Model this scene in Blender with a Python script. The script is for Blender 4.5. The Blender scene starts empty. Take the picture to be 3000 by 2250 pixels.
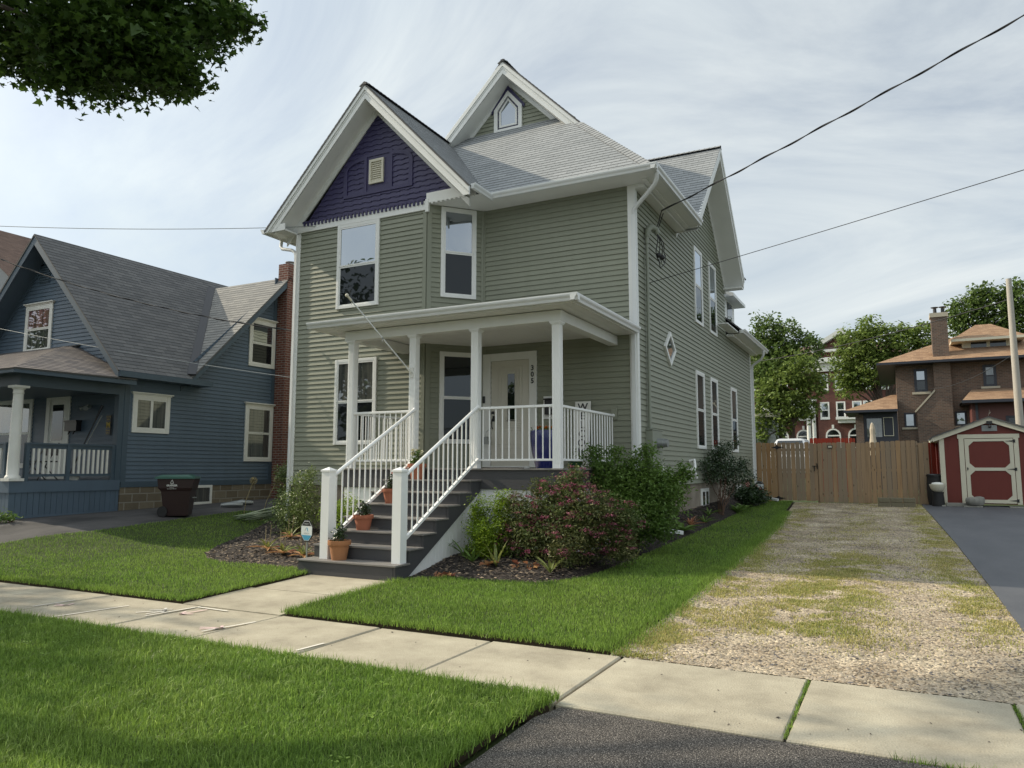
import bpy, math, random
import numpy as np
from mathutils import Vector, Matrix
random.seed(7); RNG = np.random.default_rng(11)
SC = bpy.context.scene
COL = SC.collection
DZ = 1.6            # model heights are given relative to the photographer's eye; DZ puts the pavement at z = 0
# ---------------------------------------------------------------- camera
cam_d = bpy.data.cameras.new('camera'); cam = bpy.data.objects.new('camera', cam_d); COL.objects.link(cam)
YAW, PITCH, ROLL = 0.474689, 0.112375, 0.000589
_f = Vector((-math.sin(YAW)*math.cos(PITCH), math.cos(YAW)*math.cos(PITCH), math.sin(PITCH)))
_r = Vector((math.cos(YAW), math.sin(YAW), 0)); _u = _r.cross(_f)
_r2 = _r*math.cos(ROLL)+_u*math.sin(ROLL); _u2 = -_r*math.sin(ROLL)+_u*math.cos(ROLL)
_m = Matrix((_r2, _u2, -_f)).transposed().to_4x4(); _m.translation = Vector((0, 0, DZ))
cam.matrix_world = _m
cam_d.sensor_width = 36; cam_d.lens = 26.29; cam_d.clip_end = 3000; cam_d.clip_start = 0.05
SC.camera = cam
# ---------------------------------------------------------------- sky and sun
SUN_AZ = math.radians(263)      # compass bearing, +Y = 0, clockwise: low in the west, a little in front of the facades
SUN_EL = math.radians(33)
w = bpy.data.worlds.new('World'); SC.world = w; w.use_nodes = True
nt = w.node_tree; N = nt.nodes; L = nt.links
for n in list(N): N.remove(n)
out = N.new('ShaderNodeOutputWorld'); bg = N.new('ShaderNodeBackground'); sky = N.new('ShaderNodeTexSky')
sky.sky_type = 'NISHITA'; sky.sun_disc = False; sky.sun_elevation = SUN_EL; sky.sun_rotation = SUN_AZ
sky.air_density = 1.0; sky.dust_density = 2.0; sky.ozone_density = 1.5
tc = N.new('ShaderNodeTexCoord'); sep = N.new('ShaderNodeSeparateXYZ'); L.new(tc.outputs['Generated'], sep.inputs[0])
def wmath(op, a, b=None, c=None):
    n = N.new('ShaderNodeMath'); n.operation = op
    for i, v in enumerate((a, b, c)):
        if v is None: continue
        if isinstance(v, (int, float)): n.inputs[i].default_value = v
        else: L.new(v, n.inputs[i])
    return n.outputs[0]
zc = wmath('ADD', wmath('MAXIMUM', sep.outputs[2], 0.0), 0.30)
px = wmath('DIVIDE', sep.outputs[0], zc); py = wmath('DIVIDE', sep.outputs[1], zc)
cmb = N.new('ShaderNodeCombineXYZ'); L.new(px, cmb.inputs[0]); L.new(py, cmb.inputs[1])
mp = N.new('ShaderNodeMapping'); mp.inputs['Rotation'].default_value = (0, 0, math.radians(35)); mp.inputs['Scale'].default_value = (1.0, 1.35, 1); mp.inputs['Location'].default_value = (1.7, 0.4, 0)
L.new(cmb.outputs[0], mp.inputs[0])
nz = N.new('ShaderNodeTexNoise'); nz.inputs['Scale'].default_value = 0.9; nz.inputs['Detail'].default_value = 9; nz.inputs['Roughness'].default_value = 0.62; nz.inputs['Distortion'].default_value = 0.9
L.new(mp.outputs[0], nz.inputs['Vector'])
cr = N.new('ShaderNodeValToRGB'); cr.color_ramp.elements[0].position = 0.36; cr.color_ramp.elements[0].color = (0.0, 0.0, 0.0, 1)
cr.color_ramp.elements[1].position = 0.60; cr.color_ramp.elements[1].color = (1, 1, 1, 1)
L.new(nz.outputs[0], cr.inputs[0])
# second, softer layer of veil that varies the grey
nz2 = N.new('ShaderNodeTexNoise'); nz2.inputs['Scale'].default_value = 0.5; nz2.inputs['Detail'].default_value = 4
L.new(mp.outputs[0], nz2.inputs['Vector'])
cr2 = N.new('ShaderNodeValToRGB'); cr2.color_ramp.elements[0].position = 0.35; cr2.color_ramp.elements[0].color = (0.61, 0.70, 0.755, 1)
cr2.color_ramp.elements[1].position = 0.62; cr2.color_ramp.elements[1].color = (0.89, 0.93, 0.915, 1)
L.new(nz2.outputs[0], cr2.inputs[0])
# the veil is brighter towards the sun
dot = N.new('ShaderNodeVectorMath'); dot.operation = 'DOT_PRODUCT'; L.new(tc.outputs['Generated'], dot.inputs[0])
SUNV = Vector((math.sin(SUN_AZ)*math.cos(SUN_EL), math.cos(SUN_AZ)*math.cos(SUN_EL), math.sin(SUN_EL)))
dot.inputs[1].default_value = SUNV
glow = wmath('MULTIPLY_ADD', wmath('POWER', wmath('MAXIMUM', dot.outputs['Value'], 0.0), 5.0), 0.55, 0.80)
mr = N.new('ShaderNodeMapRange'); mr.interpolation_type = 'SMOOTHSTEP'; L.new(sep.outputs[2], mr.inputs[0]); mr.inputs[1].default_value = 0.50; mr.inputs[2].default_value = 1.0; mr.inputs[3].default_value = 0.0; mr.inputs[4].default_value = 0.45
glow = wmath('ADD', glow, mr.outputs[0])          # thin overcast is brightest overhead; raised out of view to lift the fill
glow = wmath('ADD', glow, wmath('MULTIPLY', wmath('MAXIMUM', wmath('MULTIPLY', sep.outputs[1], -1.0), 0.0), 0.15))  # unseen sky behind the camera brightened as added fill on the facades
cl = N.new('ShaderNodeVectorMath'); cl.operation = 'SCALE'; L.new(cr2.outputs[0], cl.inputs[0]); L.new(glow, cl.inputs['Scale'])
skys = N.new('ShaderNodeVectorMath'); skys.operation = 'SCALE'; L.new(sky.outputs[0], skys.inputs[0]); skys.inputs['Scale'].default_value = 0.10
veil = wmath('MULTIPLY_ADD', cr.outputs[0], 0.52, 0.45)
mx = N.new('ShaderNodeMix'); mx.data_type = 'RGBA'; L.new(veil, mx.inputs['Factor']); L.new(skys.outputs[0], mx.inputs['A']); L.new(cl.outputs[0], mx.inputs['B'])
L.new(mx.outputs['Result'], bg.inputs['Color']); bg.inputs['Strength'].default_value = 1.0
L.new(bg.outputs[0], out.inputs[0])
sun_d = bpy.data.lights.new('sun', 'SUN'); sun = bpy.data.objects.new('sun', sun_d); COL.objects.link(sun)
sun_d.energy = 3.7; sun_d.angle = math.radians(0.8); sun_d.color = (1.0, 0.88, 0.68)
sun.rotation_euler = (-SUNV).to_track_quat('-Z', 'Y').to_euler(); sun.location = (0, 0, 30)
SC.view_settings.view_transform = 'Standard'; SC.view_settings.look = 'None'; SC.view_settings.gamma = 1
SC.view_settings.exposure = 0.38
SC.render.engine = 'CYCLES'
SC.cycles.max_bounces = 6; SC.cycles.diffuse_bounces = 3; SC.cycles.transparent_max_bounces = 6; SC.cycles.transmission_bounces = 3
# ---------------------------------------------------------------- materials
def mat(name, col, rough=0.6, var=0.0, vscale=3.0, bump=0.0, bscale=40.0, spec=0.5, island=0.0, stretch=None, col2=None, trans=0.0, metal=0.0, streak=0.0):
    m = bpy.data.materials.new(name); m.use_nodes = True; t = m.node_tree; n = t.nodes; l = t.links
    b = n['Principled BSDF']; b.inputs['Roughness'].default_value = rough; b.inputs['Specular IOR Level'].default_value = spec; b.inputs['Metallic'].default_value = metal
    c = (*col, 1); b.inputs['Base Color'].default_value = c
    geo = n.new('ShaderNodeNewGeometry'); src = None
    co = n.new('ShaderNodeTexCoord').outputs['Object']
    if stretch:
        mpn = n.new('ShaderNodeMapping'); mpn.inputs['Scale'].default_value = stretch; l.new(co, mpn.inputs[0]); co = mpn.outputs[0]
    cur = None
    def rgb(v):
        x = n.new('ShaderNodeRGB'); x.outputs[0].default_value = (*v, 1); return x.outputs[0]
    def mixc(f, a, bb, mode='MIX'):
        x = n.new('ShaderNodeMix'); x.data_type = 'RGBA'; x.blend_type = mode
        if isinstance(f, float): x.inputs['Factor'].default_value = f
        else: l.new(f, x.inputs['Factor'])
        l.new(a, x.inputs['A']); l.new(bb, x.inputs['B']); return x.outputs['Result']
    cur = rgb(col)
    if col2 is not None:
        nz = n.new('ShaderNodeTexNoise'); nz.inputs['Scale'].default_value = vscale*0.6; nz.inputs['Detail'].default_value = 6; l.new(co, nz.inputs['Vector'])
        rp = n.new('ShaderNodeMapRange'); rp.inputs['From Min'].default_value = 0.38; rp.inputs['From Max'].default_value = 0.62; l.new(nz.outputs[0], rp.inputs[0])
        f = rp.outputs[0]
        if island:
            f2 = n.new('ShaderNodeMath'); f2.operation = 'MULTIPLY_ADD'; l.new(geo.outputs['Random Per Island'], f2.inputs[0]); f2.inputs[1].default_value = 0.6
            f3 = n.new('ShaderNodeMath'); f3.operation = 'MULTIPLY'; l.new(f, f3.inputs[0]); f3.inputs[1].default_value = 0.4; l.new(f3.outputs[0], f2.inputs[2]); f = f2.outputs[0]
        cur = mixc(f, cur, rgb(col2))
    fac = None
    if var or island:
        k = n.new('ShaderNodeMath'); k.operation = 'MULTIPLY_ADD'
        nz = n.new('ShaderNodeTexNoise'); nz.inputs['Scale'].default_value = vscale; nz.inputs['Detail'].default_value = 8; nz.inputs['Roughness'].default_value = 0.65; l.new(co, nz.inputs['Vector'])
        l.new(nz.outputs[0], k.inputs[0]); k.inputs[1].default_value = var*2; k.inputs[2].default_value = 1-var
        fac = k.outputs[0]
        if island:
            k2 = n.new('ShaderNodeMath'); k2.operation = 'MULTIPLY_ADD'; l.new(geo.outputs['Random Per Island'], k2.inputs[0]); k2.inputs[1].default_value = island*2; k2.inputs[2].default_value = 1-island
            k3 = n.new('ShaderNodeMath'); k3.operation = 'MULTIPLY'; l.new(fac, k3.inputs[0]); l.new(k2.outputs[0], k3.inputs[1]); fac = k3.outputs[0]
        sc = n.new('ShaderNodeVectorMath'); sc.operation = 'SCALE'; l.new(cur, sc.inputs[0]); l.new(fac, sc.inputs['Scale']); cur = sc.outputs[0]
    if streak:
        s2 = n.new('ShaderNodeMapping'); s2.inputs['Scale'].default_value = (2.2, 2.2, 0.25); l.new(n.new('ShaderNodeTexCoord').outputs['Object'], s2.inputs[0])
        nz = n.new('ShaderNodeTexNoise'); nz.inputs['Scale'].default_value = 2.0; nz.inputs['Detail'].default_value = 5; l.new(s2.outputs[0], nz.inputs['Vector'])
        k = n.new('ShaderNodeMath'); k.operation = 'MULTIPLY_ADD'; l.new(nz.outputs[0], k.inputs[0]); k.inputs[1].default_value = streak*2; k.inputs[2].default_value = 1-streak
        sc = n.new('ShaderNodeVectorMath'); sc.operation = 'SCALE'; l.new(cur, sc.inputs[0]); l.new(k.outputs[0], sc.inputs['Scale']); cur = sc.outputs[0]
    l.new(cur, b.inputs['Base Color'])
    if bump:
        nb = n.new('ShaderNodeTexNoise'); nb.inputs['Scale'].default_value = bscale; nb.inputs['Detail'].default_value = 4; l.new(co, nb.inputs['Vector'])
        bp = n.new('ShaderNodeBump'); bp.inputs['Strength'].default_value = bump; bp.inputs['Distance'].default_value = 0.02; l.new(nb.outputs[0], bp.inputs['Height']); l.new(bp.outputs[0], b.inputs['Normal'])
    if trans:
        tr = n.new('ShaderNodeBsdfTranslucent'); l.new(cur, tr.inputs[0])
        ms = n.new('ShaderNodeMixShader'); ms.inputs[0].default_value = trans; l.new(b.outputs[0], ms.inputs[1]); l.new(tr.outputs[0], ms.inputs[2]); l.new(ms.outputs[0], n['Material Output'].inputs[0])
    return m
def brickmat(name, c1, c2, mortar, bw, bh, ms=0.01, offset=0.5, rough=0.9, bump=0.4, var=0.15, vscale=1.2, squash=1.0, msmooth=0.1, bias=0.0):
    m = bpy.data.materials.new(name); m.use_nodes = True; t = m.node_tree; n = t.nodes; l = t.links; b = n['Principled BSDF']; b.inputs['Roughness'].default_value = rough; b.inputs['Specular IOR Level'].default_value = 0.25
    uv = n.new('ShaderNodeTexCoord').outputs['UV']
    br = n.new('ShaderNodeTexBrick'); br.offset = offset; br.squash = squash
    br.inputs['Scale'].default_value = 1; br.inputs['Brick Width'].default_value = bw; br.inputs['Row Height'].default_value = bh; br.inputs['Mortar Size'].default_value = ms; br.inputs['Mortar Smooth'].default_value = msmooth; br.inputs['Bias'].default_value = bias
    br.inputs['Color1'].default_value = (*c1, 1); br.inputs['Color2'].default_value = (*c2, 1); br.inputs['Mortar'].default_value = (*mortar, 1)
    l.new(uv, br.inputs['Vector'])
    nz = n.new('ShaderNodeTexNoise'); nz.inputs['Scale'].default_value = vscale; nz.inputs['Detail'].default_value = 8; nz.inputs['Roughness'].default_value = 0.7; l.new(uv, nz.inputs['Vector'])
    k = n.new('ShaderNodeMath'); k.operation = 'MULTIPLY_ADD'; l.new(nz.outputs[0], k.inputs[0]); k.inputs[1].default_value = var*2; k.inputs[2].default_value = 1-var
    n2 = n.new('ShaderNodeTexNoise'); n2.inputs['Scale'].default_value = 45; n2.inputs['Detail'].default_value = 3; l.new(uv, n2.inputs['Vector'])
    k2 = n.new('ShaderNodeMath'); k2.operation = 'MULTIPLY_ADD'; l.new(n2.outputs[0], k2.inputs[0]); k2.inputs[1].default_value = 0.4; k2.inputs[2].default_value = 0.8
    k3 = n.new('ShaderNodeMath'); k3.operation = 'MULTIPLY'; l.new(k.outputs[0], k3.inputs[0]); l.new(k2.outputs[0], k3.inputs[1])
    sc = n.new('ShaderNodeVectorMath'); sc.operation = 'SCALE'; l.new(br.outputs['Color'], sc.inputs[0]); l.new(k3.outputs[0], sc.inputs['Scale']); l.new(sc.outputs[0], b.inputs['Base Color'])
    bp = n.new('ShaderNodeBump'); bp.inputs['Strength'].default_value = bump; bp.inputs['Distance'].default_value = 0.01; bp.invert = True; l.new(br.outputs['Fac'], bp.inputs['Height']); l.new(bp.outputs[0], b.inputs['Normal'])
    return m
def glass(name, base, refl, tint=(1, 1, 1), curtain=None):
    """window glass over a dark room; refl = share of mirror reflection"""
    m = bpy.data.materials.new(name); m.use_nodes = True; t = m.node_tree; n = t.nodes; l = t.links; b = n['Principled BSDF']
    b.inputs['Base Color'].default_value = (*base, 1); b.inputs['Roughness'].default_value = 0.5; b.inputs['Specular IOR Level'].default_value = 0.0
    co = n.new('ShaderNodeTexCoord').outputs['Object']
    if curtain:
        mpn = n.new('ShaderNodeMapping'); mpn.inputs['Scale'].default_value = (9, 9, 0.5); l.new(co, mpn.inputs[0])
        nz = n.new('ShaderNodeTexNoise'); nz.inputs['Scale'].default_value = 1.6; nz.inputs['Detail'].default_value = 3; l.new(mpn.outputs[0], nz.inputs['Vector'])
        r = n.new('ShaderNodeValToRGB'); r.color_ramp.elements[0].position = 0.40; r.color_ramp.elements[0].color = (*base, 1); r.color_ramp.elements[1].position = 0.62; r.color_ramp.elements[1].color = (*curtain, 1)
        l.new(nz.outputs[0], r.inputs[0]); l.new(r.outputs[0], b.inputs['Base Color'])
    g = n.new('ShaderNodeBsdfGlossy'); g.inputs['Roughness'].default_value = 0.015; g.inputs['Color'].default_value = (*tint, 1)
    nb = n.new('ShaderNodeTexNoise'); nb.inputs['Scale'].default_value = 1.3; l.new(co, nb.inputs['Vector'])
    bp = n.new('ShaderNodeBump'); bp.inputs['Strength'].default_value = 0.12; bp.inputs['Distance'].default_value = 0.02; l.new(nb.outputs[0], bp.inputs['Height']); l.new(bp.outputs[0], g.inputs['Normal'])
    fr = n.new('ShaderNodeFresnel'); fr.inputs['IOR'].default_value = 1.5
    k = n.new('ShaderNodeMath'); k.operation = 'ADD'; k.use_clamp = True; l.new(fr.outputs[0], k.inputs[0]); k.inputs[1].default_value = refl
    ms = n.new('ShaderNodeMixShader'); l.new(k.outputs[0], ms.inputs[0]); l.new(b.outputs[0], ms.inputs[1]); l.new(g.outputs[0], ms.inputs[2]); l.new(ms.outputs[0], n['Material Output'].inputs[0])
    return m
M = {}
M['siding'] = mat('sage_vinyl_siding', (0.248, 0.262, 0.203), 0.55, 0.06, 0.7, 0.05, 60, streak=0.08, spec=0.35, island=0.035)
M['siding_trim'] = mat('sage_trim', (0.228, 0.242, 0.186), 0.5, 0.04)
M['white'] = mat('white_trim_paint', (0.77, 0.78, 0.76), 0.45, 0.05, 2.0, 0.03, 30, streak=0.04)
M['vinyl'] = mat('white_vinyl_rail', (0.86, 0.87, 0.86), 0.35, 0.02, 5)
M['purple'] = mat('dark_purple_paint', (0.030, 0.025, 0.090), 0.5, 0.12, 4, 0.1, 50)
M['vent'] = mat('ivory_vent', (0.60, 0.57, 0.46), 0.5, 0.05)
M['door'] = mat('cream_door_paint', (0.62, 0.60, 0.53), 0.4, 0.03)
M['roof'] = brickmat('grey_asphalt_shingles', (0.31, 0.325, 0.335), (0.25, 0.265, 0.275), (0.12, 0.12, 0.12), 0.32, 0.14, 0.004, var=0.10, vscale=0.6, bump=0.2)
M['lip'] = mat('shingle_edge', (0.12, 0.12, 0.12), 0.9)
M['ridgecap'] = mat('ridge_cap_shingles', (0.28, 0.29, 0.295), 0.9, 0.15, 6, 0.3, 60, island=0.08)
M['roofdark'] = mat('dark_drip_edge', (0.03, 0.03, 0.035), 0.6)
M['composite'] = mat('dark_grey_composite_board', (0.066, 0.066, 0.071), 0.55, 0.07, 2.5, 0.1, 90, spec=0.35, streak=0.06)
M['tread'] = mat('grey_composite_tread', (0.185, 0.175, 0.165), 0.6, 0.10, 3, 0.15, 80)
M['gutter'] = mat('white_gutter', (0.70, 0.72, 0.72), 0.35, 0.05, 2, streak=0.05)
M['concrete'] = mat('foundation_concrete', (0.27, 0.235, 0.19), 0.9, 0.25, 2.5, 0.4, 25, col2=(0.20, 0.165, 0.13))
M['black'] = mat('black_metal', (0.012, 0.012, 0.014), 0.4)
M['cable'] = mat('black_cable', (0.018, 0.018, 0.02), 0.6)
M['steel'] = mat('galvanised_steel', (0.32, 0.34, 0.34), 0.45, 0.08, 5, metal=0.6)
M['meter'] = mat('grey_green_meter_paint', (0.24, 0.26, 0.21), 0.5, 0.06)
M['glass_sky'] = glass('upper_pane_glass', (0.03, 0.035, 0.04), 0.34, (0.85, 0.92, 1.0))
M['glass_screen'] = glass('screened_pane_glass', (0.012, 0.014, 0.016), 0.0, (0.8, 0.85, 0.9))
M['glass_curtain'] = glass('curtained_pane_glass', (0.05, 0.055, 0.055), 0.10, (0.9, 0.95, 1.0), (0.11, 0.11, 0.10))
M['glass_dark'] = glass('dark_pane_glass', (0.01, 0.012, 0.014), 0.03, (0.8, 0.85, 0.9))
# ---------------------------------------------------------------- mesh builder
ORG = {}
def tag(o, label=None, cat=None, group=None, kind=None):
    if label: o['label'] = label
    if cat: o['category'] = cat
    if group: o['group'] = group
    if kind: o['kind'] = kind
    return o
def thing(name, label, cat, loc, group=None, rotz=0):
    o = bpy.data.objects.new(name, None); COL.objects.link(o); o.empty_display_size = 0.2
    o.location = (loc[0], loc[1], loc[2]+DZ); o.rotation_euler = (0, 0, rotz)
    ORG[o.name] = Vector(loc); return tag(o, label, cat, group)
def setmesh(me, V, F, loop_uv=None):
    """V (n,3) array, F (m,k) array of equal-size faces"""
    V = np.asarray(V, np.float32); F = np.asarray(F, np.int32); k = F.shape[1]
    me.vertices.add(len(V)); me.vertices.foreach_set('co', V.ravel())
    me.loops.add(F.size); me.loops.foreach_set('vertex_index', F.ravel())
    me.polygons.add(len(F)); me.polygons.foreach_set('loop_start', np.arange(0, F.size, k, dtype=np.int32)); me.polygons.foreach_set('loop_total', np.full(len(F), k, np.int32))
    me.update(); me.validate()
def link(name, me, m, parent, org, smooth=False):
    ms = m if isinstance(m, (list, tuple)) else [m]
    for x in ms: me.materials.append(x)
    o = bpy.data.objects.new(name, me); COL.objects.link(o)
    if parent is not None: o.parent = parent
    else: o.location = (org[0], org[1], org[2]+DZ)
    ORG[o.name] = org
    return o
def npobj(name, V, F, m, parent=None, smooth=False, org=None):
    V = np.asarray(V, float)
    if parent is not None: org = ORG[parent.name]
    elif org is None:
        lo, hi = V.min(0), V.max(0); org = Vector(((lo[0]+hi[0])/2, (lo[1]+hi[1])/2, lo[2]))
    me = bpy.data.meshes.new(name); setmesh(me, V-np.array(org)[None], F)
    if smooth: me.polygons.foreach_set('use_smooth', np.ones(len(me.polygons), bool))
    return link(name, me, m, parent, org)
class P:
    """a plane frame: origin o, in-plane axes u, v, normal n"""
    def __init__(s, o, u, v):
        s.o = Vector(o); s.u = Vector(u).normalized(); s.v = Vector(v).normalized(); s.n = s.u.cross(s.v).normalized()
    def pt(s, a, b, d=0.0): return s.o+s.u*a+s.v*b+s.n*d
    def inv(s, q): q = Vector(q)-s.o; return (q.dot(s.u), q.dot(s.v))
def front(y): return P((0, y, 0), (1, 0, 0), (0, 0, 1))          # faces -Y : a = x, b = z
def right(x): return P((x, 0, 0), (0, 1, 0), (0, 0, 1))          # faces +X : a = y, b = z
class MB:
    def __init__(s): s.v = []; s.f = []; s.uv = []; s.mi = []
    def face(s, pts, uv=None, mi=0):
        i = len(s.v); s.v += [tuple(p) for p in pts]; s.f.append(tuple(range(i, i+len(pts)))); s.uv.append(uv or [(0, 0)]*len(pts)); s.mi.append(mi); return s
    def box(s, x0, x1, y0, y1, z0, z1, mi=0):
        return s.pbox(P((0, 0, 0), (1, 0, 0), (0, 0, 1)), x0, x1, z0, z1, -y1, -y0, mi)
    def pbox(s, p, a0, a1, b0, b1, d0, d1, mi=0):
        return s.prism(p, [(a0, b0), (a1, b0), (a1, b1), (a0, b1)], d0, d1, mi)
    def prism(s, p, poly, d0, d1, mi=0):
        """polygon (counter-clockwise seen from +n) extruded from d0 to d1, d1 is the outer face"""
        ar = sum(poly[i][0]*poly[(i+1) % len(poly)][1]-poly[(i+1) % len(poly)][0]*poly[i][1] for i in range(len(poly)))
        if ar < 0: poly = poly[::-1]
        i = len(s.v); n = len(poly)
        s.v += [tuple(p.pt(a, b, d1)) for a, b in poly]+[tuple(p.pt(a, b, d0)) for a, b in poly]
        s.f.append(tuple(range(i, i+n))); s.uv.append([tuple(q) for q in poly]); s.mi.append(mi)
        s.f.append(tuple(range(i+2*n-1, i+n-1, -1))); s.uv.append([tuple(q) for q in poly[::-1]]); s.mi.append(mi)
        t = 0
        for k in range(n):
            k2 = (k+1) % n; e = math.dist(poly[k], poly[k2])
            s.f.append((i+k, i+n+k, i+n+k2, i+k2)); s.uv.append([(t, 0), (t, d1-d0), (t+e, d1-d0), (t+e, 0)] if abs(poly[k][0]-poly[k2][0]) > abs(poly[k][1]-poly[k2][1]) else [(0, poly[k][1]), (d1-d0, poly[k][1]), (d1-d0, poly[k2][1]), (0, poly[k2][1])]); s.mi.append(mi); t += e
        return s
    def bar(s, a, b, w, h, mi=0, up=(0, 0, 1)):
        """box beam of width w and height h along a-b"""
        a, b = Vector(a), Vector(b); d = (b-a); ln = d.length; d.normalize(); up = Vector(up)
        sd = d.cross(up)
        if sd.length < 1e-5: sd = d.cross(Vector((0, 1, 0)))
        sd.normalize(); up = sd.cross(d).normalized()
        p = P(a, sd, up); 
        return s.prism(p, [(-w/2, -h/2), (w/2, -h/2), (w/2, h/2), (-w/2, h/2)], -ln if p.n.dot(d) < 0 else 0, 0 if p.n.dot(d) < 0 else ln, mi)
    def tube(s, pts, r, n=8, mi=0, cap=True):
        pts = [Vector(q) for q in pts]; rs = r if isinstance(r, (list, tuple)) else [r]*len(pts); i0 = len(s.v); prev = None
        for k, q in enumerate(pts):
            d = (pts[min(k+1, len(pts)-1)]-pts[max(k-1, 0)]).normalized()
            if prev is None:
                a = d.cross(Vector((0, 0, 1)))
                if a.length < 0.05: a = d.cross(Vector((1, 0, 0)))
            else: a = prev-d*prev.dot(d)
            a.normalize(); prev = a; b = d.cross(a)
            for j in range(n):
                t = 2*math.pi*j/n; s.v.append(tuple(q+(a*math.cos(t)+b*math.sin(t))*rs[k]))
        for k in range(len(pts)-1):
            for j in range(n):
                j2 = (j+1) % n; s.f.append((i0+k*n+j, i0+k*n+j2, i0+(k+1)*n+j2, i0+(k+1)*n+j)); s.uv.append([(j/n, k), (j2/n, k), (j2/n, k+1), (j/n, k+1)]); s.mi.append(mi)
        if cap:
            s.f.append(tuple(i0+j for j in range(n-1, -1, -1))); s.uv.append([(0, 0)]*n); s.mi.append(mi)
            e = i0+(len(pts)-1)*n; s.f.append(tuple(e+j for j in range(n))); s.uv.append([(0, 0)]*n); s.mi.append(mi)
        return s
    def lathe(s, c, prof, n=20, mi=0, ax=None):
        """prof: list of (r, z) about a vertical axis through c"""
        i0 = len(s.v)
        for r, z in prof:
            for j in range(n):
                t = 2*math.pi*j/n; s.v.append((c[0]+r*math.cos(t), c[1]+r*math.sin(t), c[2]+z))
        for k in range(len(prof)-1):
            for j in range(n):
                j2 = (j+1) % n; s.f.append((i0+k*n+j, i0+k*n+j2, i0+(k+1)*n+j2, i0+(k+1)*n+j)); s.uv.append([(j/n, k), (j2/n, k), (j2/n, k+1), (j/n, k+1)]); s.mi.append(mi)
        s.f.append(tuple(i0+j for j in range(n-1, -1, -1))); s.uv.append([(0, 0)]*n); s.mi.append(mi)
        e = i0+(len(prof)-1)*n; s.f.append(tuple(e+j for j in range(n))); s.uv.append([(0, 0)]*n); s.mi.append(mi)
        return s
    def ball(s, c, r, n=8, mi=0, sz=1.0):
        return s.lathe((c[0], c[1], c[2]), [(max(r*math.sin(math.pi*k/n), 1e-4), -r*sz*math.cos(math.pi*k/n)) for k in range(n+1)], max(8, n), mi)
    def courses(s, p, poly, exp=0.107, lip=0.020, v0=0.0, mi=0, mil=None, zoff=0.002):
        """lapped boards: each course slopes out to its lower edge, with a real underside"""
        vs = [q[1] for q in poly]; k = math.floor((min(vs)-v0)/exp)
        while v0+k*exp < max(vs)-1e-6:
            a = v0+k*exp; b = a+exp; q = clip(clip(poly, a, 1), b, -1); k += 1
            if len(q) < 3: continue
            dd = lambda v: zoff+lip*(1-(v-a)/exp)
            s.face([p.pt(u, v, dd(v)) for u, v in q], [(u, v) for u, v in q], mi)
            lo = [t for t in q if abs(t[1]-a) < 1e-5] or ([t for t in q if abs(t[1]-min(x[1] for x in q)) < 1e-5])
            if len(lo) >= 2:
                u0, u1 = min(t[0] for t in lo), max(t[0] for t in lo); vv = lo[0][1]
                s.face([p.pt(u0, vv, 0), p.pt(u1, vv, 0), p.pt(u1, vv, dd(vv)), p.pt(u0, vv, dd(vv))], [(u0, vv)]*4, mi if mil is None else mil)
        return s
    def build(s, name, m, parent=None, smooth=False, bevel=0.0, org=None):
        V = np.array(s.v, float)
        if parent is not None: org = ORG[parent.name]
        elif org is None:
            lo, hi = V.min(0), V.max(0); org = Vector(((lo[0]+hi[0])/2, (lo[1]+hi[1])/2, lo[2]))
        me = bpy.data.meshes.new(name); me.from_pydata((V-np.array(org)[None]).tolist(), [], s.f)
        uvl = me.uv_layers.new(name='UVMap'); flat = [c for f in s.uv for q in f for c in q]; uvl.data.foreach_set('uv', flat)
        me.polygons.foreach_set('material_index', s.mi)
        if smooth:
            me.polygons.foreach_set('use_smooth', [True]*len(me.polygons))
            try: me.set_sharp_from_angle(angle=math.radians(38))
            except Exception: pass
        me.update()
        o = link(name, me, m, parent, org)
        if bevel:
            b = o.modifiers.new('bevel', 'BEVEL'); b.width = bevel; b.segments = 2; b.limit_method = 'ANGLE'; b.angle_limit = math.radians(50)
        return o
def clip(poly, v, sgn):
    """keep the part with sgn*(y - v) >= 0"""
    out = []
    for i in range(len(poly)):
        a, b = poly[i], poly[(i+1) % len(poly)]; da, db = sgn*(a[1]-v), sgn*(b[1]-v)
        if da >= -1e-9: out.append(a)
        if (da > 1e-9 and db < -1e-9) or (da < -1e-9 and db > 1e-9):
            t = da/(da-db); out.append((a[0]+(b[0]-a[0])*t, v))
    return out
def slope_plane(pts):
    n = Vector((0, 0, 0))
    for i in range(len(pts)):
        a, b = Vector(pts[i]), Vector(pts[(i+1) % len(pts)]); n += a.cross(b)
    n.normalize()
    if n.z < 0: n = -n
    v = Vector((0, 0, 1))-n*n.z; v.normalize(); u = v.cross(n); return P(pts[0], u, v)
def roof(mb, pts, exp=0.14, lip=0.007, under=0.03):
    p = slope_plane(pts); poly = [p.inv(q) for q in pts]; v0 = min(q[1] for q in poly)
    mb.courses(p, poly, exp, lip, v0, 0, 1)
    ar = sum(poly[i][0]*poly[(i+1) % len(poly)][1]-poly[(i+1) % len(poly)][0]*poly[i][1] for i in range(len(poly)))
    mb.prism(p, poly, -under, -0.001, 1)
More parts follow.
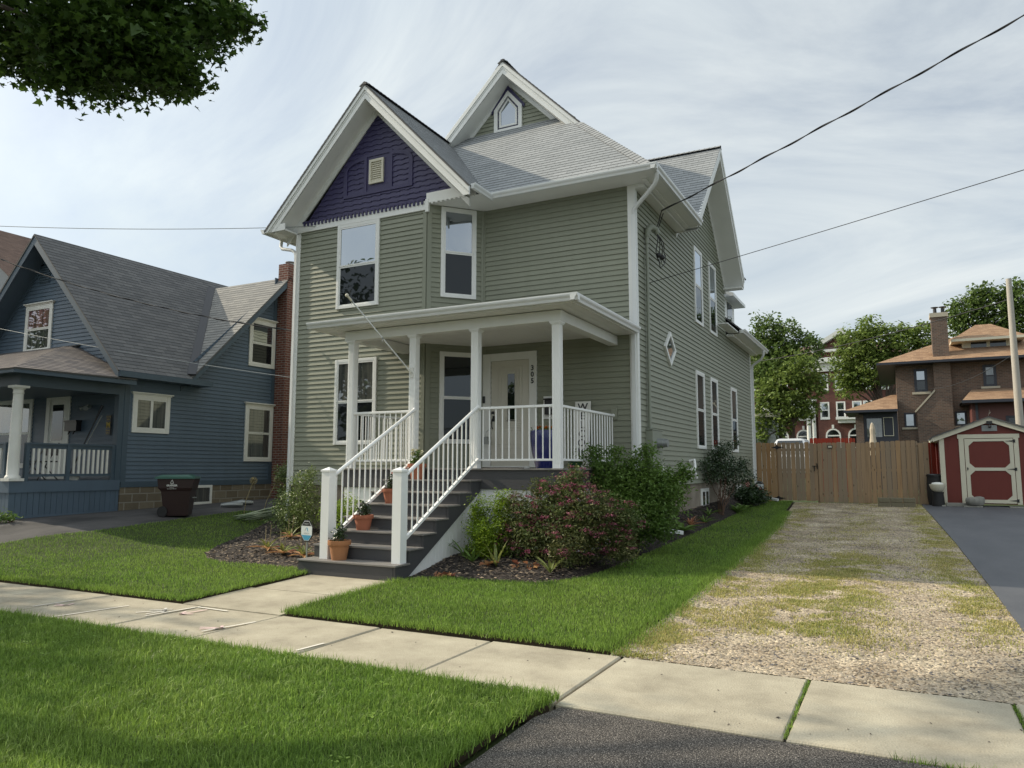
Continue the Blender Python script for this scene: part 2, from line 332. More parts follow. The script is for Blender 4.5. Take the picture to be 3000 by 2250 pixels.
def ridge(mb, a, b, w=0.14, step=0.14, mi=0):
    """cap shingles folded over a ridge or hip"""
    a, b = Vector(a), Vector(b); d = b-a; n = max(1, int(d.length/step)); d.normalize(); sd = d.cross(Vector((0, 0, 1))).normalized(); up = sd.cross(d)
    if up.z < 0: up = -up
    for k in range(n):
        q = a+d*k*step; e = a+d*(k+1.12)*step
        for sg in (-1, 1):
            lo = -up*w*0.62
            mb.face([q+up*0.022, q+sd*sg*w+lo+up*0.022, e+sd*sg*w+lo+up*0.010, e+up*0.010][::sg], None, mi)
            mb.face([q, q+up*0.022, q+sd*sg*w+lo+up*0.022, q+sd*sg*w+lo][::sg], None, mi)
def text_mb(s, size, p, a, b, depth=0.004, d0=0.0, bold=0.0, align='CENTER', mb=None, mi=0, sx=1.0):
    cu = bpy.data.curves.new('t', 'FONT'); cu.body = s; cu.size = size; cu.align_x = align; cu.align_y = 'CENTER'; cu.extrude = 0; cu.offset = bold; cu.resolution_u = 3
    o = bpy.data.objects.new('t', cu); COL.objects.link(o); bpy.context.view_layer.update()
    me = bpy.data.meshes.new_from_object(o.evaluated_get(bpy.context.evaluated_depsgraph_get())); mb = mb or MB()
    for pl in me.polygons: mb.face([p.pt(a+me.vertices[i].co.x*sx, b+me.vertices[i].co.y, d0+depth) for i in pl.vertices], None, mi)
    bpy.data.objects.remove(o); bpy.data.meshes.remove(me); bpy.data.curves.remove(cu); return mb
def window(parent, p, a0, a1, b0, b1, fw=0.06, proud=0.05, split=0.5, gl=('glass_sky', 'glass_screen'), name='window', fm='white', label=None, sash=0.035, hood=0.0, sill=0.0, mull=None, gd=0.030):
    """double-hung window: casing standing proud of the wall, panes set back inside it"""
    mb = MB(); fm = M[fm]
    mb.pbox(p, a0, a0+fw, b0, b1, 0, proud); mb.pbox(p, a1-fw, a1, b0, b1, 0, proud)
    mb.pbox(p, a0+fw, a1-fw, b1-fw, b1, 0, proud-0.003); mb.pbox(p, a0+fw, a1-fw, b0, b0+fw, 0, proud-0.003)
    if hood: mb.pbox(p, a0-0.03, a1+0.03, b1, b1+hood, 0, proud+0.015); mb.pbox(p, a0-0.06, a1+0.06, b1+hood, b1+hood+0.03, 0, proud+0.05)
    if sill: mb.pbox(p, a0-0.03, a1+0.03, b0-sill, b0, 0, proud+0.04)
    o = mb.build(name, fm, parent, bevel=0.004)
    if label: o['label'] = label
    s = sash; A0, A1, B0, B1 = a0+fw, a1-fw, b0+fw, b1-fw; bm = B0+(B1-B0)*split if split else None
    sb = MB()
    if bm:
        for (q0, q1, d) in ((bm, B1, gd+0.014), (B0, bm, gd+0.006)):
            sb.pbox(p, A0, A0+s, q0, q1, 0.001, d); sb.pbox(p, A1-s, A1, q0, q1, 0.001, d); sb.pbox(p, A0+s, A1-s, q1-s, q1, 0.001, d-0.001); sb.pbox(p, A0+s, A1-s, q0, q0+s*0.8, 0.001, d-0.001)
        sb.build('sash', fm, o)
        MB().pbox(p, A0+s, A1-s, bm+s*0.8, B1-s, 0.001, gd).build('pane', M[gl[0]], o)
        MB().pbox(p, A0+s, A1-s, B0+s*0.8, bm-s, 0.001, gd-0.004).build('pane', M[gl[1]], o)
    elif mull:
        am = (A0+A1)/2
        for (q0, q1) in ((A0, am), (am, A1)):
            sb.pbox(p, q0, q0+s, B0, B1, 0.001, gd+0.01); sb.pbox(p, q1-s, q1, B0, B1, 0.001, gd+0.01); sb.pbox(p, q0+s, q1-s, B1-s, B1, 0.001, gd+0.009); sb.pbox(p, q0+s, q1-s, B0, B0+s, 0.001, gd+0.009)
        sb.build('sash', fm, o)
        MB().pbox(p, A0+s, am-s, B0+s, B1-s, 0.001, gd).build('pane', M[gl[0]], o); MB().pbox(p, am+s, A1-s, B0+s, B1-s, 0.001, gd).build('pane', M[gl[1]], o)
    else:
        MB().pbox(p, A0, A1, B0, B1, 0.001, gd).build('pane', M[gl[0]], o)
    return o
# ---------------------------------------------------------------- terrain height (relative to the eye)
def ss(a, b, t):
    t = np.clip((t-a)/(b-a), 0, 1); return t*t*(3-2*t)
def zg(x, y):
    x = np.asarray(x, float); y = np.asarray(y, float)
    return -1.6+0.025*np.clip(y-6.35, 0, 20)+0.43*ss(12, 16.8, -x)*ss(6.3, 9.5, y)-0.015*np.clip(4.9-y, 0, 3.5)
def inpoly(x, y, poly):
    c = np.zeros(x.shape, bool); n = len(poly)
    for i in range(n):
        x0, y0 = poly[i]; x1, y1 = poly[(i+1) % n]
        if y0 == y1: continue
        c ^= ((y0 > y) != (y1 > y)) & (x < (x1-x0)*(y-y0)/(y1-y0)+x0)
    return c
def clipc(poly, x0, x1, y0, y1):
    sw = lambda q: [(b, a) for a, b in q]
    q = clip(clip(poly, y0, 1), y1, -1)
    if len(q) >= 3: q = sw(clip(clip(sw(q), x0, 1), x1, -1))
    return q
def sheet(name, poly, zf, m, step=0.5, kind='structure', skirt=0.0, mskirt=None):
    xs = [q[0] for q in poly]; ys = [q[1] for q in poly]; mb = MB()
    nx = int(math.ceil((max(xs)-min(xs))/step)); ny = int(math.ceil((max(ys)-min(ys))/step))
    for i in range(nx):
        for j in range(ny):
            x0 = min(xs)+i*step; y0 = min(ys)+j*step; q = clipc(poly, x0, x0+step, y0, y0+step)
            if len(q) < 3: continue
            ar = sum(q[k][0]*q[(k+1) % len(q)][1]-q[(k+1) % len(q)][0]*q[k][1] for k in range(len(q)))
            if abs(ar) < 1e-7: continue
            if ar < 0: q = q[::-1]
            mb.face([(a, b, float(zf(a, b))) for a, b in q], [(a, b) for a, b in q])
    if skirt:
        for k in range(len(poly)):
            a, b = Vector((*poly[k], 0)), Vector((*poly[(k+1) % len(poly)], 0)); n = max(1, int((b-a).length/step))
            for t in range(n):
                c, d = a.lerp(b, t/n), a.lerp(b, (t+1)/n); zc, zd = float(zf(c.x, c.y)), float(zf(d.x, d.y))
                mb.face([(c.x, c.y, zc), (d.x, d.y, zd), (d.x, d.y, zd-skirt), (c.x, c.y, zc-skirt)], None, 1)
    o = mb.build(name, [m, mskirt or m]); tag(o, kind=kind); return o
# ================================================================ the green house
HO = thing('green_house', 'tall two-storey house with sage green siding, white trim and a purple front gable', 'house', (-8.3, 19.5, -1.2))
FL, RW, YF, YR, YB = -12.25, -4.40, 12.90, 13.85, 26.53       # left wall, right wall, gable front, recessed front, back
SB = -0.36                                                   # lower edge of the siding
A0, A1 = Vector((-8.66, 12.90, 0)), Vector((-7.81, 13.85, 0)); PA = P(A0, A1-A0, (0, 0, 1)); AL = (A1-A0).length
pf, pr, ps = front(YF), front(YR), right(RW); pl = P((FL, 0, 0), (0, -1, 0), (0, 0, 1))
SM = [M['siding']]
mb = MB(); mb.courses(pf, [(FL, SB), (A0.x, SB), (A0.x, 5.5), (FL, 5.5)], v0=SB); mb.build('front_wall', SM, HO)
mb = MB(); mb.courses(PA, [(0, SB), (AL, SB), (AL, 5.6), (0, 5.6)], v0=SB); mb.build('bay_wall', SM, HO)
mb = MB(); mb.courses(pr, [(A1.x, SB), (RW, SB), (RW, 5.6), (A1.x, 5.6)], v0=SB); mb.build('recessed_front_wall', SM, HO)
mb = MB()
mb.courses(ps, [(YR, SB), (22.5, SB), (22.5, 5.6), (22.46, 5.62), (19.7, 8.36), (17.0, 5.62), (17.0, 5.6), (YR, 5.6)], v0=SB)
mb.courses(ps, [(22.5, SB), (YB, SB), (YB, 4.0), (22.5, 4.0)], v0=SB); mb.build('side_wall', SM, HO)
mb = MB(); mb.courses(pl, [(-YB, SB), (-YF, SB), (-YF, 5.55), (-YB, 5.55)], v0=SB); mb.courses(P((0, YB, 0), (-1, 0, 0), (0, 0, 1)), [(-RW, SB), (-FL, SB), (-FL, 4.0), (-RW, 4.0)], v0=SB)
mb.pbox(P((0, 22.52, 0), (-1, 0, 0), (0, 0, 1)), -RW, -FL, 4.0, 5.6, -0.02, 0)
mb.build('rear_wall', SM, HO)
# foundation
mb = MB()
mb.box(FL+0.04, RW-0.04, YR+0.05, YB-0.04, -1.7, SB+0.02); mb.box(FL+0.04, A0.x-0.04, YF+0.04, YR+0.05, -1.7, SB+0.019)
fo = mb.build('foundation', M['concrete'], HO)
for y0 in (18.95, 23.6):
    window(HO, right(RW-0.04), y0, y0+0.85, -1.0, -0.5, 0.05, 0.03, split=0, gl=('glass_dark', 'glass_dark'), name='basement_window', mull=True)
# corner boards and bands
mb = MB()
mb.pbox(pf, FL-0.02, FL+0.07, SB, 5.5, 0, 0.028); mb.pbox(pl, -YF-0.026, -YF+0.07, SB, 5.5, 0, 0.03); mb.build('corner_board', M['white'], HO, bevel=0.004); mb = MB()
mb.pbox(pr, RW-0.13, RW+0.026, SB, 5.6, 0, 0.03); mb.pbox(ps, YR-0.028, YR+0.10, SB, 5.6, 0, 0.03)
mb.build('corner_board', M['white'], HO, bevel=0.004); mb = MB(); mb.pbox(ps, YB-0.09, YB+0.01, SB, 4.0, 0, 0.03)
mb.build('corner_board', M['white'], HO, bevel=0.004)
mb = MB()
mb.pbox(pf, A0.x-0.09, A0.x, SB, 5.47, 0, 0.028); mb.pbox(PA, 0.0, 0.10, SB, 5.6, 0, 0.028); mb.pbox(PA, AL-0.07, AL-0.012, SB, 5.6, 0, 0.028); mb.pbox(pr, A1.x+0.012, A1.x+0.055, SB, 5.6, 0, 0.028)
mb.pbox(PA, 0.10, AL-0.07, 5.42, 5.6, 0, 0.02)
mb.build('corner_trim', M['siding_trim'], HO, bevel=0.003)
# ---- front gable: purple shingled face, white frieze with dentils, mouldings
mb = MB()
def scallop(mb, poly, exp, v0):
    k = 0; vs = [q[1] for q in poly]
    while v0+k*exp < max(vs):
        a = v0+k*exp; q = clip(clip(poly, a, 1), a+exp, -1); k += 1
        if len(q) < 3: continue
        dd = lambda v: 0.004+0.016*(1-(v-a)/exp)
        mb.face([pf.pt(u, v, dd(v)) for u, v in q]); lo = [t[0] for t in q if abs(t[1]-a) < 1e-5]
        if len(lo) < 2: continue
        u0, u1 = min(lo), max(lo); mb.face([pf.pt(u0, a, 0), pf.pt(u1, a, 0), pf.pt(u1, a, 0.02), pf.pt(u0, a, 0.02)])
        n = max(1, int((u1-u0)/0.125)); st = (u1-u0)/n; off = 0.0
        for t in range(n):          # every other butt hangs a little lower
            if (t+k) % 2: mb.pbox(pf, u0+t*st+0.006, u0+(t+1)*st-0.006, a-0.020, a+0.012, 0, 0.021)
scallop(mb, [(-12.02, 5.68), (A0.x, 5.68), (-8.66, 5.84), (-8.02, 5.84), (-10.02, 7.92)], 0.118, 5.68)
gab = mb.build('gable_face', M['purple'], HO)
mb = MB()                           # applied frame round the vent, arched side panels
mb.pbox(pf, -10.93, -9.04, 6.08, 6.15, 0, 0.035)
mb.pbox(pf, -10.36, -10.28, 6.15, 7.02, 0, 0.035); mb.pbox(pf, -9.66, -9.58, 6.15, 7.02, 0, 0.035); mb.pbox(pf, -10.28, -9.66, 6.95, 7.03, 0, 0.034); mb.pbox(pf, -10.28, -9.66, 6.15, 6.95, 0, 0.018)
for sx, xa, xb in ((-1, -10.36, -10.93), (1, -9.58, -9.04)):
    mb.pbox(pf, min(xb, xb-sx*0.10), max(xb, xb-sx*0.10), 6.15, 6.70, 0, 0.035)
    pts = []
    for k in range(7):
        t = math.pi/2*k/6; pts.append((xb+(xa-xb)*(1-math.cos(t))*1.0, 6.70+0.28*math.sin(t)))
    o2 = [(q[0]-sx*0.0, q[1]) for q in pts]; inn = []
    for k in range(7):
        t = math.pi/2*k/6; x1 = xb-sx*0.10; inn.append((x1+(xa-x1)*(1-math.cos(t)), 6.70+0.19*math.sin(t)))
    for k in range(6): mb.prism(pf, [pts[k], pts[k+1], inn[k+1], inn[k]], 0, 0.034)
mb.build('gable_moulding', M['purple'], HO)
mb = MB(); mb.pbox(pf, -10.20, -9.81, 6.30, 6.36, 0, 0.06); mb.pbox(pf, -10.20, -9.81, 6.80, 6.86, 0, 0.06); mb.pbox(pf, -10.20, -10.15, 6.36, 6.80, 0, 0.06); mb.pbox(pf, -9.86, -9.81, 6.36, 6.80, 0, 0.06)
for k in range(9):
    z = 6.37+k*0.048; mb.face([pf.pt(-10.15, z, 0.05), pf.pt(-9.86, z, 0.05), pf.pt(-9.86, z+0.045, 0.025), pf.pt(-10.15, z+0.045, 0.025)]); mb.face([pf.pt(-10.15, z, 0.02), pf.pt(-9.86, z, 0.02), pf.pt(-9.86, z, 0.05), pf.pt(-10.15, z, 0.05)])
mb.build('gable_vent', M['vent'], HO)
mb = MB(); mb.pbox(pf, FL-0.02, A0.x+0.02, 5.47, 5.67, 0, 0.05); mb.pbox(pf, A0.x+0.001, -7.45, 5.61, 5.83, -0.03, 0.052); mb.pbox(pf, A0.x-0.02, A0.x+0.06, 5.42, 5.70, 0.0, 0.06)
for k in range(10): mb.pbox(pf, A0.x+0.12+k*0.11, A0.x+0.17+k*0.11, 5.585, 5.612, -0.03, 0.05)
mb.build('frieze_board', M['white'], HO, bevel=0.004)
mb = MB()
for k in range(32):
    x = -12.06+k*0.106
    mb.pbox(pf, x, x+0.046, 5.595, 5.70, 0.05, 0.078)
mb.pbox(pf, -12.10, A0.x-0.05, 5.672, 5.715, 0.0, 0.07)
den = mb.build('dentil_row', M['purple'], HO)
# ---- roof
RM = [M['roof'], M['lip']]
AP = (-10.02, 8.42); GS = 1.04
gz = lambda x: AP[1]-GS*abs(x-AP[0])
mb = MB(); roof(mb, [(-3.82, 13.28, 5.68), (-6.79, 16.25, 8.65), (-10.25, 16.25, 8.65), (-10.02, 16.02, 8.42), (-7.405, 13.3, 5.70)]); mb.build('front_roof', RM, HO)
mb = MB(); roof(mb, [(-3.82, 13.28, 5.68), (-3.82, 16.8, 5.68), (-6.74, 19.7, 8.60), (-8.37, 19.7, 10.23), (-8.37, 15.72, 10.23), (-6.26, 15.72, 8.12)])
roof(mb, [(-6.74, 19.7, 8.60), (-3.82, 22.62, 5.68), (-3.82, 22.95, 5.68), (-8.37, 22.95, 10.23), (-8.37, 19.7, 10.23)])
roof(mb, [(-12.92, 16.3, 5.68), (-8.37, 15.72, 10.23), (-8.37, 22.95, 10.23), (-12.92, 22.95, 5.68)]); mb.build('main_roof', RM, HO)
mb = MB(); roof(mb, [(-12.86, 12.38, gz(-12.86)), (-10.02, 12.38, 8.42), (-10.02, 16.9, 8.42), (-12.86, 16.9, gz(-12.86))])
roof(mb, [(-7.33, 12.38, gz(-7.33)), (-10.02, 12.38, 8.42), (-10.02, 16.02, 8.42), (-7.405, 13.3, gz(-7.405)), (-7.33, 13.3, gz(-7.33))]); mb.build('front_gable_roof', RM, HO)
mb = MB(); roof(mb, [(-3.82, 16.78, 5.66), (-3.82, 19.7, 8.60), (-6.74, 19.7, 8.60)]); roof(mb, [(-3.82, 22.62, 5.66), (-3.82, 19.7, 8.60), (-6.74, 19.7, 8.60)]); mb.build('side_gable_roof', RM, HO)
mb = MB(); roof(mb, [(-3.93, 22.55, 4.10), (-8.33, 22.55, 8.0), (-8.33, 27.1, 8.0), (-3.93, 27.1, 4.10)]); roof(mb, [(-12.7, 22.55, 4.10), (-8.33, 22.55, 8.0), (-8.33, 27.1, 8.0), (-12.7, 27.1, 4.10)]); mb.build('rear_roof', RM, HO)
for qa, qb in (((-3.86, 13.32, 5.73), (-6.28, 15.74, 8.15)), ((-8.37, 15.74, 10.25), (-8.37, 22.9, 10.25)), ((-10.02, 12.38, 8.44), (-10.02, 16.0, 8.44)), ((-3.82, 19.7, 8.62), (-6.7, 19.7, 8.62))):
    mb = MB(); ridge(mb, qa, qb); mb.build('ridge_cap', M['ridgecap'], HO)
mb = MB(); mb.bar((-3.80, 19.665, 8.56), (-6.5, 19.665, 8.56), 0.02, 0.10); mb.bar((-10.0, 12.365, 8.40), (-10.0, 15.9, 8.40), 0.10, 0.05); mb.bar((-8.35, 15.70, 10.21), (-8.35, 16.9, 10.21), 0.10, 0.05); mb.build('ridge_vent', M['roofdark'], HO)
# rakes, soffits, cornices
def rake(mb, p, apex, end, h, d0, d1, zmin=-9):
    """sloping fascia in plane p from apex to end, h = vertical height, cut level at zmin"""
    def pr_(q, a, b):
        q = clip(q, zmin, 1)
        if len(q) > 2: mb.prism(p, q, a, b)
    pr_([apex, end, (end[0], end[1]-h), (apex[0], apex[1]-h)], d0, d1)
    pr_([apex, end, (end[0], end[1]-h*0.40), (apex[0], apex[1]-h*0.40)], d1, d1+0.025)
    pr_([(apex[0], apex[1]-h*0.5), (end[0], end[1]-h*0.5), (end[0], end[1]-h*0.58), (apex[0], apex[1]-h*0.58)], d1, d1+0.012)
pv = front(12.42); mb = MB()
rake(mb, pv, (AP[0], AP[1]-0.012), (-12.84, gz(-12.84)-0.012), 0.33, -0.025, 0.0, 5.435); rake(mb, pv, (AP[0], AP[1]-0.012), (-7.34, gz(-7.34)-0.012), 0.33, -0.025, 0.0, 5.44)
for xe in (-12.60, -7.60):
    zz = gz(xe)-0.36
    pts = [(AP[0], 12.44, AP[1]-0.345), (xe, 12.44, zz), (xe, 12.92, zz), (AP[0], 12.92, AP[1]-0.345)]
    mb.face(pts if xe > AP[0] else pts[::-1])
    mb.prism(pf, [(AP[0], AP[1]-0.34), (xe, zz+0.01), (xe, zz-0.17), (AP[0], AP[1]-0.52)], 0.0, 0.035)
mb.box(-12.82, FL, 12.44, 16.9, 5.43, 5.47); mb.box(-12.83, -12.25, 12.425, 12.45, 5.44, 5.60)
mb.box(-12.6, FL-0.0, 12.9, 12.93, 5.44, 6.0)
mb.build('front_gable_trim', M['white'], HO, bevel=0.004)
# soffit over the cut corner and along the front eave, cornice to the right
mb = MB()
mb.face([(A0.x-0.05, 12.88, 5.600), (-7.33, 12.88, 5.600), (-7.33, 13.30, 5.600), (-3.86, 13.30, 5.600), (-3.86, 16.9, 5.600), (RW-0.02, 16.9, 5.600), (RW-0.02, YR+0.02, 5.600), (A1.x, YR+0.02, 5.600)])
mb.box(-3.93, -3.87, 13.30, 16.85, 5.602, 5.69); mb.box(-7.33, -3.87, 13.30, 13.36, 5.602, 5.69)
mb.build('soffit', M['white'], HO)
mb = MB()
mb.bar((-4.28, YR-0.05, 5.56), (-4.28, 17.05, 5.56), 0.22, 0.08); mb.bar((-4.11, YR-0.25, 5.585), (-4.11, 16.95, 5.585), 0.10, 0.04)
mb.box(-4.40, -3.86, 16.90, 16.96, 5.56, 5.72); mb.build('side_cornice', M['white'], HO, bevel=0.006)
mb = MB()
def gut(mb, a, b, o, w=0.12, h=0.115):
    """K-style gutter along a-b, o = outward unit vector"""
    a, b, o = Vector(a), Vector(b), Vector(o); up = Vector((0, 0, 1))
    prof = [(0, 0), (w*0.62, 0), (w*0.72, h*0.35), (w*0.95, h*0.62), (w, h*0.82), (w, h), (w*0.92, h), (w*0.92, h*0.85), (0, h*0.85)]
    A = [a+o*x+up*z for x, z in prof]; B = [b+o*x+up*z for x, z in prof]; d = (b-a).normalized(); flip = o.cross(up).dot(d) > 0
    for k in range(len(prof)):
        k2 = (k+1) % len(prof); q = [A[k], A[k2], B[k2], B[k]]; mb.face(q[::-1] if not flip else q)
    mb.face(A if flip else A[::-1]); mb.face(B[::-1] if flip else B)
gut(mb, (-12.84, 12.38, 5.42), (-12.84, 16.9, 5.42), (-1, 0, 0)); mb.build('gutter', M['gutter'], HO); mb = MB()
gut(mb, (-3.95, 22.5, 3.99), (-3.95, 27.1, 3.99), (1, 0, 0)); mb.build('gutter', M['gutter'], HO); mb = MB()
gut(mb, (-7.33, 13.30, 5.60), (-3.745, 13.30, 5.60), (0, -1, 0)); gut(mb, (-3.86, 13.185, 5.601), (-3.86, 16.98, 5.601), (1, 0, 0)); gut(mb, (-7.335, 12.46, 5.57), (-7.335, 13.29, 5.57), (1, 0, 0), 0.10)
mb.build('gutter', M['gutter'], HO)
def dspout(pts, name='downspout'):
    m = MB()
    for a, b in zip(pts[:-1], pts[1:]): m.bar(a, b, 0.075, 0.055, up=(0, 1, 0.01))
    for q in pts[1:-1]: m.ball(q, 0.043, 6)
    m.build(name, M['gutter'], HO, bevel=0.01)
m = MB(); m.tube([(-3.80, 13.42, 5.60), (-3.82, 13.44, 5.48), (-3.88, 13.50, 5.40), (-4.05, 13.62, 5.30), (-4.28, 13.76, 5.17), (-4.38, 13.80, 5.09), (-4.40, 13.81, 4.95)], 0.042, 10); m.bar((-4.40, 13.80, 4.98), (-4.40, 13.80, 2.72), 0.085, 0.06, up=(0, 1, 0)); m.bar((-4.44, 13.79, 2.63), (-4.44, 13.79, -1.15), 0.075, 0.06, up=(0, 1, 0)); m.build('downspout', M['gutter'], HO, smooth=True)
m = MB(); m.tube([(-12.90, 13.0, 5.43), (-12.90, 12.98, 5.28), (-12.82, 12.95, 5.20), (-12.5, 12.93, 5.12), (-12.38, 12.92, 5.05), (-12.34, 12.92, 4.9)], 0.04, 10); m.bar((-12.34, 12.92, 4.95), (-12.34, 12.92, -1.2), 0.075, 0.06, up=(0, 1, 0)); m.build('downspout', M['gutter'], HO, smooth=True)
m = MB(); m.tube([(-3.90, 26.3, 4.0), (-3.90, 26.32, 3.85), (-3.98, 26.38, 3.72), (-4.22, 26.5, 3.58), (-4.32, 26.52, 3.50), (-4.33, 26.53, 3.35)], 0.042, 10); m.bar((-4.33, 26.52, 3.4), (-4.33, 26.52, -1.0), 0.08, 0.06, up=(0, 1, 0)); m.build('downspout', M['gutter'], HO, smooth=True)
mb = MB(); mb.box(-7.06, -4.4, 22.5, 22.56, 4.0, 4.6)
mb.face([(-3.95, 22.56, 3.985), (-3.95, 27.08, 3.985), (RW, 27.08, 3.985), (RW, 22.56, 3.985)][::-1]); mb.box(-4.0, -3.95, 22.56, 27.08, 3.99, 4.09)
mb.prism(front(27.08), [(-3.95, 3.99), (-3.95, 4.10), (-8.33, 7.98), (-12.7, 4.1), (-12.7, 3.99)], -0.02, 0)
mb.bar((-4.28, 22.55, 3.95), (-4.28, YB+0.3, 3.95), 0.2, 0.07); mb.box(-4.3, -4.02, 20.9, 22.5, 4.0, 4.03)
mb.build('rear_soffit', M['white'], HO)
# side gable trim
pg = right(-3.84); SA = (19.7, 8.59); sz = lambda y: 8.59-1.0*abs(y-19.7); mb = MB()
rake(mb, pg, SA, (16.80, sz(16.80)), 0.33, -0.025, 0.0, 5.60); rake(mb, pg, SA, (22.64, sz(22.64)), 0.33, -0.025, 0.0, 5.34)
for ye in (16.95, 22.60):
    pts = [(-3.86, 19.7, 8.25), (-3.86, ye, sz(ye)-0.34), (RW-0.01, ye, sz(ye)-0.34), (RW-0.01, 19.7, 8.25)]
    mb.face(pts[::-1] if ye > 19.7 else pts)
    mb.prism(ps, [(19.7, 8.25), (ye, sz(ye)-0.34), (ye, sz(ye)-0.46), (19.7, 8.13)], 0.0, 0.035)
mb.box(RW, -3.85, 22.30, 22.62, 5.30, 5.34)
mb.build('side_gable_trim', M['white'], HO, bevel=0.004)
mb = MB(); mb.bar((-3.90, 16.86, 5.66), (-3.86, 17.02, 5.88), 0.03, 0.16); mb.build('flashing', M['white'], HO)
# upper gable (end of the main ridge)
pu = front(16.25); mb = MB(); mb.courses(pu, [(-9.9, 8.5), (-6.6, 8.5), (-6.6, 8.55), (-8.37, 9.95), (-9.9, 8.7)], v0=8.5, zoff=0.004); mb.build('upper_gable_wall', SM, HO)
pq = front(15.76); UA = (-8.37, 10.215); uz = lambda x: UA[1]-abs(x-UA[0]); mb = MB()
rake(mb, pq, UA, (-10.75, uz(-10.75)), 0.33, -0.025, 0.0); rake(mb, pq, UA, (-6.30, uz(-6.30)), 0.33, -0.025, 0.0)
for xe in (-10.75, -6.50):
    pts = [(UA[0], 15.78, UA[1]-0.34), (xe, 15.78, uz(xe)-0.34), (xe, 16.27, uz(xe)-0.34), (UA[0], 16.27, UA[1]-0.34)]
    mb.face(pts if xe > UA[0] else pts[::-1]); mb.prism(pu, [(UA[0], UA[1]-0.34), (xe, uz(xe)-0.34), (xe, uz(xe)-0.48), (UA[0], UA[1]-0.48)], 0.0, 0.03)
mb.build('upper_gable_trim', M['white'], HO, bevel=0.004)
pen = lambda g, c=-8.45, b=8.56, hw=0.40, sh=9.20, ap=9.66: [(c-hw+g, b+g), (c+hw-g, b+g), (c+hw-g, sh-g*0.4), (c, ap-g*1.35), (c-hw+g, sh-g*0.4)]
def ring(mb, p, a, b, d0, d1):
    for k in range(len(a)):
        k2 = (k+1) % len(a); mb.prism(p, [a[k], a[k2], b[k2], b[k]], d0, d1)
mb = MB(); ring(mb, pu, pen(0), pen(0.10), 0.0, 0.06); ring(mb, pu, pen(0.145), pen(0.195), 0.0, 0.045); aw = mb.build('attic_window', M['white'], HO); aw['label'] = 'pentagon window'
mb = MB(); ring(mb, pu, pen(0.10), pen(0.145), 0.0, 0.02); mb.prism(pu, [(-8.93, 9.18), (-8.93, 9.10), (-8.45, 9.67), (-8.0, 9.12), (-7.97, 9.20), (-8.45, 9.80)][:], 0.0, 0.05)
mb.build('window_hood', M['purple'], aw)
MB().prism(pu, pen(0.195), 0.0, 0.030).build('pane', M['glass_sky'], aw)
# dormer on the rear wing
mb = MB(); mb.box(-6.2, -4.75, 24.25, 25.9, 4.4, 5.55); dm = mb.build('rear_dormer', M['white'], HO)
window(dm, right(-4.75), 24.75, 25.5, 4.95, 5.45, 0.06, 0.04, split=0, gl=('glass_dark',)) if False else None
mb = MB(); mb.pbox(right(-4.75), 24.7, 25.5, 4.9, 5.45, 0, 0.012); mb.build('pane', M['glass_dark'], dm)
mb = MB(); mb.prism(front(24.1), [(-4.42, 5.50), (-4.42, 5.60), (-5.6, 6.0), (-6.8, 5.6), (-6.8, 5.5)], -2.1, 0); mb.build('dormer_roof', M['gutter'], dm)
# ---- windows
window(HO, pf, -11.06, -9.89, 3.54, 5.47, 0.065, 0.05, 0.5, name='window')
window(HO, pf, -11.03, -9.89, 0.51, 2.39, 0.065, 0.05, 0.5, ('glass_curtain', 'glass_screen'))
window(HO, PA, 0.30, 1.09, 3.61, 5.58, 0.065, 0.05, 0.5); window(HO, PA, 0.30, 1.09, 0.51, 2.44, 0.065, 0.05, 0.5, ('glass_dark', 'glass_screen'))
for y0, y1 in ((18.62, 19.47), (20.29, 21.16)): window(HO, ps, y0, y1, 3.68, 5.67, 0.06, 0.05, 0.5)
for y0, y1, g in ((18.51, 19.40, 'glass_curtain'), (20.15, 21.00, 'glass_curtain'), (22.88, 23.78, 'glass_curtain')): window(HO, ps, y0, y1, 0.49, 2.44, 0.06, 0.05, 0.5, (g, 'glass_screen'))
dia = lambda g: [(16.15-0.45+g*1.5, 2.63), (16.15, 2.24+g*1.3), (16.15+0.45-g*1.5, 2.63), (16.15, 3.02-g*1.3)]
mb = MB(); ring(mb, ps, dia(0), dia(0.07), 0, 0.06); dw = mb.build('diamond_window', M['white'], HO); MB().prism(ps, dia(0.07), 0, 0.03).build('pane', M['glass_curtain'], dw)
# ---- entry door
mb = MB(); mb.pbox(pr, -7.80, -7.61, 0.02, 2.42, 0, 0.045); mb.pbox(pr, -6.70, -6.53, 0.02, 2.42, 0, 0.045); mb.pbox(pr, -7.61, -6.70, 2.26, 2.42, 0, 0.043); mb.pbox(pr, -7.61, -6.70, 0.0, 0.05, 0, 0.06)
dc = mb.build('door_frame', M['white'], HO, bevel=0.005)
mb = MB(); mb.pbox(pr, -7.60, -6.71, 0.05, 2.255, 0, 0.022)
def mould(mb, a0, a1, b0, b1, w=0.022, d=0.022):
    for q in ((a0, a0+w, b0, b1), (a1-w, a1, b0, b1), (a0+w, a1-w, b0, b0+w), (a0+w, a1-w, b1-w, b1)): mb.pbox(pr, q[0], q[1], q[2], q[3], d, d+0.010)
for q in ((-7.44, -6.86, 0.92, 2.13), (-7.37, -6.93, 0.98, 2.06), (-7.25, -7.00, 0.98, 2.02), (-7.42, -6.88, 0.16, 0.44), (-7.42, -6.88, 0.50, 0.80), (-7.40, -6.90, 0.84, 0.90)): mould(mb, *q)
dr = mb.build('door', M['door'], HO, bevel=0.003)
MB().pbox(pr, -7.205, -7.045, 1.01, 1.97, 0.02, 0.028).build('pane', M['glass_dark'], dr)
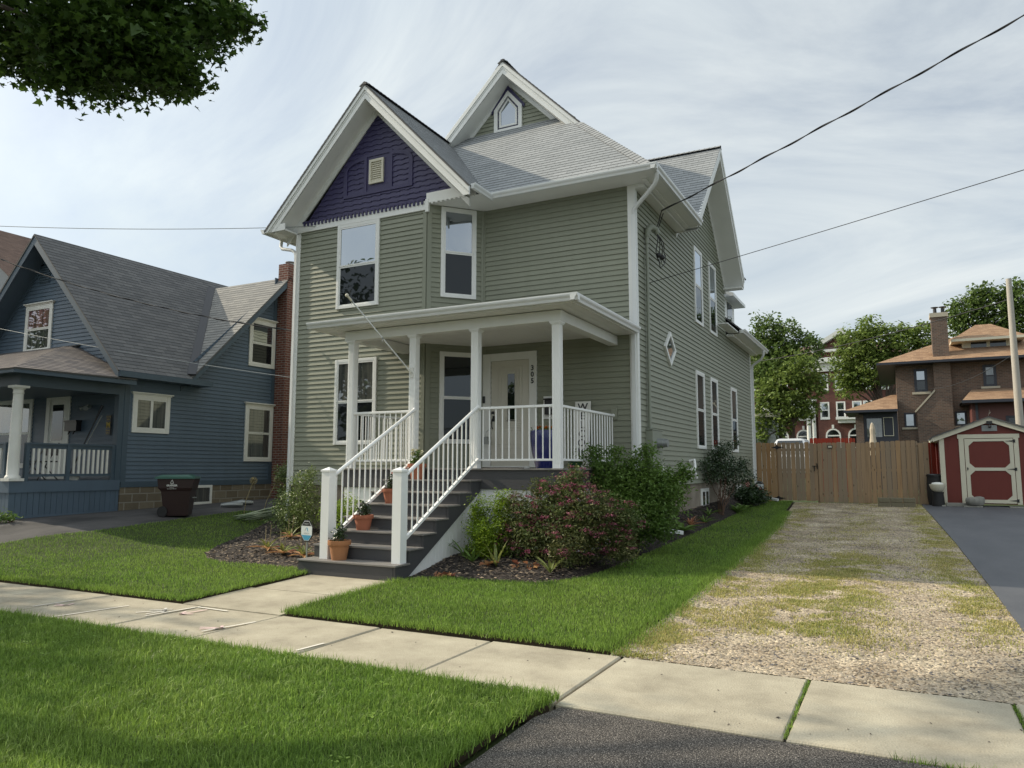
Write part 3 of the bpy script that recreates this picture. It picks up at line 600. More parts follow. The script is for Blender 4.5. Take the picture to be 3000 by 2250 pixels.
mb = MB(); mb.lathe((-7.54, 13.79, 1.16), [(0.03, -0.03), (0.03, 0.03)], 10); mb.tube([(-7.54, 13.78, 1.04), (-7.54, 13.75, 1.0), (-7.54, 13.75, 0.86), (-7.54, 13.79, 0.82)], 0.012, 6); mb.pbox(pr, -7.565, -7.515, 0.98, 1.10, 0.02, 0.035); mb.build('handle', M['black'], dr)
mb = text_mb('3', 0.145, pr, -6.62, 2.06, 0.008, 0.045, bold=0.004); text_mb('0', 0.145, pr, -6.62, 1.925, 0.008, 0.045, bold=0.004, mb=mb); text_mb('5', 0.145, pr, -6.62, 1.79, 0.008, 0.045, bold=0.004, mb=mb); mb.build('house_number', M['black'], HO)
mb = MB(); mb.pbox(pr, -7.785, -7.735, 1.37, 1.52, 0.045, 0.07); mb.build('doorbell', M['black'], HO, bevel=0.006)
# ---- porch
DX0, DX1, DY = -9.16, -4.72, 10.95
mb = MB(); k = 0; y = DY-0.03
while y < 13.8:
    mb.box(DX0-0.02, DX1+0.02, y, min(y+0.135, 13.84), -0.028, 0.0); y += 0.14
mb.build('porch_floor', M['tread'], HO, bevel=0.003)
mb = MB(); mb.box(DX0, DX1, DY, DY+0.03, -0.34, -0.030); mb.box(DX0, DX0+0.03, DY+0.03, 12.9, -0.34, -0.030); mb.box(DX1-0.03, DX1, DY+0.03, 13.84, -0.34, -0.030); mb.build('porch_fascia', M['composite'], HO)
mb = MB()
x = DX0+0.03
while x < DX1-0.03:
    mb.box(x, min(x+0.088, DX1-0.02), DY+0.04, DY+0.055, -1.6, -0.342); mb.box(x+0.088, x+0.098, DY+0.045, DY+0.055, -1.6, -0.343); x += 0.098
y = DY+0.06
while y < 13.8:
    mb.box(DX1-0.045, DX1-0.03, y, y+0.088, -1.6, -0.342); mb.box(DX0+0.03, DX0+0.045, y, y+0.088, -1.6, -0.342); y += 0.098
mb.build('porch_skirt', M['vinyl'], HO)
CX = (-9.10, -7.70, -6.41, -4.88); CY = 11.12
for x in CX:
    mb = MB(); z1 = 2.40; mb.box(x-0.068, x+0.068, CY-0.068, CY+0.068, 0.0, z1)
    for q in (-0.035, 0.0, 0.035):
        for sg in (-1,): mb.box(x+q-0.011, x+q+0.011, CY-0.074, CY-0.068, 0.08, z1-0.08); mb.box(x+0.068, x+0.074, CY+q-0.011, CY+q+0.011, 0.08, z1-0.08)
    mb.box(x-0.085, x+0.085, CY-0.085, CY+0.085, z1-0.05, z1-0.03); mb.box(x-0.10, x+0.10, CY-0.10, CY+0.10, z1-0.03, z1)
    mb.build('porch_column', M['vinyl'], HO, bevel=0.004)
mb = MB(); mb.box(-9.24, -4.77, CY-0.09, CY+0.09, 2.40, 2.58); mb.box(-4.97, -4.78, CY+0.09, YR-0.01, 2.401, 2.579); mb.box(-9.23, -9.05, CY+0.09, YF-0.01, 2.401, 2.579); mb.build('porch_beam', M['white'], HO, bevel=0.006)
mb = MB(); mb.box(-9.72, -4.40, 10.64, 10.66, 2.585, 2.70); mb.box(-4.42, -4.40, 10.66, YR-0.03, 2.586, 2.70); mb.box(-9.72, -9.70, 10.66, YF-0.01, 2.586, 2.70)
x = -9.70
while x < -4.43: mb.box(x, min(x+0.145, -4.42), 10.66, 13.83 if x > -8.7 else 12.88, 2.592, 2.60); x += 0.15
mb.build('porch_ceiling', M['white'], HO)
mb = MB(); gut(mb, (-9.76, 10.64, 2.60), (-4.28, 10.64, 2.60), (0, -1, 0), 0.11, 0.115); gut(mb, (-4.40, 10.53, 2.601), (-4.40, 13.80, 2.601), (1, 0, 0), 0.11, 0.115); mb.build('porch_gutter', M['gutter'], HO)
mb = MB(); roof(mb, [(-9.76, 10.60, 2.70), (-4.36, 10.60, 2.70), (-5.4, 13.84, 3.18), (-9.0, 13.84, 3.18)], 0.14, 0.006); roof(mb, [(-4.36, 10.60, 2.70), (-4.36, 13.84, 2.70), (-5.4, 13.84, 3.18)], 0.14, 0.006); roof(mb, [(-9.76, 10.60, 2.70), (-9.76, 12.9, 2.70), (-9.4, 12.9, 3.0), (-9.0, 13.0, 3.1)], 0.14, 0.006); mb.build('porch_roof', RM, HO)
# railings: square pickets, top and bottom rail
def railing(a, b, n, name='railing', h=1.04, lo=0.14, tw=0.05, pick=0.017):
    a, b = Vector(a), Vector(b); up = Vector((0, 0, 1)); mb = MB()
    mb.bar(a+up*(h-0.02), b+up*(h-0.02), 0.055, 0.042); mb.bar(a+up*lo, b+up*lo, 0.036, 0.036)
    for e in (a, b): 
        mb.ball(e+up*(h-0.02), 0.036, 8)
    o = mb.build(name, M['vinyl'], HO, bevel=0.006)
    for k in range(n):
        q = a.lerp(b, (k+0.5)/n); MB().tube([q+up*(lo+0.012), q+up*(h-0.035)], pick*0.72, 8, cap=False).build('baluster', M['vinyl'], o, smooth=True)
    return o
railing((-6.33, CY, 0), (-4.96, CY, 0), 11); railing((-9.02, CY, 0), (-7.78, CY, 0), 10)
railing((-4.88, CY+0.08, 0), (-4.88, 13.80, 0), 19); railing((-9.10, CY+0.08, 0), (-9.10, 12.86, 0), 12)
# stairs
ST = [(DY-0.34*(8-k), -0.19*(8-k)) for k in range(1, 8)]
for y, z in ST:
    mb = MB(); xa, xb = (-7.98, -6.20); mb.box(xa, xb, y, y+0.175, z-0.026, z); mb.box(xa, xb, y+0.18, y+0.36, z-0.026, z); mb.build('tread', M['tread'], HO, bevel=0.004)
mb = MB()
for i, (y, z) in enumerate(ST):
    zl = z-0.19 if i else -1.62
    mb.box(-7.93, -6.262, y+0.025, y+0.045, zl, z-0.0265)
mb.build('riser', M['composite'], HO)
for xq in (-6.24, -7.955):
    mb = MB(); p = right(xq); prof = [(ST[0][0]+0.03, -1.64)]
    for i, (y, z) in enumerate(ST):
        prof += [(y+0.03, z-0.027)]; ny = ST[i+1][0]+0.03 if i < 6 else DY; prof += [(ny, z-0.027)]
    prof += [(DY, -0.38), (9.0, -1.47), (8.9, -1.64)]
    for i, (y, z) in enumerate(ST):
        ny = ST[i+1][0]+0.03 if i < 6 else DY; lo = lambda yy: max(-1.64, -0.38-(DY-yy)*0.559)
        mb.prism(p, [(y+0.03, lo(y+0.03)), (ny, lo(ny)), (ny, z-0.027), (y+0.03, z-0.027)], -0.02, 0.02)
    mb.build('stringer', M['composite'], HO)
for xq in (-6.27, -7.93):
    mb = MB(); y = 9.0
    while y < DY-0.02:
        lo = -0.385-(DY-y)*0.559; lo2 = -0.385-(DY-y-0.09)*0.559
        mb.prism(right(xq), [(y, -1.62), (y+0.088, -1.62), (y+0.088, lo2), (y, lo)], -0.012, 0); mb.pbox(right(xq), y+0.086, y+0.100, -1.62, lo, -0.012, -0.004); y += 0.098
    mb.build('stair_skirt', M['vinyl'], HO)
for x in (-7.635, -6.33):
    mb = MB(); yy = 8.83; mb.box(x-0.075, x+0.075, yy-0.075, yy+0.075, -1.33, -0.03); mb.box(x-0.088, x+0.088, yy-0.088, yy+0.088, -0.05, -0.025)
    mb.face([(x-0.085, yy-0.085, -0.025), (x+0.085, yy-0.085, -0.025), (x, yy, 0.02)]); mb.face([(x+0.085, yy-0.085, -0.025), (x+0.085, yy+0.085, -0.025), (x, yy, 0.02)]); mb.face([(x+0.085, yy+0.085, -0.025), (x-0.085, yy+0.085, -0.025), (x, yy, 0.02)]); mb.face([(x-0.085, yy+0.085, -0.025), (x-0.085, yy-0.085, -0.025), (x, yy, 0.02)])
    mb.build('newel_post', M['vinyl'], HO)
    a, b = Vector((x, 8.92, -0.12)), Vector((x, 11.05, 1.04)); mb = MB(); mb.tube([a, b], 0.030, 10); mb.ball(b, 0.036); lo0, lo1 = Vector((x, 8.92, -1.03)), Vector((x, 11.05, 0.15)); mb.bar(lo0, lo1, 0.045, 0.04)
    o = mb.build('stair_rail', M['vinyl'], HO, smooth=True)
    for k in range(15):
        t = (k+0.6)/15.4; MB().tube([lo0.lerp(lo1, t), a.lerp(b, t)], 0.0125, 8, cap=False).build('baluster', M['vinyl'], o, smooth=True)
# service mast and meter
mb = MB(); mb.tube([(-4.33, 14.40, 0.78), (-4.33, 14.44, 4.62)], 0.032, 12); mb.tube([(-4.33, 14.44, 4.55), (-4.33, 14.45, 4.78)], 0.04, 12); mb.lathe((-4.33, 14.44, 2.2), [(0.036, 0), (0.036, 0.03)], 12)
mb.tube([(-4.33, 14.44, 4.70), (-4.31, 14.46, 4.85), (-4.27, 14.54, 4.92), (-4.20, 14.64, 4.90), (-4.17, 14.68, 4.80)], [0.045, 0.065, 0.075, 0.07, 0.06], 12); mb.bar((-4.36, 14.36, 4.3), (-4.36, 14.36, -0.5), 0.012, 0.012, up=(0, 1, 0)); ms = mb.build('service_mast', M['meter'], HO, smooth=True)
mb = MB(); mb.pbox(ps, 14.28, 14.95, 0.0, 0.75, 0.0, 0.16); mb.pbox(ps, 14.26, 14.97, 0.75, 0.77, 0.0, 0.17); me_ = mb.build('electric_meter', M['meter'], HO, bevel=0.01)
mb = MB(); mb.tube([(-4.24, 14.62, 0.50), (-4.12, 14.62, 0.50)], 0.095, 16); mb.tube([(-4.12, 14.62, 0.50), (-4.04, 14.62, 0.50)], 0.082, 16); mb.build('meter_dial', M['steel'], me_, smooth=True)
mb = MB(); mb.tube([(-4.37, 17.62, 0.17), (-4.25, 17.62, 0.20), (-4.22, 17.55, 0.05), (-4.22, 17.45, -0.05)], 0.035, 10); mb.tube([(-4.37, 17.2, -0.02), (-4.2, 17.2, -0.02), (-4.16, 17.32, -0.12), (-4.16, 17.4, -0.22)], 0.035, 10); mb.pbox(ps, 14.9, 15.15, -0.35, 0.10, 0, 0.12); mb.build('vent_pipe', M['vinyl'], HO, smooth=True)
mb = MB()
mb.tube([(-4.20, 14.60, 4.84), (-4.12, 14.58, 5.0), (-4.05, 14.50, 5.15), (-4.0, 14.45, 5.22)], 0.010, 6); mb.tube([(-4.19, 14.66, 4.82), (-4.10, 14.62, 5.0), (-4.0, 14.52, 5.17)], 0.010, 6)
for j, (dy, dz) in enumerate(((0.10, -0.55), (0.34, -0.52), (0.52, -0.48), (0.60, -0.30))):
    pts = [Vector((-4.18, 14.66, 4.80)).lerp(Vector((-4.18, 14.66+dy, 4.80+dz)), t/6)+Vector((0.03*math.sin(t), 0.10*math.sin(math.pi*t/6)*(j-1), 0)) for t in range(7)]; mb.tube(pts, 0.010, 6)
mb.tube([(-4.18, 14.76, 4.30), (-4.18, 14.85, 4.12), (-4.18, 15.0, 4.20), (-4.18, 15.22, 4.32), (-4.18, 15.26, 4.50)], 0.010, 6); mb.ball((-4.17, 14.72, 4.36), 0.055, 8); mb.ball((-4.17, 14.98, 4.38), 0.055, 8)
mb.build('drip_loop', M['cable'], ms)
mb = MB(); mb.pbox(pr, -4.93, -4.80, 0.94, 1.18, 0.0, 0.05); mb.build('outlet_box', M['siding_trim'], HO, bevel=0.006)
# ================================================================ ground, paving, lawns
def rampmat(name, stops, scale=3.0, detail=8, rough=0.95, bump=0.3, bscale=60, fine=0.3, fscale=180, stretch=(1, 1, 1), voro=0.0, spec=0.2, big=0.0, bigs=0.35):
    m = bpy.data.materials.new(name); m.use_nodes = True; t = m.node_tree; n = t.nodes; l = t.links; b = n['Principled BSDF']; b.inputs['Roughness'].default_value = rough; b.inputs['Specular IOR Level'].default_value = spec
    co = n.new('ShaderNodeTexCoord').outputs['UV']; mpn = n.new('ShaderNodeMapping'); mpn.inputs['Scale'].default_value = stretch; l.new(co, mpn.inputs[0])
    nz = n.new('ShaderNodeTexNoise'); nz.inputs['Scale'].default_value = scale; nz.inputs['Detail'].default_value = detail; nz.inputs['Roughness'].default_value = 0.65; l.new(mpn.outputs[0], nz.inputs['Vector'])
    r = n.new('ShaderNodeValToRGB'); e = r.color_ramp.elements
    while len(e) < len(stops): e.new(0.5)
    for k, (p_, c) in enumerate(stops): e[k].position = p_; e[k].color = (*c, 1)
    l.new(nz.outputs[0], r.inputs[0]); cur = r.outputs[0]
    f = n.new('ShaderNodeTexNoise'); f.inputs['Scale'].default_value = fscale; f.inputs['Detail'].default_value = 3; l.new(co, f.inputs['Vector'])
    k = n.new('ShaderNodeMath'); k.operation = 'MULTIPLY_ADD'; l.new(f.outputs[0], k.inputs[0]); k.inputs[1].default_value = fine*2; k.inputs[2].default_value = 1-fine
    fac = k.outputs[0]
    if big:
        g = n.new('ShaderNodeTexNoise'); g.inputs['Scale'].default_value = bigs; g.inputs['Detail'].default_value = 5; l.new(co, g.inputs['Vector'])
        k2 = n.new('ShaderNodeMath'); k2.operation = 'MULTIPLY_ADD'; l.new(g.outputs[0], k2.inputs[0]); k2.inputs[1].default_value = big*2; k2.inputs[2].default_value = 1-big
        k3 = n.new('ShaderNodeMath'); k3.operation = 'MULTIPLY'; l.new(fac, k3.inputs[0]); l.new(k2.outputs[0], k3.inputs[1]); fac = k3.outputs[0]
    hsrc = f.outputs[0]
    if voro:
        vz = n.new('ShaderNodeTexVoronoi'); vz.inputs['Scale'].default_value = voro; l.new(co, vz.inputs['Vector'])
        hs = n.new('ShaderNodeSeparateColor'); l.new(vz.outputs['Color'], hs.inputs[0])
        k4 = n.new('ShaderNodeMath'); k4.operation = 'MULTIPLY_ADD'; l.new(hs.outputs[0], k4.inputs[0]); k4.inputs[1].default_value = 1.4; k4.inputs[2].default_value = 0.30
        k5 = n.new('ShaderNodeMath'); k5.operation = 'MULTIPLY'; l.new(fac, k5.inputs[0]); l.new(k4.outputs[0], k5.inputs[1]); fac = k5.outputs[0]
        inv = n.new('ShaderNodeMath'); inv.operation = 'SUBTRACT'; inv.inputs[0].default_value = 1; l.new(vz.outputs['Distance'], inv.inputs[1]); hsrc = inv.outputs[0]
    sc = n.new('ShaderNodeVectorMath'); sc.operation = 'SCALE'; l.new(cur, sc.inputs[0]); l.new(fac, sc.inputs['Scale']); l.new(sc.outputs[0], b.inputs['Base Color'])
    bp = n.new('ShaderNodeBump'); bp.inputs['Strength'].default_value = bump; bp.inputs['Distance'].default_value = 0.012; l.new(hsrc, bp.inputs['Height']); l.new(bp.outputs[0], b.inputs['Normal'])
    return m
M['earth'] = rampmat('turf_soil', [(0.35, (0.030, 0.042, 0.016)), (0.65, (0.055, 0.075, 0.025))], 2.0)
M['soil'] = rampmat('dark_soil', [(0.3, (0.030, 0.022, 0.014)), (0.7, (0.075, 0.056, 0.036))], 6)
M['pave'] = rampmat('pavement_concrete', [(0.28, (0.28, 0.25, 0.19)), (0.50, (0.40, 0.36, 0.275)), (0.72, (0.49, 0.45, 0.345))], 1.9, 12, 0.9, 0.5, fine=0.34, fscale=85, big=0.16, bigs=0.8)
M['tar'] = rampmat('coarse_asphalt', [(0.36, (0.040, 0.036, 0.034)), (0.54, (0.095, 0.086, 0.078)), (0.66, (0.36, 0.33, 0.29))], 110, 4, 0.8, 0.6, fine=0.45, fscale=230, voro=140, big=0.18, bigs=0.9)
M['seal'] = rampmat('sealed_asphalt', [(0.35, (0.070, 0.074, 0.084)), (0.65, (0.098, 0.101, 0.111))], 1.4, 8, 0.62, 0.15, fine=0.12, fscale=200, big=0.12, bigs=0.25, stretch=(1, 0.35, 1), spec=0.35)
M['oldtar'] = rampmat('old_asphalt', [(0.35, (0.050, 0.050, 0.052)), (0.65, (0.115, 0.11, 0.11))], 1.1, 9, 0.85, 0.3, fine=0.25, fscale=120, stretch=(1.4, 0.5, 1))
M['gravel'] = rampmat('pale_gravel', [(0.36, (0.21, 0.165, 0.115)), (0.50, (0.34, 0.275, 0.195)), (0.64, (0.47, 0.40, 0.29))], 1.3, 10, 0.95, 1.0, fine=0.40, fscale=60, voro=42, big=0.15, bigs=0.7)
M['mulch_base'] = rampmat('dark_bark_mulch', [(0.35, (0.016, 0.013, 0.012)), (0.65, (0.045, 0.036, 0.030))], 30, 4, 0.9, 1.0, fine=0.4, fscale=60, voro=40)
G = -0.06
def carve(x, y): return zg(x, y)-0.07
sheet('ground', [(-26, -2), (9, -2), (9, 28), (-26, 28)], carve, M['earth'], 0.5)
mb = MB()
for q in ([(-500, -500), (500, -500), (500, -2), (-500, -2)], [(-500, 28), (500, 28), (500, 900), (-500, 900)], [(-500, -2), (-26, -2), (-26, 28), (-500, 28)], [(9, -2), (500, -2), (500, 28), (9, 28)]):
    mb.face([(a, b, -1.20 if b > 27 else (-1.62 if b < -1 and False else -1.70)) for a, b in q], [(a*0.2, b*0.2) for a, b in q])
o = mb.build('ground', M['earth'], org=Vector((0, 0, -1.7))); tag(o, kind='structure')
o = MB().face([(-60, -12, -1.672), (40, -12, -1.672), (40, -1.2, -1.672), (-60, -1.2, -1.672)], [(-60, -12), (40, -12), (40, -1.2), (-60, -1.2)]).build('road', M['oldtar']); tag(o, kind='structure')
# pavement slabs with open joints
JX = [-16.4, -14.9, -13.4, -11.9, -10.40, -8.95, -7.30, -6.07, -4.74, -3.46, -2.19, -0.69, 0.62, 2.1, 3.6, 5.1, 6.6]
mb = MB()
for a, b in zip(JX[:-1], JX[1:]):
    zt = lambda x, y: float(zg(x, y))+0.0
    q = random.uniform(-0.005, 0.006)
    x0, x1, y0, y1 = a+0.011, b-0.011, 4.90, 6.33; z = -1.6+q; c = 0.012
    top = [(x0+c, y0+c, z), (x1-c, y0+c, z), (x1-c, y1-c, z), (x0+c, y1-c, z)]; mid = [(x0, y0, z-c), (x1, y0, z-c), (x1, y1, z-c), (x0, y1, z-c)]; bot = [(x, y, z-0.1) for x, y, _ in mid]
    uvp = lambda P_: [(x+a*3.7, y) for x, y, _ in P_]
    mb.face(top, uvp(top))
    for k in range(4):
        k2 = (k+1) % 4; mb.face([mid[k], mid[k2], top[k2], top[k]], uvp([mid[k], mid[k2], top[k2], top[k]])); mb.face([bot[k], bot[k2], mid[k2], mid[k]], uvp([bot[k], bot[k2], mid[k2], mid[k]]))
mb.face([(-16.4, 4.905, -1.632), (6.6, 4.905, -1.632), (6.6, 6.33, -1.632), (-16.4, 6.33, -1.632)], None, 1); o = mb.build('pavement', [M['pave'], M['mulch_base']]); tag(o, kind='structure')
mb = MB()
for y0, y1 in ((6.345, 7.47), (7.485, 8.66)):
    pts = [(-7.66, y0), (-6.12, y0), (-6.12-0.03*(y0 > 7), y1), (-7.74, y1)]; mb.face([(a, b, float(zg(a, b))+0.0) for a, b in pts], pts)
    for k in range(4):
        a, b = pts[k], pts[(k+1) % 4]; mb.face([(a[0], a[1], float(zg(*a))-0.1), (b[0], b[1], float(zg(*b))-0.1), (b[0], b[1], float(zg(*b))), (a[0], a[1], float(zg(*a)))], [a, b, b, a])
o = mb.build('path', M['pave']); tag(o, kind='structure')
o = sheet('driveway_apron', [(-2.20, 0.2), (7, 0.2), (7, 4.86), (-2.12, 4.86), (-2.2, 4.6)], lambda x, y: zg(x, y)-0.01, M['tar'], 0.5)
DRV = [(-2.30, 6.345), (1.02, 6.345), (0.98, 8.5), (0.95, 11), (0.86, 16), (0.70, 22), (0.56, 26.5), (-3.1, 26.5), (-2.80, 22), (-2.50, 17.7), (-2.33, 12), (-2.28, 8)]
o = sheet('gravel_driveway', DRV, lambda x, y: zg(x, y)-0.005, M['gravel'], 0.5)
o = sheet('driveway', [(1.02, 6.345), (9, 6.345), (9, 26.4), (0.56, 26.4), (0.70, 22), (0.86, 16), (0.95, 11), (0.98, 8.5)], lambda x, y: zg(x, y)+0.012, M['seal'], 1.0, skirt=0.05)
o = sheet('neighbour_driveway', [(-15.6, 6.345), (-14.75, 8.16), (-14.55, 9.75), (-14.85, 12.2), (-15.05, 14.0), (-14.8, 15.0), (-13.9, 17), (-13.9, 28), (-17.05, 28), (-17.05, 9.2), (-18.5, 8.6), (-26, 8.6), (-26, 6.345)], lambda x, y: zg(x, y)-0.004, M['oldtar'], 0.7)
BR = [(-6.18, 8.66), (-5.71, 9.04), (-5.12, 9.05), (-4.4, 9.14), (-4.1, 9.42), (-3.9, 9.9), (-3.85, 10.6), (-3.84, 12.1), (-3.85, 15.9), (-3.95, 21.7), (-3.85, 26.3)]
BL = [(-7.82, 8.70), (-8.2, 8.84), (-9.03, 8.87), (-9.83, 8.83), (-10.4, 9.03), (-10.9, 9.43), (-11.25, 9.98), (-11.6, 10.63), (-12.1, 11.43), (-12.9, 12.63), (-13.3, 13.33), (-13.75, 14.3)]
def zbr(x, y): return zg(x, y)+0.0+0.16*ss(0, 0.5, -x-3.9)*ss(8.9, 10.3, y)+0.20*ss(0.1, 0.5, -x-3.9)*ss(13, 16, y)
def zbl(x, y): return zg(x, y)+0.0+0.10*ss(8.8, 10.5, y)
bedr = BR+[(-4.42, 26.3), (-4.42, 11.2), (-6.26, 11.2), (-6.26, 8.7)]; bedl = BL+[(-13.9, 17), (-12.3, 17), (-12.3, 12.95), (-8.9, 12.95), (-8.0, 11.2)]
sheet('garden_bed', bedr, zbr, M['mulch_base'], 0.35); sheet('garden_bed', bedl, zbl, M['mulch_base'], 0.35)
LW = 0.03
LA = [(-22, -0.6), (-2.30, -0.6), (-2.30, 4.5), (-2.20, 4.84), (-22, 4.84)]
LL = [(-15.45, 6.40), (-7.72, 6.40), (-7.80, 8.62)]+BL[1:]+[(-14.5, 15.0), (-15.0, 14.0), (-14.80, 12.2), (-14.50, 9.75), (-14.70, 8.16)]
LR = [(-6.08, 6.40), (-2.34, 6.40), (-2.32, 8), (-2.37, 12), (-2.54, 17.7), (-2.84, 22), (-3.14, 26.4), (-3.8, 26.4)]+[(x+0.02, y-0.02) for x, y in BR[::-1][1:]]+[(-6.12, 8.55)]
zl = lambda x, y: zg(x, y)+LW
sheet('lawn', LA, zl, M['earth'], 0.5, skirt=0.08, mskirt=M['soil']); sheet('lawn', LL, zl, M['earth'], 0.5, skirt=0.08, mskirt=M['soil']); sheet('lawn', LR, zl, M['earth'], 0.5, skirt=0.08, mskirt=M['soil'])
# ---------------------------------------------------------------- blades of grass
M['grass'] = mat('grass_blade', (0.118, 0.232, 0.034), 0.5, 0.42, 0.8, island=0.45, col2=(0.245, 0.355, 0.068), trans=0.42, spec=0.3)
M['grass_tip'] = mat('light_grass_blade', (0.24, 0.38, 0.07), 0.5, 0.2, 2, island=0.35, col2=(0.34, 0.44, 0.12), trans=0.4, spec=0.3)
M['grass_dry'] = mat('thin_dry_grass', (0.30, 0.33, 0.085), 0.7, 0.2, 1.2, island=0.35, col2=(0.50, 0.43, 0.19), trans=0.3, spec=0.1)
def blades(name, poly, dens, h, wd, m, zf, lean=0.5, mask=None, label=None, curl=1.0):
    xs = [q[0] for q in poly]; ys = [q[1] for q in poly]; x0, x1, y0, y1 = min(xs), max(xs), min(ys), max(ys)
    n = int((x1-x0)*(y1-y0)*dens); x = RNG.uniform(x0, x1, n); y = RNG.uniform(y0, y1, n); k = inpoly(x, y, poly)
    # only where the camera could look, a step to either side included
    dist = np.hypot(x, y); ang = np.arctan2(-x, y)
    k &= (ang < math.radians(70)) & (ang > -math.radians(16))
    if mask is not None: k &= RNG.random(n) < mask(x, y)
    x, y = x[k], y[k]; n = len(x); z = zf(x, y)
    clump = 0.75+0.7*np.sin(x*7.3+np.sin(y*5.1)*2)*np.sin(y*6.7+np.sin(x*4.3)*2)+0.35*np.sin(x*17+y*5)*np.sin(y*19-x*4)
    H = h*(0.6+0.7*RNG.random(n))*(0.82+0.25*clump); W = wd*(0.7+0.6*RNG.random(n))
    a = RNG.uniform(0, 2*math.pi, n); fa = a+math.pi/2+RNG.normal(0, 0.6, n); la = lean*RNG.random(n)
    dx, dy = np.cos(a), np.sin(a); fx, fy = np.cos(fa), np.sin(fa)
    V = np.zeros((n, 5, 3)); b = np.stack([x, y, z], 1)
    V[:, 0] = b+np.stack([-dx*W, -dy*W, 0*x-0.01], 1)/2; V[:, 1] = b+np.stack([dx*W, dy*W, 0*x-0.01], 1)/2
    mid = b+np.stack([fx*H*la*0.35, fy*H*la*0.35, H*0.55], 1)
    V[:, 2] = mid+np.stack([dx*W, dy*W, 0*x], 1)*0.36; V[:, 3] = mid-np.stack([dx*W, dy*W, 0*x], 1)*0.36
    V[:, 4] = b+np.stack([fx*H*la*1.1*curl, fy*H*la*1.1*curl, H*(1-0.35*la)], 1)
    i = np.arange(n)[:, None]*5; F = np.concatenate([i+[0, 1, 2], i+[0, 2, 3], i+[3, 2, 4]], 0)
    o = npobj(name, V.reshape(-1, 3), F, m); tag(o, label, 'grass', kind='stuff'); return o
near = lambda x, y: np.clip(1.35-np.hypot(x, y)/14, 0.22, 1)
blades('grass', [(-12, 1.0), (-2.27, 1.0), (-2.24, 4.4), (-2.14, 4.93), (-13, 4.90)], 11500, 0.052, 0.0048, M['grass'], zl, 0.9, near, 'longer dark green grass of the verge between pavement and road')
blades('grass', [(-12, 1.0), (-2.27, 1.0), (-2.24, 4.4), (-2.14, 4.93), (-12, 4.90)], 1000, 0.072, 0.0062, M['grass_tip'], zl, 1.1, lambda x, y: near(x, y)*np.clip(0.5+0.9*np.sin(x*2.9+np.sin(y*2.2)*2)*np.sin(y*3.1+x), 0.05, 1), 'lighter yellow-green blades standing in tufts in the verge')
blades('grass', LL, 5600, 0.038, 0.0060, M['grass'], zl, 0.7, near, 'mown green lawn left of the front path')
blades('grass', LR, 6600, 0.038, 0.0060, M['grass'], zl, 0.7, near, 'mown green lawn between the front path and the gravel drive')
def edge_grass(name, line, n, h, m, label, spread=0.03, zf=zl, wd=0.006):
    P_ = []
    for a, b in zip(line[:-1], line[1:]):
        k = int(n*math.dist(a, b)); t = RNG.random(k)[:, None]; P_.append(np.array(a)[None]*(1-t)+np.array(b)[None]*t+RNG.normal(0, spread, (k, 2)))
    q = np.concatenate(P_); x, y = q[:, 0], q[:, 1]; n = len(x); z = zf(x, y)-0.01
    H = h*(0.5+RNG.random(n)); W = wd*(0.7+0.6*RNG.random(n)); a = RNG.uniform(0, 2*math.pi, n); fa = RNG.uniform(0, 2*math.pi, n); la = RNG.random(n)*0.9
    V = np.zeros((n, 3, 3)); b = np.stack([x, y, z], 1); d = np.stack([np.cos(a), np.sin(a), 0*a], 1)*W[:, None]/2
    V[:, 0] = b-d; V[:, 1] = b+d; V[:, 2] = b+np.stack([np.cos(fa)*H*la, np.sin(fa)*H*la, H], 1)
    o = npobj(name, V.reshape(-1, 3), np.arange(n*3).reshape(-1, 3), m); tag(o, label, 'grass', kind='stuff')
edge_grass('grass', [(-14, 4.88), (-2.2, 4.88)], 620, 0.070, M['grass'], 'ragged grass edge hanging over the near side of the pavement', 0.04)
edge_grass('grass', [(-15.4, 6.40), (-7.72, 6.40), (-7.80, 8.62)], 700, 0.058, M['grass'], 'grass edge of the left lawn along pavement and path', 0.035)
edge_grass('grass', [(-6.12, 8.5), (-6.08, 6.40), (-2.32, 6.40)], 700, 0.062, M['grass'], 'grass edge of the right lawn along path and pavement', 0.038)
edge_grass('grass', [(-2.33, 6.4), (-2.31, 8), (-2.37, 12), (-2.54, 17.7), (-2.84, 22)], 1100, 0.050, M['grass'], 'thinning grass edge beside the gravel drive', 0.09)
edge_grass('grass', [(-2.29, 0.8), (-2.28, 4.4), (-2.2, 4.85)], 420, 0.085, M['grass'], 'ragged verge grass beside the asphalt apron', 0.04)
edge_grass('weeds', [(-0.69, 4.93), (-0.69, 6.3)], 260, 0.024, M['grass'], 'small weeds growing in the open pavement joint', 0.007, lambda x, y: zg(x, y)-0.005)
edge_grass('weeds', [(0.62, 4.93), (0.62, 6.3)], 350, 0.024, M['grass'], 'small weeds in the joint at the right edge of the pavement', 0.008, lambda x, y: zg(x, y)-0.005)
edge_grass('weeds', [(-0.1, 4.87), (0.8, 4.87)], 260, 0.045, M['grass'], 'weeds between pavement and asphalt apron', 0.015, lambda x, y: zg(x, y)-0.01)
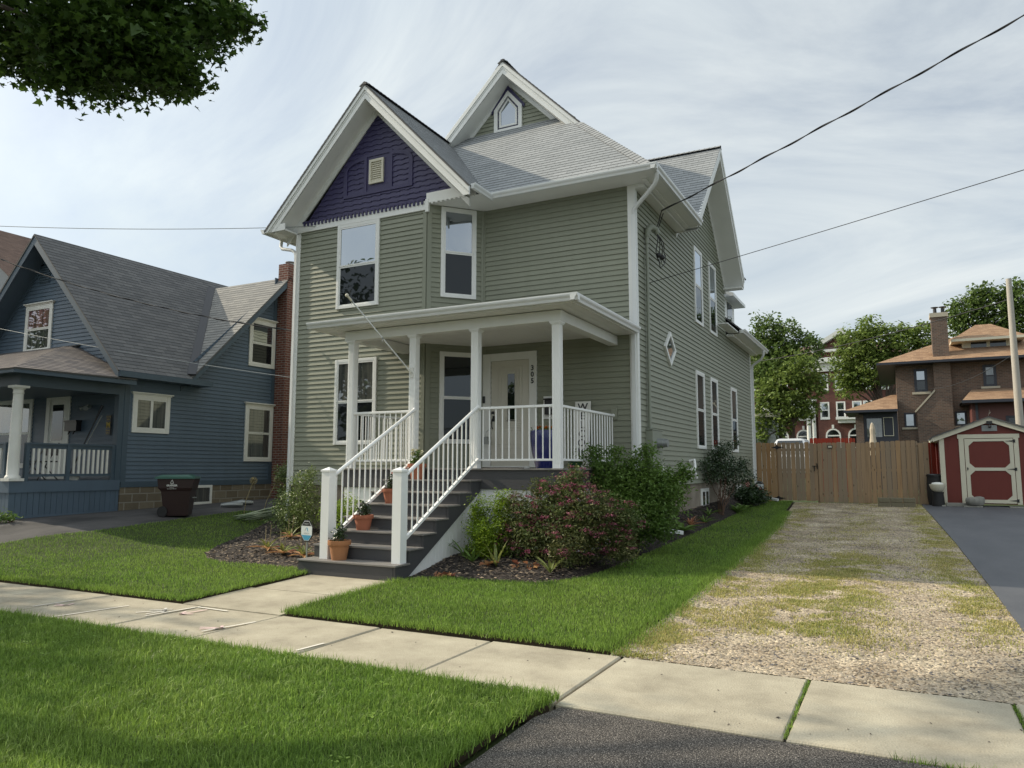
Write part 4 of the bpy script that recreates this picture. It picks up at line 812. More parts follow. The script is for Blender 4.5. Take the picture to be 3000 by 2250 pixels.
# drive: grass down the middle and along the edges, thin in the wheel tracks
def n2(x, y, s, o=0): return np.sin(x*s+1.7*np.sin(y*s*0.8+o))*np.sin(y*s*1.1+1.3*np.sin(x*s*0.9+o*2))
def dmask(x, y):
    mid = 1.25*np.exp(-((x+0.85+0.12*np.sin(y*0.9))/0.58)**2)*(ss(7.0, 8.2, y)-0.8*ss(12.5, 14.5, y))
    le = np.exp(-((x+2.10+0.12*np.sin(y*2.3)+0.02*(y-6.3)*(y > 12))/0.30)**2)*(1.05-0.5*ss(11, 14, y)); ri = 0.85*np.exp(-((x-0.74+0.018*(y-6.3))/0.28)**2)*ss(7.6, 9.5, y)
    v = np.clip(mid*1.0+le+ri*1.1, 0, 1)*np.clip(0.50+0.60*n2(x, y, 2.9)+0.50*n2(x, y, 7.7, 1)+0.2*n2(x, y, 17.0, 2), 0, 1)
    return np.clip(v, 0, 1)*np.clip(1.3-np.hypot(x, y)/24, 0.3, 1)
zd = lambda x, y: zg(x, y)-0.008
blades('grass', DRV, 11000, 0.028, 0.0075, M['grass_dry'], zd, 1.3, lambda x, y: dmask(x, y), 'patchy yellowed grass growing through the gravel drive')
blades('grass', DRV, 2400, 0.028, 0.006, M['grass'], zd, 1.2, lambda x, y: np.clip(dmask(x, y)*1.3-0.45, 0, 1), 'green tufts growing through the gravel drive')
# loose stones
M['stone'] = mat('gravel_stone', (0.50, 0.43, 0.32), 0.9, 0.15, 8, island=0.5, col2=(0.24, 0.20, 0.16), spec=0.2)
def stones(name, poly, dens, r, m, zf, mask=None, label=None, cat='gravel', flat=0.6, long=1.3, kind='stuff', lift=0.0):
    xs = [q[0] for q in poly]; ys = [q[1] for q in poly]; n = int((max(xs)-min(xs))*(max(ys)-min(ys))*dens)
    x = RNG.uniform(min(xs), max(xs), n); y = RNG.uniform(min(ys), max(ys), n); k = inpoly(x, y, poly)
    if mask is not None: k &= RNG.random(n) < mask(x, y)
    x, y = x[k], y[k]; n = len(x); R = r*(0.5+RNG.random(n)**2*1.1)
    base = np.array([(1, 0, 0), (0, 1, 0), (-1, 0, 0), (0, -1, 0), (0, 0, 1), (0.6, 0.7, 0.5), (-0.7, 0.5, 0.4)])[:5]
    F0 = np.array([(0, 1, 4), (1, 2, 4), (2, 3, 4), (3, 0, 4)])
    a = RNG.uniform(0, 2*math.pi, n); c, s = np.cos(a)[:, None], np.sin(a)[:, None]
    B = base[None]*np.stack([R*long, R*(0.6+0.4*RNG.random(n)), R*flat], 1)[:, None]; B = B*(1+RNG.normal(0, 0.15, B.shape))
    X = B[..., 0]*c-B[..., 1]*s; Y = B[..., 0]*s+B[..., 1]*c; til = RNG.normal(0, 0.25, n)[:, None]
    Z = B[..., 2]+X*til
    V = np.stack([X+x[:, None], Y+y[:, None], Z+(zf(x, y)+lift)[:, None]], -1); F = (np.arange(n)*5)[:, None, None]+F0[None]
    o = npobj(name, V.reshape(-1, 3), F.reshape(-1, 3), m); tag(o, label, cat, kind=kind); return o
stones('gravel', DRV, 2600, 0.0125, M['stone'], zd, lambda x, y: np.clip(1.25-np.hypot(x, y)/17, 0.10, 1), 'loose pale stones on the gravel drive')
M['dstone'] = mat('dark_gravel_stone', (0.10, 0.095, 0.095), 0.9, 0.15, 8, island=0.5, spec=0.2)
stones('gravel', DRV, 260, 0.014, M['dstone'], zd, lambda x, y: np.clip(1.25-np.hypot(x, y)/17, 0.10, 1), 'dark stones scattered through the gravel drive')
stones('gravel', [(-2.3, 6.33), (1.0, 6.33), (0.95, 6.6), (-2.3, 6.6)], 700, 0.018, M['stone'], zd, None, 'larger loose stones where the drive meets the pavement')
M['chip'] = mat('bark_chip', (0.060, 0.046, 0.038), 0.9, 0.2, 10, island=0.7, col2=(0.022, 0.018, 0.016))
M['chip2'] = mat('pale_bark_chip', (0.26, 0.20, 0.14), 0.9, 0.2, 10, island=0.4)
for pol, zf, lb in ((bedr, zbr, 'right'), (bedl, zbl, 'left')):
    stones('mulch', pol, 1500, 0.021, M['chip'], zf, lambda x, y: np.clip(1.6-np.hypot(x, y)/16, 0.15, 1), 'dark shredded bark covering the %s garden bed' % lb, 'mulch', 0.35, 1.9, lift=0.002)
    stones('mulch', pol, 260, 0.018, M['chip2'], zf, lambda x, y: np.clip(1.6-np.hypot(x, y)/16, 0.15, 1), 'pale bark pieces in the %s garden bed' % lb, 'mulch', 0.3, 1.8, lift=0.006)
stones('debris', [(-2.2, 4.9), (3, 4.9), (3, 6.3), (-9, 6.3), (-9, 4.95)], 5, 0.008, M['chip'], lambda x, y: zg(x, y), None, 'specks of grit and bark scattered on the pavement', 'debris')
# chalk arrows drawn on the slabs
M['chalk'] = mat('pink_chalk', (0.70, 0.52, 0.50), 0.95, 0.25, 30); M['chalkw'] = mat('white_chalk', (0.70, 0.67, 0.60), 0.95, 0.25, 30)
def stroke(mb, pts, w=0.035, mi=0):
    for a, b in zip(pts[:-1], pts[1:]):
        a, b = Vector((*a, -1.5925)), Vector((*b, -1.5925)); d = (b-a).normalized(); s = Vector((-d.y, d.x, 0))*w/2; e = d*w*0.4
        mb.face([a-e-s, b+e-s, b+e+s, a-e+s], None, mi)
for lb, strokes in (('leftmost pink and white chalk arrow', [([(-9.02, 5.40), (-8.99, 5.86)], 1), ([(-8.92, 5.60), (-8.76, 5.60)], 0), ([(-8.82, 5.52), (-8.74, 5.62), (-8.78, 5.72)], 0)]),
    ('white chalk scribble beside a slab joint', [([(-7.36, 5.62), (-7.30, 6.20)], 1), ([(-7.60, 5.86), (-7.44, 6.0)], 1), ([(-7.55, 6.02), (-7.38, 5.84)], 1), ([(-7.62, 5.70), (-7.42, 5.92), (-7.45, 5.70)], 1)]),
    ('pink chalk arrow at the foot of the front path', [([(-7.12, 5.86), (-7.06, 6.16)], 0), ([(-7.18, 5.98), (-7.12, 5.86), (-7.0, 5.92)], 0), ([(-7.28, 6.24), (-6.80, 6.22)], 1)]),
    ('white and pink chalk arrow across one slab', [([(-6.18, 5.36), (-6.06, 5.92)], 1), ([(-6.34, 5.48), (-6.14, 5.54)], 0), ([(-6.20, 5.62), (-6.12, 5.54), (-6.28, 5.42)], 0)]),
    ('faint white chalk line on the pavement', [([(-8.20, 5.12), (-8.08, 5.92)], 1), ([(-4.80, 5.20), (-4.77, 5.50)], 1)])):
    mb = MB()
    for pts, mi in strokes: stroke(mb, pts, 0.03, mi)
    tag(mb.build('chalk_mark', [M['chalk'], M['chalkw']]), lb, 'chalk drawing', 'chalk marks on the pavement')

q = RNG.uniform(0, 1, (70, 2)); WX = -11+q[:, 0]*8.6; WY = 1.8+q[:, 1]*3.0
V_ = []; F_ = []
for x, y in zip(WX, WY):
    if math.atan2(-x, y) > math.radians(66): continue
    for t in range(random.randint(6, 16)):
        a = random.uniform(0, 6.28); r_ = random.uniform(0, 0.07); cx_, cy_ = x+r_*math.cos(a), y+r_*math.sin(a); z_ = float(zl(cx_, cy_))+random.uniform(0.03, 0.055); s_ = random.uniform(0.007, 0.013); i = len(V_)
        for j in range(6): b_ = j*math.pi/3; V_.append((cx_+s_*math.cos(b_), cy_+s_*math.sin(b_), z_+random.uniform(-.004, .004)))
        F_ += [(i, i+1, i+2), (i, i+2, i+3), (i, i+3, i+4), (i, i+4, i+5)]
o = npobj('clover', V_, F_, M['grass']); tag(o, 'small clover patches in the verge grass', 'clover', kind='stuff')
# ================================================================ the blue house next door
M['blue'] = mat('slate_blue_clapboard', (0.088, 0.130, 0.180), 0.5, 0.08, 1.0, 0.1, 40, streak=0.12, island=0.05)
M['blue_trim'] = mat('slate_blue_trim', (0.062, 0.095, 0.128), 0.5, 0.08, 1.5, streak=0.1)
M['oldwhite'] = mat('old_white_paint', (0.74, 0.74, 0.70), 0.5, 0.10, 3, 0.1, 40, streak=0.08)
M['roof2'] = brickmat('dark_grey_shingles', (0.150, 0.150, 0.152), (0.108, 0.110, 0.114), (0.045, 0.045, 0.05), 0.30, 0.14, 0.004, var=0.28, vscale=0.5, bump=0.2)
M['roof3'] = brickmat('mottled_porch_shingles', (0.23, 0.20, 0.185), (0.12, 0.11, 0.115), (0.05, 0.05, 0.055), 0.26, 0.13, 0.004, var=0.18, vscale=1.2, bump=0.2)
M['block'] = brickmat('rockface_block', (0.215, 0.185, 0.135), (0.145, 0.12, 0.085), (0.27, 0.25, 0.21), 0.42, 0.21, 0.016, var=0.30, vscale=3, bump=1.0)
M['redbrick'] = brickmat('chimney_brick', (0.20, 0.075, 0.055), (0.13, 0.048, 0.038), (0.27, 0.23, 0.20), 0.22, 0.075, 0.010, var=0.25, vscale=1.2, bump=0.5)
BH = thing('blue_house', 'slate blue clapboard house with dark shingle roof and front porch', 'house', (-20, 16, -1.1))
BX, BY = -17.0, 12.05; bp_ = right(BX); bf = front(BY); BM = [M['blue']]
mb = MB(); mb.courses(bp_, [(BY, -0.35), (17.9, -0.35), (17.9, 5.2), (17.15, 5.85), (13.5, 2.42), (BY, 2.42)], 0.105, 0.018, -0.35); mb.courses(bp_, [(17.9, -0.35), (21.0, -0.35), (21.0, 2.4), (17.9, 5.2)], 0.105, 0.018, -0.35); mb.build('side_wall', BM, BH)
mb = MB(); mb.courses(bf, [(-23.9, -0.35), (BX, -0.35), (BX, 2.42), (-20.4, 6.0), (-23.9, 2.42)], 0.105, 0.018, -0.35); mb.build('front_wall', BM, BH)
mb = MB(); mb.box(-23.9, -17.06, 12.1, 21.0, -2, 5.0) if False else None
mb.pbox(P((-23.9, 0, 0), (0, -1, 0), (0, 0, 1)), -26, -BY, -1.4, 2.4, -0.03, 0); mb.pbox(P((0, 26, 0), (-1, 0, 0), (0, 0, 1)), -BX, 23.9, -1.4, 2.4, -0.03, 0); mb.build('rear_wall', M['blue_trim'], BH)
mb = MB(); mb.pbox(bp_, BY, 21.0, -1.6, -0.37, -0.35, 0.02); mb.build('foundation', M['block'], BH)
mb = MB(); mb.pbox(bp_, BY, 21.0, -0.47, -0.33, 0, 0.035); mb.pbox(bp_, BY-0.02, BY+0.12, -0.33, 2.3, 0, 0.03); mb.pbox(bp_, 16.90, 17.02, -0.33, 5.9, 0, 0.03); mb.build('corner_board', M['blue_trim'], BH)
bz = lambda x: 6.27-1.02*abs(x+20.4)
mb = MB(); roof(mb, [(-16.55, 11.52, bz(-16.55)), (-20.4, 11.52, 6.27), (-20.4, 17.2, 6.27), (-20.1, 17.1, 5.96), (-16.55, 13.65, bz(-16.55))]); mb.build('main_roof', [M['roof2'], M['lip']], BH)
mb = MB(); roof(mb, [(-24.3, 11.52, bz(-24.3)), (-20.4, 11.52, 6.27), (-20.4, 24, 6.27), (-24.3, 24, bz(-24.3))]); roof(mb, [(-16.55, 20.7, bz(-16.55)), (-20.1, 17.15, 5.96), (-20.4, 17.1, 6.27), (-20.4, 24, 6.27), (-16.55, 24, bz(-16.55))]); mb.build('rear_roof', [M['roof2'], M['lip']], BH)
M['roof2b'] = brickmat('paler_grey_shingles', (0.27, 0.265, 0.25), (0.20, 0.20, 0.195), (0.10, 0.10, 0.10), 0.30, 0.14, 0.004, var=0.2, vscale=0.6, bump=0.2)  # paler shingle tone, used on the cross gable only
mb = MB(); roof(mb, [(-16.58, 13.62, 2.36), (-16.58, 17.15, 5.93), (-20.1, 17.15, 5.93)]); roof(mb, [(-16.58, 20.7, 2.36), (-16.58, 17.15, 5.93), (-20.1, 17.15, 5.93)]); mb.build('cross_gable_roof', [M['roof2b'], M['lip']], BH)
mb = MB(); mb.bar((-16.60, 13.66, 2.47), (-20.05, 17.12, 5.98), 0.22, 0.05); mb.build('valley_flashing', M['roofdark'], BH)
pb = front(11.54); px_ = right(-16.60); mb = MB()
mb.prism(pb, [(-20.4, 6.25), (-16.57, bz(-16.57)-0.02), (-16.57, bz(-16.57)-0.24), (-20.4, 5.98)], -0.03, 0); mb.prism(pb, [(-20.4, 6.25), (-24.3, bz(-24.3)-0.02), (-24.3, bz(-24.3)-0.24), (-20.4, 5.98)], -0.03, 0)
for xe in (-24.2, -16.7):
    pts = [(-20.4, 11.56, 6.02), (xe, 11.56, bz(xe)-0.22), (xe, 12.06, bz(xe)-0.22), (-20.4, 12.06, 6.02)]; mb.face(pts if xe > -20 else pts[::-1]); mb.prism(bf, [(-20.4, 6.02), (xe, bz(xe)-0.22), (xe, bz(xe)-0.36), (-20.4, 5.87)], 0, 0.03)
for ye in (13.64, 20.66):
    mb.prism(px_, [(17.15, 5.91), (ye, 2.36+(0.0)), (ye, 2.16), (17.15, 5.69)], -0.03, 0)
    pts = [(-16.62, 17.15, 5.70), (-16.62, ye, 2.17), (BX, ye, 2.17), (BX, 17.15, 5.70)]; mb.face(pts[::-1] if ye > 17 else pts); mb.prism(bp_, [(17.15, 5.70), (ye, 2.17), (ye, 2.05), (17.15, 5.58)], 0, 0.03)
mb.box(-16.62, -16.50, 11.55, 14.3, 2.20, 2.34); mb.face([(-16.55, 11.55, 2.2), (-16.55, 14.3, 2.2), (BX, 14.3, 2.2), (BX, 11.55, 2.2)][::-1])
mb.build('eave_trim', M['blue_trim'], BH)
mb = MB(); mb.pbox(bf, -20.85, -20.40, 5.05, 5.60, 0.0, 0.03)
for k in range(7): mb.pbox(bf, -20.83, -20.42, 5.08+k*0.07, 5.11+k*0.07, 0.03, 0.055)
mb.build('gable_vent', M['blue_trim'], BH)
def owin(p, a0, a1, b0, b1, gl, **k): window(BH, p, a0, a1, b0, b1, 0.10, 0.045, gl=gl, fm='oldwhite', hood=0.03, sash=0.035, **k)
M['glass_red'] = glass('red_curtain_glass', (0.10, 0.06, 0.06), 0.12, (0.9, 0.9, 1.0), (0.30, 0.16, 0.15))
owin(bf, -21.38, -20.16, 3.12, 4.46, ('glass_red', 'glass_curtain')); owin(bp_, 12.26, 13.34, 0.89, 1.85, ('glass_curtain', 'glass_curtain'), split=0, mull=True)
owin(bp_, 15.95, 16.98, 3.03, 4.46, ('glass_sky', 'glass_screen')); owin(bp_, 15.91, 17.0, 0.20, 1.88, ('glass_curtain', 'glass_curtain')); owin(bf, -22.55, -20.75, 0.0, 1.88, ('glass_curtain', 'glass_screen'))
window(BH, right(BX+0.02), 13.95, 14.80, -0.98, -0.46, 0.07, 0.05, split=0, gl=('glass_curtain',), fm='oldwhite', name='basement_window')
mb = MB(); mb.pbox(bf, -20.14, -19.98, -0.3, 1.9, 0, 0.04); mb.pbox(bf, -19.28, -19.12, -0.3, 1.9, 0, 0.04); mb.pbox(bf, -20.2, -19.06, 1.9, 2.0, 0, 0.07); mb.pbox(bf, -19.98, -19.28, 1.8, 1.9, 0, 0.04); df = mb.build('door_frame', M['oldwhite'], BH)
mb = MB(); mb.pbox(bf, -19.98, -19.28, -0.3, 1.8, 0.0, 0.02); dd = mb.build('storm_door', M['oldwhite'], BH); MB().pbox(bf, -19.86, -19.40, 0.72, 1.66, 0.02, 0.026).build('pane', M['glass_dark'], dd)
mb = MB(); mb.box(-16.98, -16.58, 17.03, 17.62, -1.1, 6.35); ch = mb.build('chimney', M['redbrick'], BH); mb = MB(); mb.lathe((-16.78, 17.32, 6.35), [(0.10, 0), (0.10, 0.09), (0.16, 0.10), (0.16, 0.12)], 14); mb.build('flue_cap', M['steel'], ch)
# porch
mb = MB(); mb.box(-24.4, BX-0.0, 9.50, BY, -0.34, -0.28); mb.build('porch_floor', M['blue_trim'], BH)
mb = MB(); mb.pbox(right(BX), 9.48, 12.03, -0.53, -0.29, 0, 0.03); mb.pbox(front(9.48), -24.4, BX+0.03, -0.53, -0.29, 0, 0.03)
y = 9.48
while y < 12.0: mb.pbox(right(BX), y, min(y+0.122, 12.03), -1.3, -0.53, -0.02, 0.004); y += 0.13
x = -24.4
while x < BX: mb.pbox(front(9.48), x, min(x+0.122, BX), -1.4, -0.53, -0.02, 0.004); x += 0.13
mb.pbox(right(BX), 9.48, 12.03, -1.3, -1.03, 0.005, 0.02); mb.build('porch_skirt', M['blue'], BH)
mb = MB(); mb.box(-24.3, BX+0.02, 9.52, 9.78, 1.80, 2.06); mb.box(BX-0.24, BX+0.02, 9.78, BY-0.02, 1.80, 2.06); mb.box(BX-0.14, BX+0.02, BY-0.16, BY-0.02, -0.29, 1.8); mb.build('porch_beam', M['blue_trim'], BH)
mb = MB(); mb.face([(-24.3, 9.2, 2.06), (-24.3, BY, 2.06), (-16.6, BY, 2.06), (-16.6, 9.2, 2.06)][::1]); mb.face([(-24.3, 9.2, 1.86), (-24.3, BY, 1.86), (-17.1, BY, 1.86), (-17.1, 9.7, 1.86)]); mb.box(-24.3, -16.58, 9.16, 9.2, 2.03, 2.13); mb.box(-16.62, -16.58, 9.2, BY, 2.03, 2.13); mb.build('porch_ceiling', M['blue_trim'], BH)
mb = MB(); roof(mb, [(-24.4, 9.14, 2.13), (-16.56, 9.14, 2.13), (-18.9, 11.6, 3.06), (-18.9, 12.04, 3.2), (-24.4, 12.04, 3.24)], 0.13); roof(mb, [(-16.56, 9.14, 2.13), (-16.56, 12.04, 2.13), (-18.9, 12.04, 3.12), (-18.9, 11.6, 3.06)], 0.13); mb.build('porch_roof', [M['roof3'], M['lip']], BH)
mb = MB(); mb.box(BX-0.26, BX+0.06, 9.42, 9.74, -0.28, -0.22); mb.lathe((BX-0.10, 9.58, -0.22), [(0.15, 0), (0.15, 0.03), (0.135, 0.05), (0.12, 0.07), (0.118, 0.3), (0.112, 1.0), (0.098, 1.80), (0.098, 1.84), (0.11, 1.85), (0.11, 1.87), (0.10, 1.88), (0.10, 1.93), (0.13, 1.95), (0.13, 1.97)], 24); mb.box(BX-0.25, BX+0.05, 9.43, 9.73, 1.75, 1.80); mb.build('porch_column', M['oldwhite'], BH, smooth=True)
def brail(a, b, posts, n):
    a, b = Vector(a), Vector(b); up = Vector((0, 0, 1)); mb = MB(); mb.bar(a+up*0.82, b+up*0.82, 0.10, 0.04); mb.bar(a+up*0.76, b+up*0.76, 0.045, 0.09); mb.bar(a+up*0.12, b+up*0.12, 0.05, 0.06)
    for t in posts: q = a.lerp(b, t); mb.bar(q, q+up*0.80, 0.085, 0.085, up=(0, 1, 0))
    o = mb.build('railing', M['blue_trim'], BH)
    for k in range(n):
        q = a.lerp(b, (k+0.55)/n); 
        if any(abs((k+0.55)/n-t) < 0.012 for t in posts): continue
        MB().bar(q+up*0.14, q+up*0.73, 0.04, 0.04, up=(0, 1, 0)).build('baluster', M['oldwhite'], o)
brail((BX-0.05, 9.78, -0.28), (BX-0.05, 11.88, -0.28), (0.02, 0.46, 0.985), 18); brail((-24, 9.56, -0.28), (BX-0.30, 9.56, -0.28), (0.0, 0.5, 0.99), 40)
# things on the blue house's porch
mb = MB(); mb.pbox(front(11.99), -17.56, -17.38, 0.83, 1.32, 0, 0.012); o = mb.build('banner', M['black']); tag(o, 'small dark banner with a yellow block letter on the porch wall', 'banner')
M['yellow'] = mat('yellow_print', (0.55, 0.40, 0.05), 0.6)
mb = text_mb('M', 0.17, front(11.99), -17.47, 1.07, 0.004, 0.012, bold=0.008, sx=1.0); mb.pbox(front(11.99), -17.545, -17.50, 1.0, 1.02, 0.012, 0.016); mb.pbox(front(11.99), -17.44, -17.395, 1.0, 1.02, 0.012, 0.016); mb.pbox(front(11.99), -17.545, -17.50, 1.12, 1.14, 0.012, 0.016); mb.pbox(front(11.99), -17.44, -17.395, 1.12, 1.14, 0.012, 0.016)
text_mb('MICHIGAN', 0.038, front(11.99), -17.47, 1.27, 0.004, 0.012, mb=mb); text_mb('FANS', 0.042, front(11.99), -17.47, 1.21, 0.004, 0.012, mb=mb); text_mb('PARKING', 0.038, front(11.99), -17.47, 0.93, 0.004, 0.012, mb=mb); text_mb('ONLY', 0.04, front(11.99), -17.47, 0.87, 0.004, 0.012, mb=mb)
mb.build('lettering', M['yellow'], o)
mb = MB(); mb.tube([(-18.28, 12.02, 1.56), (-18.28, 11.93, 1.56)], 0.05, 10); mb.tube([(-18.28, 11.94, 1.56), (-18.22, 11.88, 1.53), (-18.17, 11.82, 1.50)], [0.025, 0.05, 0.065], 10); mb.tube([(-18.28, 11.94, 1.56), (-18.34, 11.88, 1.53), (-18.39, 11.82, 1.50)], [0.025, 0.05, 0.065], 10); tag(mb.build('wall_lamp', M['steel'], smooth=True), 'twin chrome spotlight on the dark porch wall of the blue house', 'lamp')
mb = MB(); mb.pbox(bf, -19.1, -18.62, 0.95, 1.18, 0.02, 0.16); mb.pbox(bf, -19.12, -18.60, 1.18, 1.22, 0.02, 0.18); mb.bar((-18.95, 11.95, 0.95), (-18.95, 11.9, 0.86), 0.02, 0.02); mb.bar((-18.75, 11.95, 0.95), (-18.75, 11.9, 0.86), 0.02, 0.02); tag(mb.build('mailbox', M['black']), 'black wall mailbox beside the blue house door', 'mailbox')
for q, (a, b) in enumerate((((-17.75, 11.2, -0.28), (-17.55, 11.85, 1.55)), ((-17.9, 11.3, -0.28), (-17.62, 11.9, 1.3)))):
    mb = MB(); mb.tube([a, b], 0.016, 8); mb.tube([Vector(a).lerp(Vector(b), 0.8), b], [0.02, 0.035], 8) if q == 0 else None
    tag(mb.build('pole', M['steel'] if q else M['black'], smooth=True), 'thin metal pole leaning in the porch corner behind the railing' if q else 'dark folded umbrella leaning in the porch corner', 'pole')
t = thing('folding_chair', 'dark folding chair standing on the blue house porch', 'chair', (-18.1, 10.8, -0.28)); cx, cy = -18.1, 10.8
mb = MB(); mb.box(cx-0.24, cx+0.24, cy-0.22, cy+0.22, 0.14, 0.17); mb.build('seat', M['black'], t); mb = MB(); mb.box(cx-0.24, cx+0.24, cy+0.2, cy+0.23, 0.3, 0.58); mb.build('backrest', M['black'], t)
for sx in (-0.24, 0.24):
    MB().tube([(cx+sx, cy-0.24, -0.28), (cx+sx, cy+0.22, 0.6)], 0.013, 6).build('leg', M['black'], t); MB().tube([(cx+sx, cy+0.24, -0.28), (cx+sx, cy-0.2, 0.16)], 0.013, 6).build('leg', M['black'], t)
mb = MB(); mb.lathe((-17.25, 11.05, -0.28), [(0.09, 0), (0.13, 0.13), (0.14, 0.14), (0.14, 0.15), (0.12, 0.15), (0.10, 0.12)], 18); tag(mb.build('bowl', M['oldwhite'], smooth=True), 'white bowl on the blue porch floor behind the balusters', 'bowl')
# wheelie bin
M['bin'] = mat('maroon_plastic', (0.028, 0.012, 0.012), 0.45, 0.1, 4); M['lid'] = mat('green_plastic', (0.018, 0.085, 0.060), 0.4, 0.1, 4); M['rubber'] = mat('rubber', (0.015, 0.015, 0.016), 0.7)
gz0 = float(zg(-15.2, 12.3)); BN = thing('trash_bin', 'maroon wheeled bin with green lid on the neighbour driveway', 'trash bin', (-15.25, 12.35, gz0), rotz=math.radians(38)); BN.scale = (0.86, 0.86, 0.96)
cx, cy = -15.25, 12.35
def frus(mb, z0, z1, a, b, c=None, mi=0):
    (x0, x1, y0, y1), (X0, X1, Y0, Y1) = a, b
    B_ = [(cx+x0, cy+y0, z0), (cx+x1, cy+y0, z0), (cx+x1, cy+y1, z0), (cx+x0, cy+y1, z0)]; T_ = [(cx+X0, cy+Y0, z1), (cx+X1, cy+Y0, z1), (cx+X1, cy+Y1, z1), (cx+X0, cy+Y1, z1)]
    mb.face(B_[::-1]); mb.face(T_)
    for k in range(4): k2 = (k+1) % 4; mb.face([B_[k], B_[k2], T_[k2], T_[k]])
mb = MB(); frus(mb, gz0+0.03, gz0+0.62, (-0.30, 0.30, -0.26, 0.28), (-0.38, 0.38, -0.33, 0.33)); frus(mb, gz0+0.62, gz0+0.70, (-0.38, 0.38, -0.33, 0.33), (-0.45, 0.42, -0.36, 0.36)); frus(mb, gz0+0.70, gz0+0.92, (-0.45, 0.42, -0.36, 0.36), (-0.48, 0.46, -0.37, 0.38)); mb.build('body', M['bin'], BN, bevel=0.02)
mb = MB(); frus(mb, gz0+0.925, gz0+0.975, (-0.56, 0.48, -0.40, 0.41), (-0.52, 0.46, -0.38, 0.39)); frus(mb, gz0+0.975, gz0+1.02, (-0.50, 0.40, -0.34, 0.34), (-0.40, 0.30, -0.26, 0.26)); mb.build('lid', M['lid'], BN, bevel=0.012)
for sx in (-0.34, 0.30):
    mb = MB(); mb.tube([(cx-0.33, cy-0.30+0.66*(sx > 0)-0.04, gz0+0.13), (cx-0.33, cy-0.30+0.66*(sx > 0)+0.02, gz0+0.13)], 0.13, 18); mb.build('wheel', M['rubber'], BN, smooth=True)
pbn = front(cy-0.372); mb = text_mb('GRANGER', 0.060, pbn, cx-0.10, gz0+0.76, 0.002, 0.0, bold=0.002); text_mb('DISPOSAL', 0.026, pbn, cx-0.10, gz0+0.71, 0.002, 0.0, mb=mb); text_mb('RECYCLING SERVICE', 0.026, pbn, cx-0.10, gz0+0.68, 0.002, 0.0, mb=mb)
dr_ = [(0, 0.095), (0.03, 0.045), (0.038, 0.015), (0.02, -0.005), (0, -0.01), (-0.02, -0.005), (-0.038, 0.015), (-0.03, 0.045)]
ring(mb, pbn, [(cx-0.10+a*1.1, gz0+0.80+b*1.1) for a, b in dr_], [(cx-0.10+a*0.75, gz0+0.812+b*0.75) for a, b in dr_], 0, 0.002); mb.build('lettering', M['oldwhite'], BN)
mb = MB(); mb.pbox(right(cx+0.47), cy-0.1, cy+0.02, gz0+0.45, gz0+0.47, -0.1, 0.0); mb.build('handle', M['steel'], BN)
for q, (x, y) in enumerate(((-15.75, 14.4), (-15.95, 14.95))):
    mb = MB(); z = float(zg(x, y)); mb.tube([(x-0.2, y-0.15, z+0.05), (x, y, z+0.07), (x+0.15, y+0.25, z+0.05)], [0.05, 0.075, 0.05], 8); tag(mb.build('stone', M['steel'], smooth=True), ('pale grey lump lying right of the bin' if q == 0 else 'second grey lump behind, by the basement window'), 'stone')
# brown roof beyond
TH = thing('brown_house', 'house at the far left of which only a brown shingle roof shows', 'house', (-46, 25, -1.2))
M['roof4'] = brickmat('brown_shingles', (0.20, 0.13, 0.10), (0.14, 0.09, 0.07), (0.07, 0.05, 0.04), 0.3, 0.14, 0.004, var=0.2)
mb = MB(); roof(mb, [(-38, 20.5, 9.2), (-38, 34, 9.2), (-44, 34, 13.2), (-44, 20.5, 13.2)], 0.16); roof(mb, [(-50, 20.5, 9.2), (-50, 34, 9.2), (-44, 34, 13.2), (-44, 20.5, 13.2)], 0.16); mb.build('roof', [M['roof4'], M['lip']], TH)
mb = MB(); mb.prism(front(21), [(-49.5, -1.2), (-38.5, -1.2), (-38.5, 9.4), (-44, 13.0), (-49.5, 9.4)], -12.5, 0); mb.build('wall', M['blue_trim'], TH)
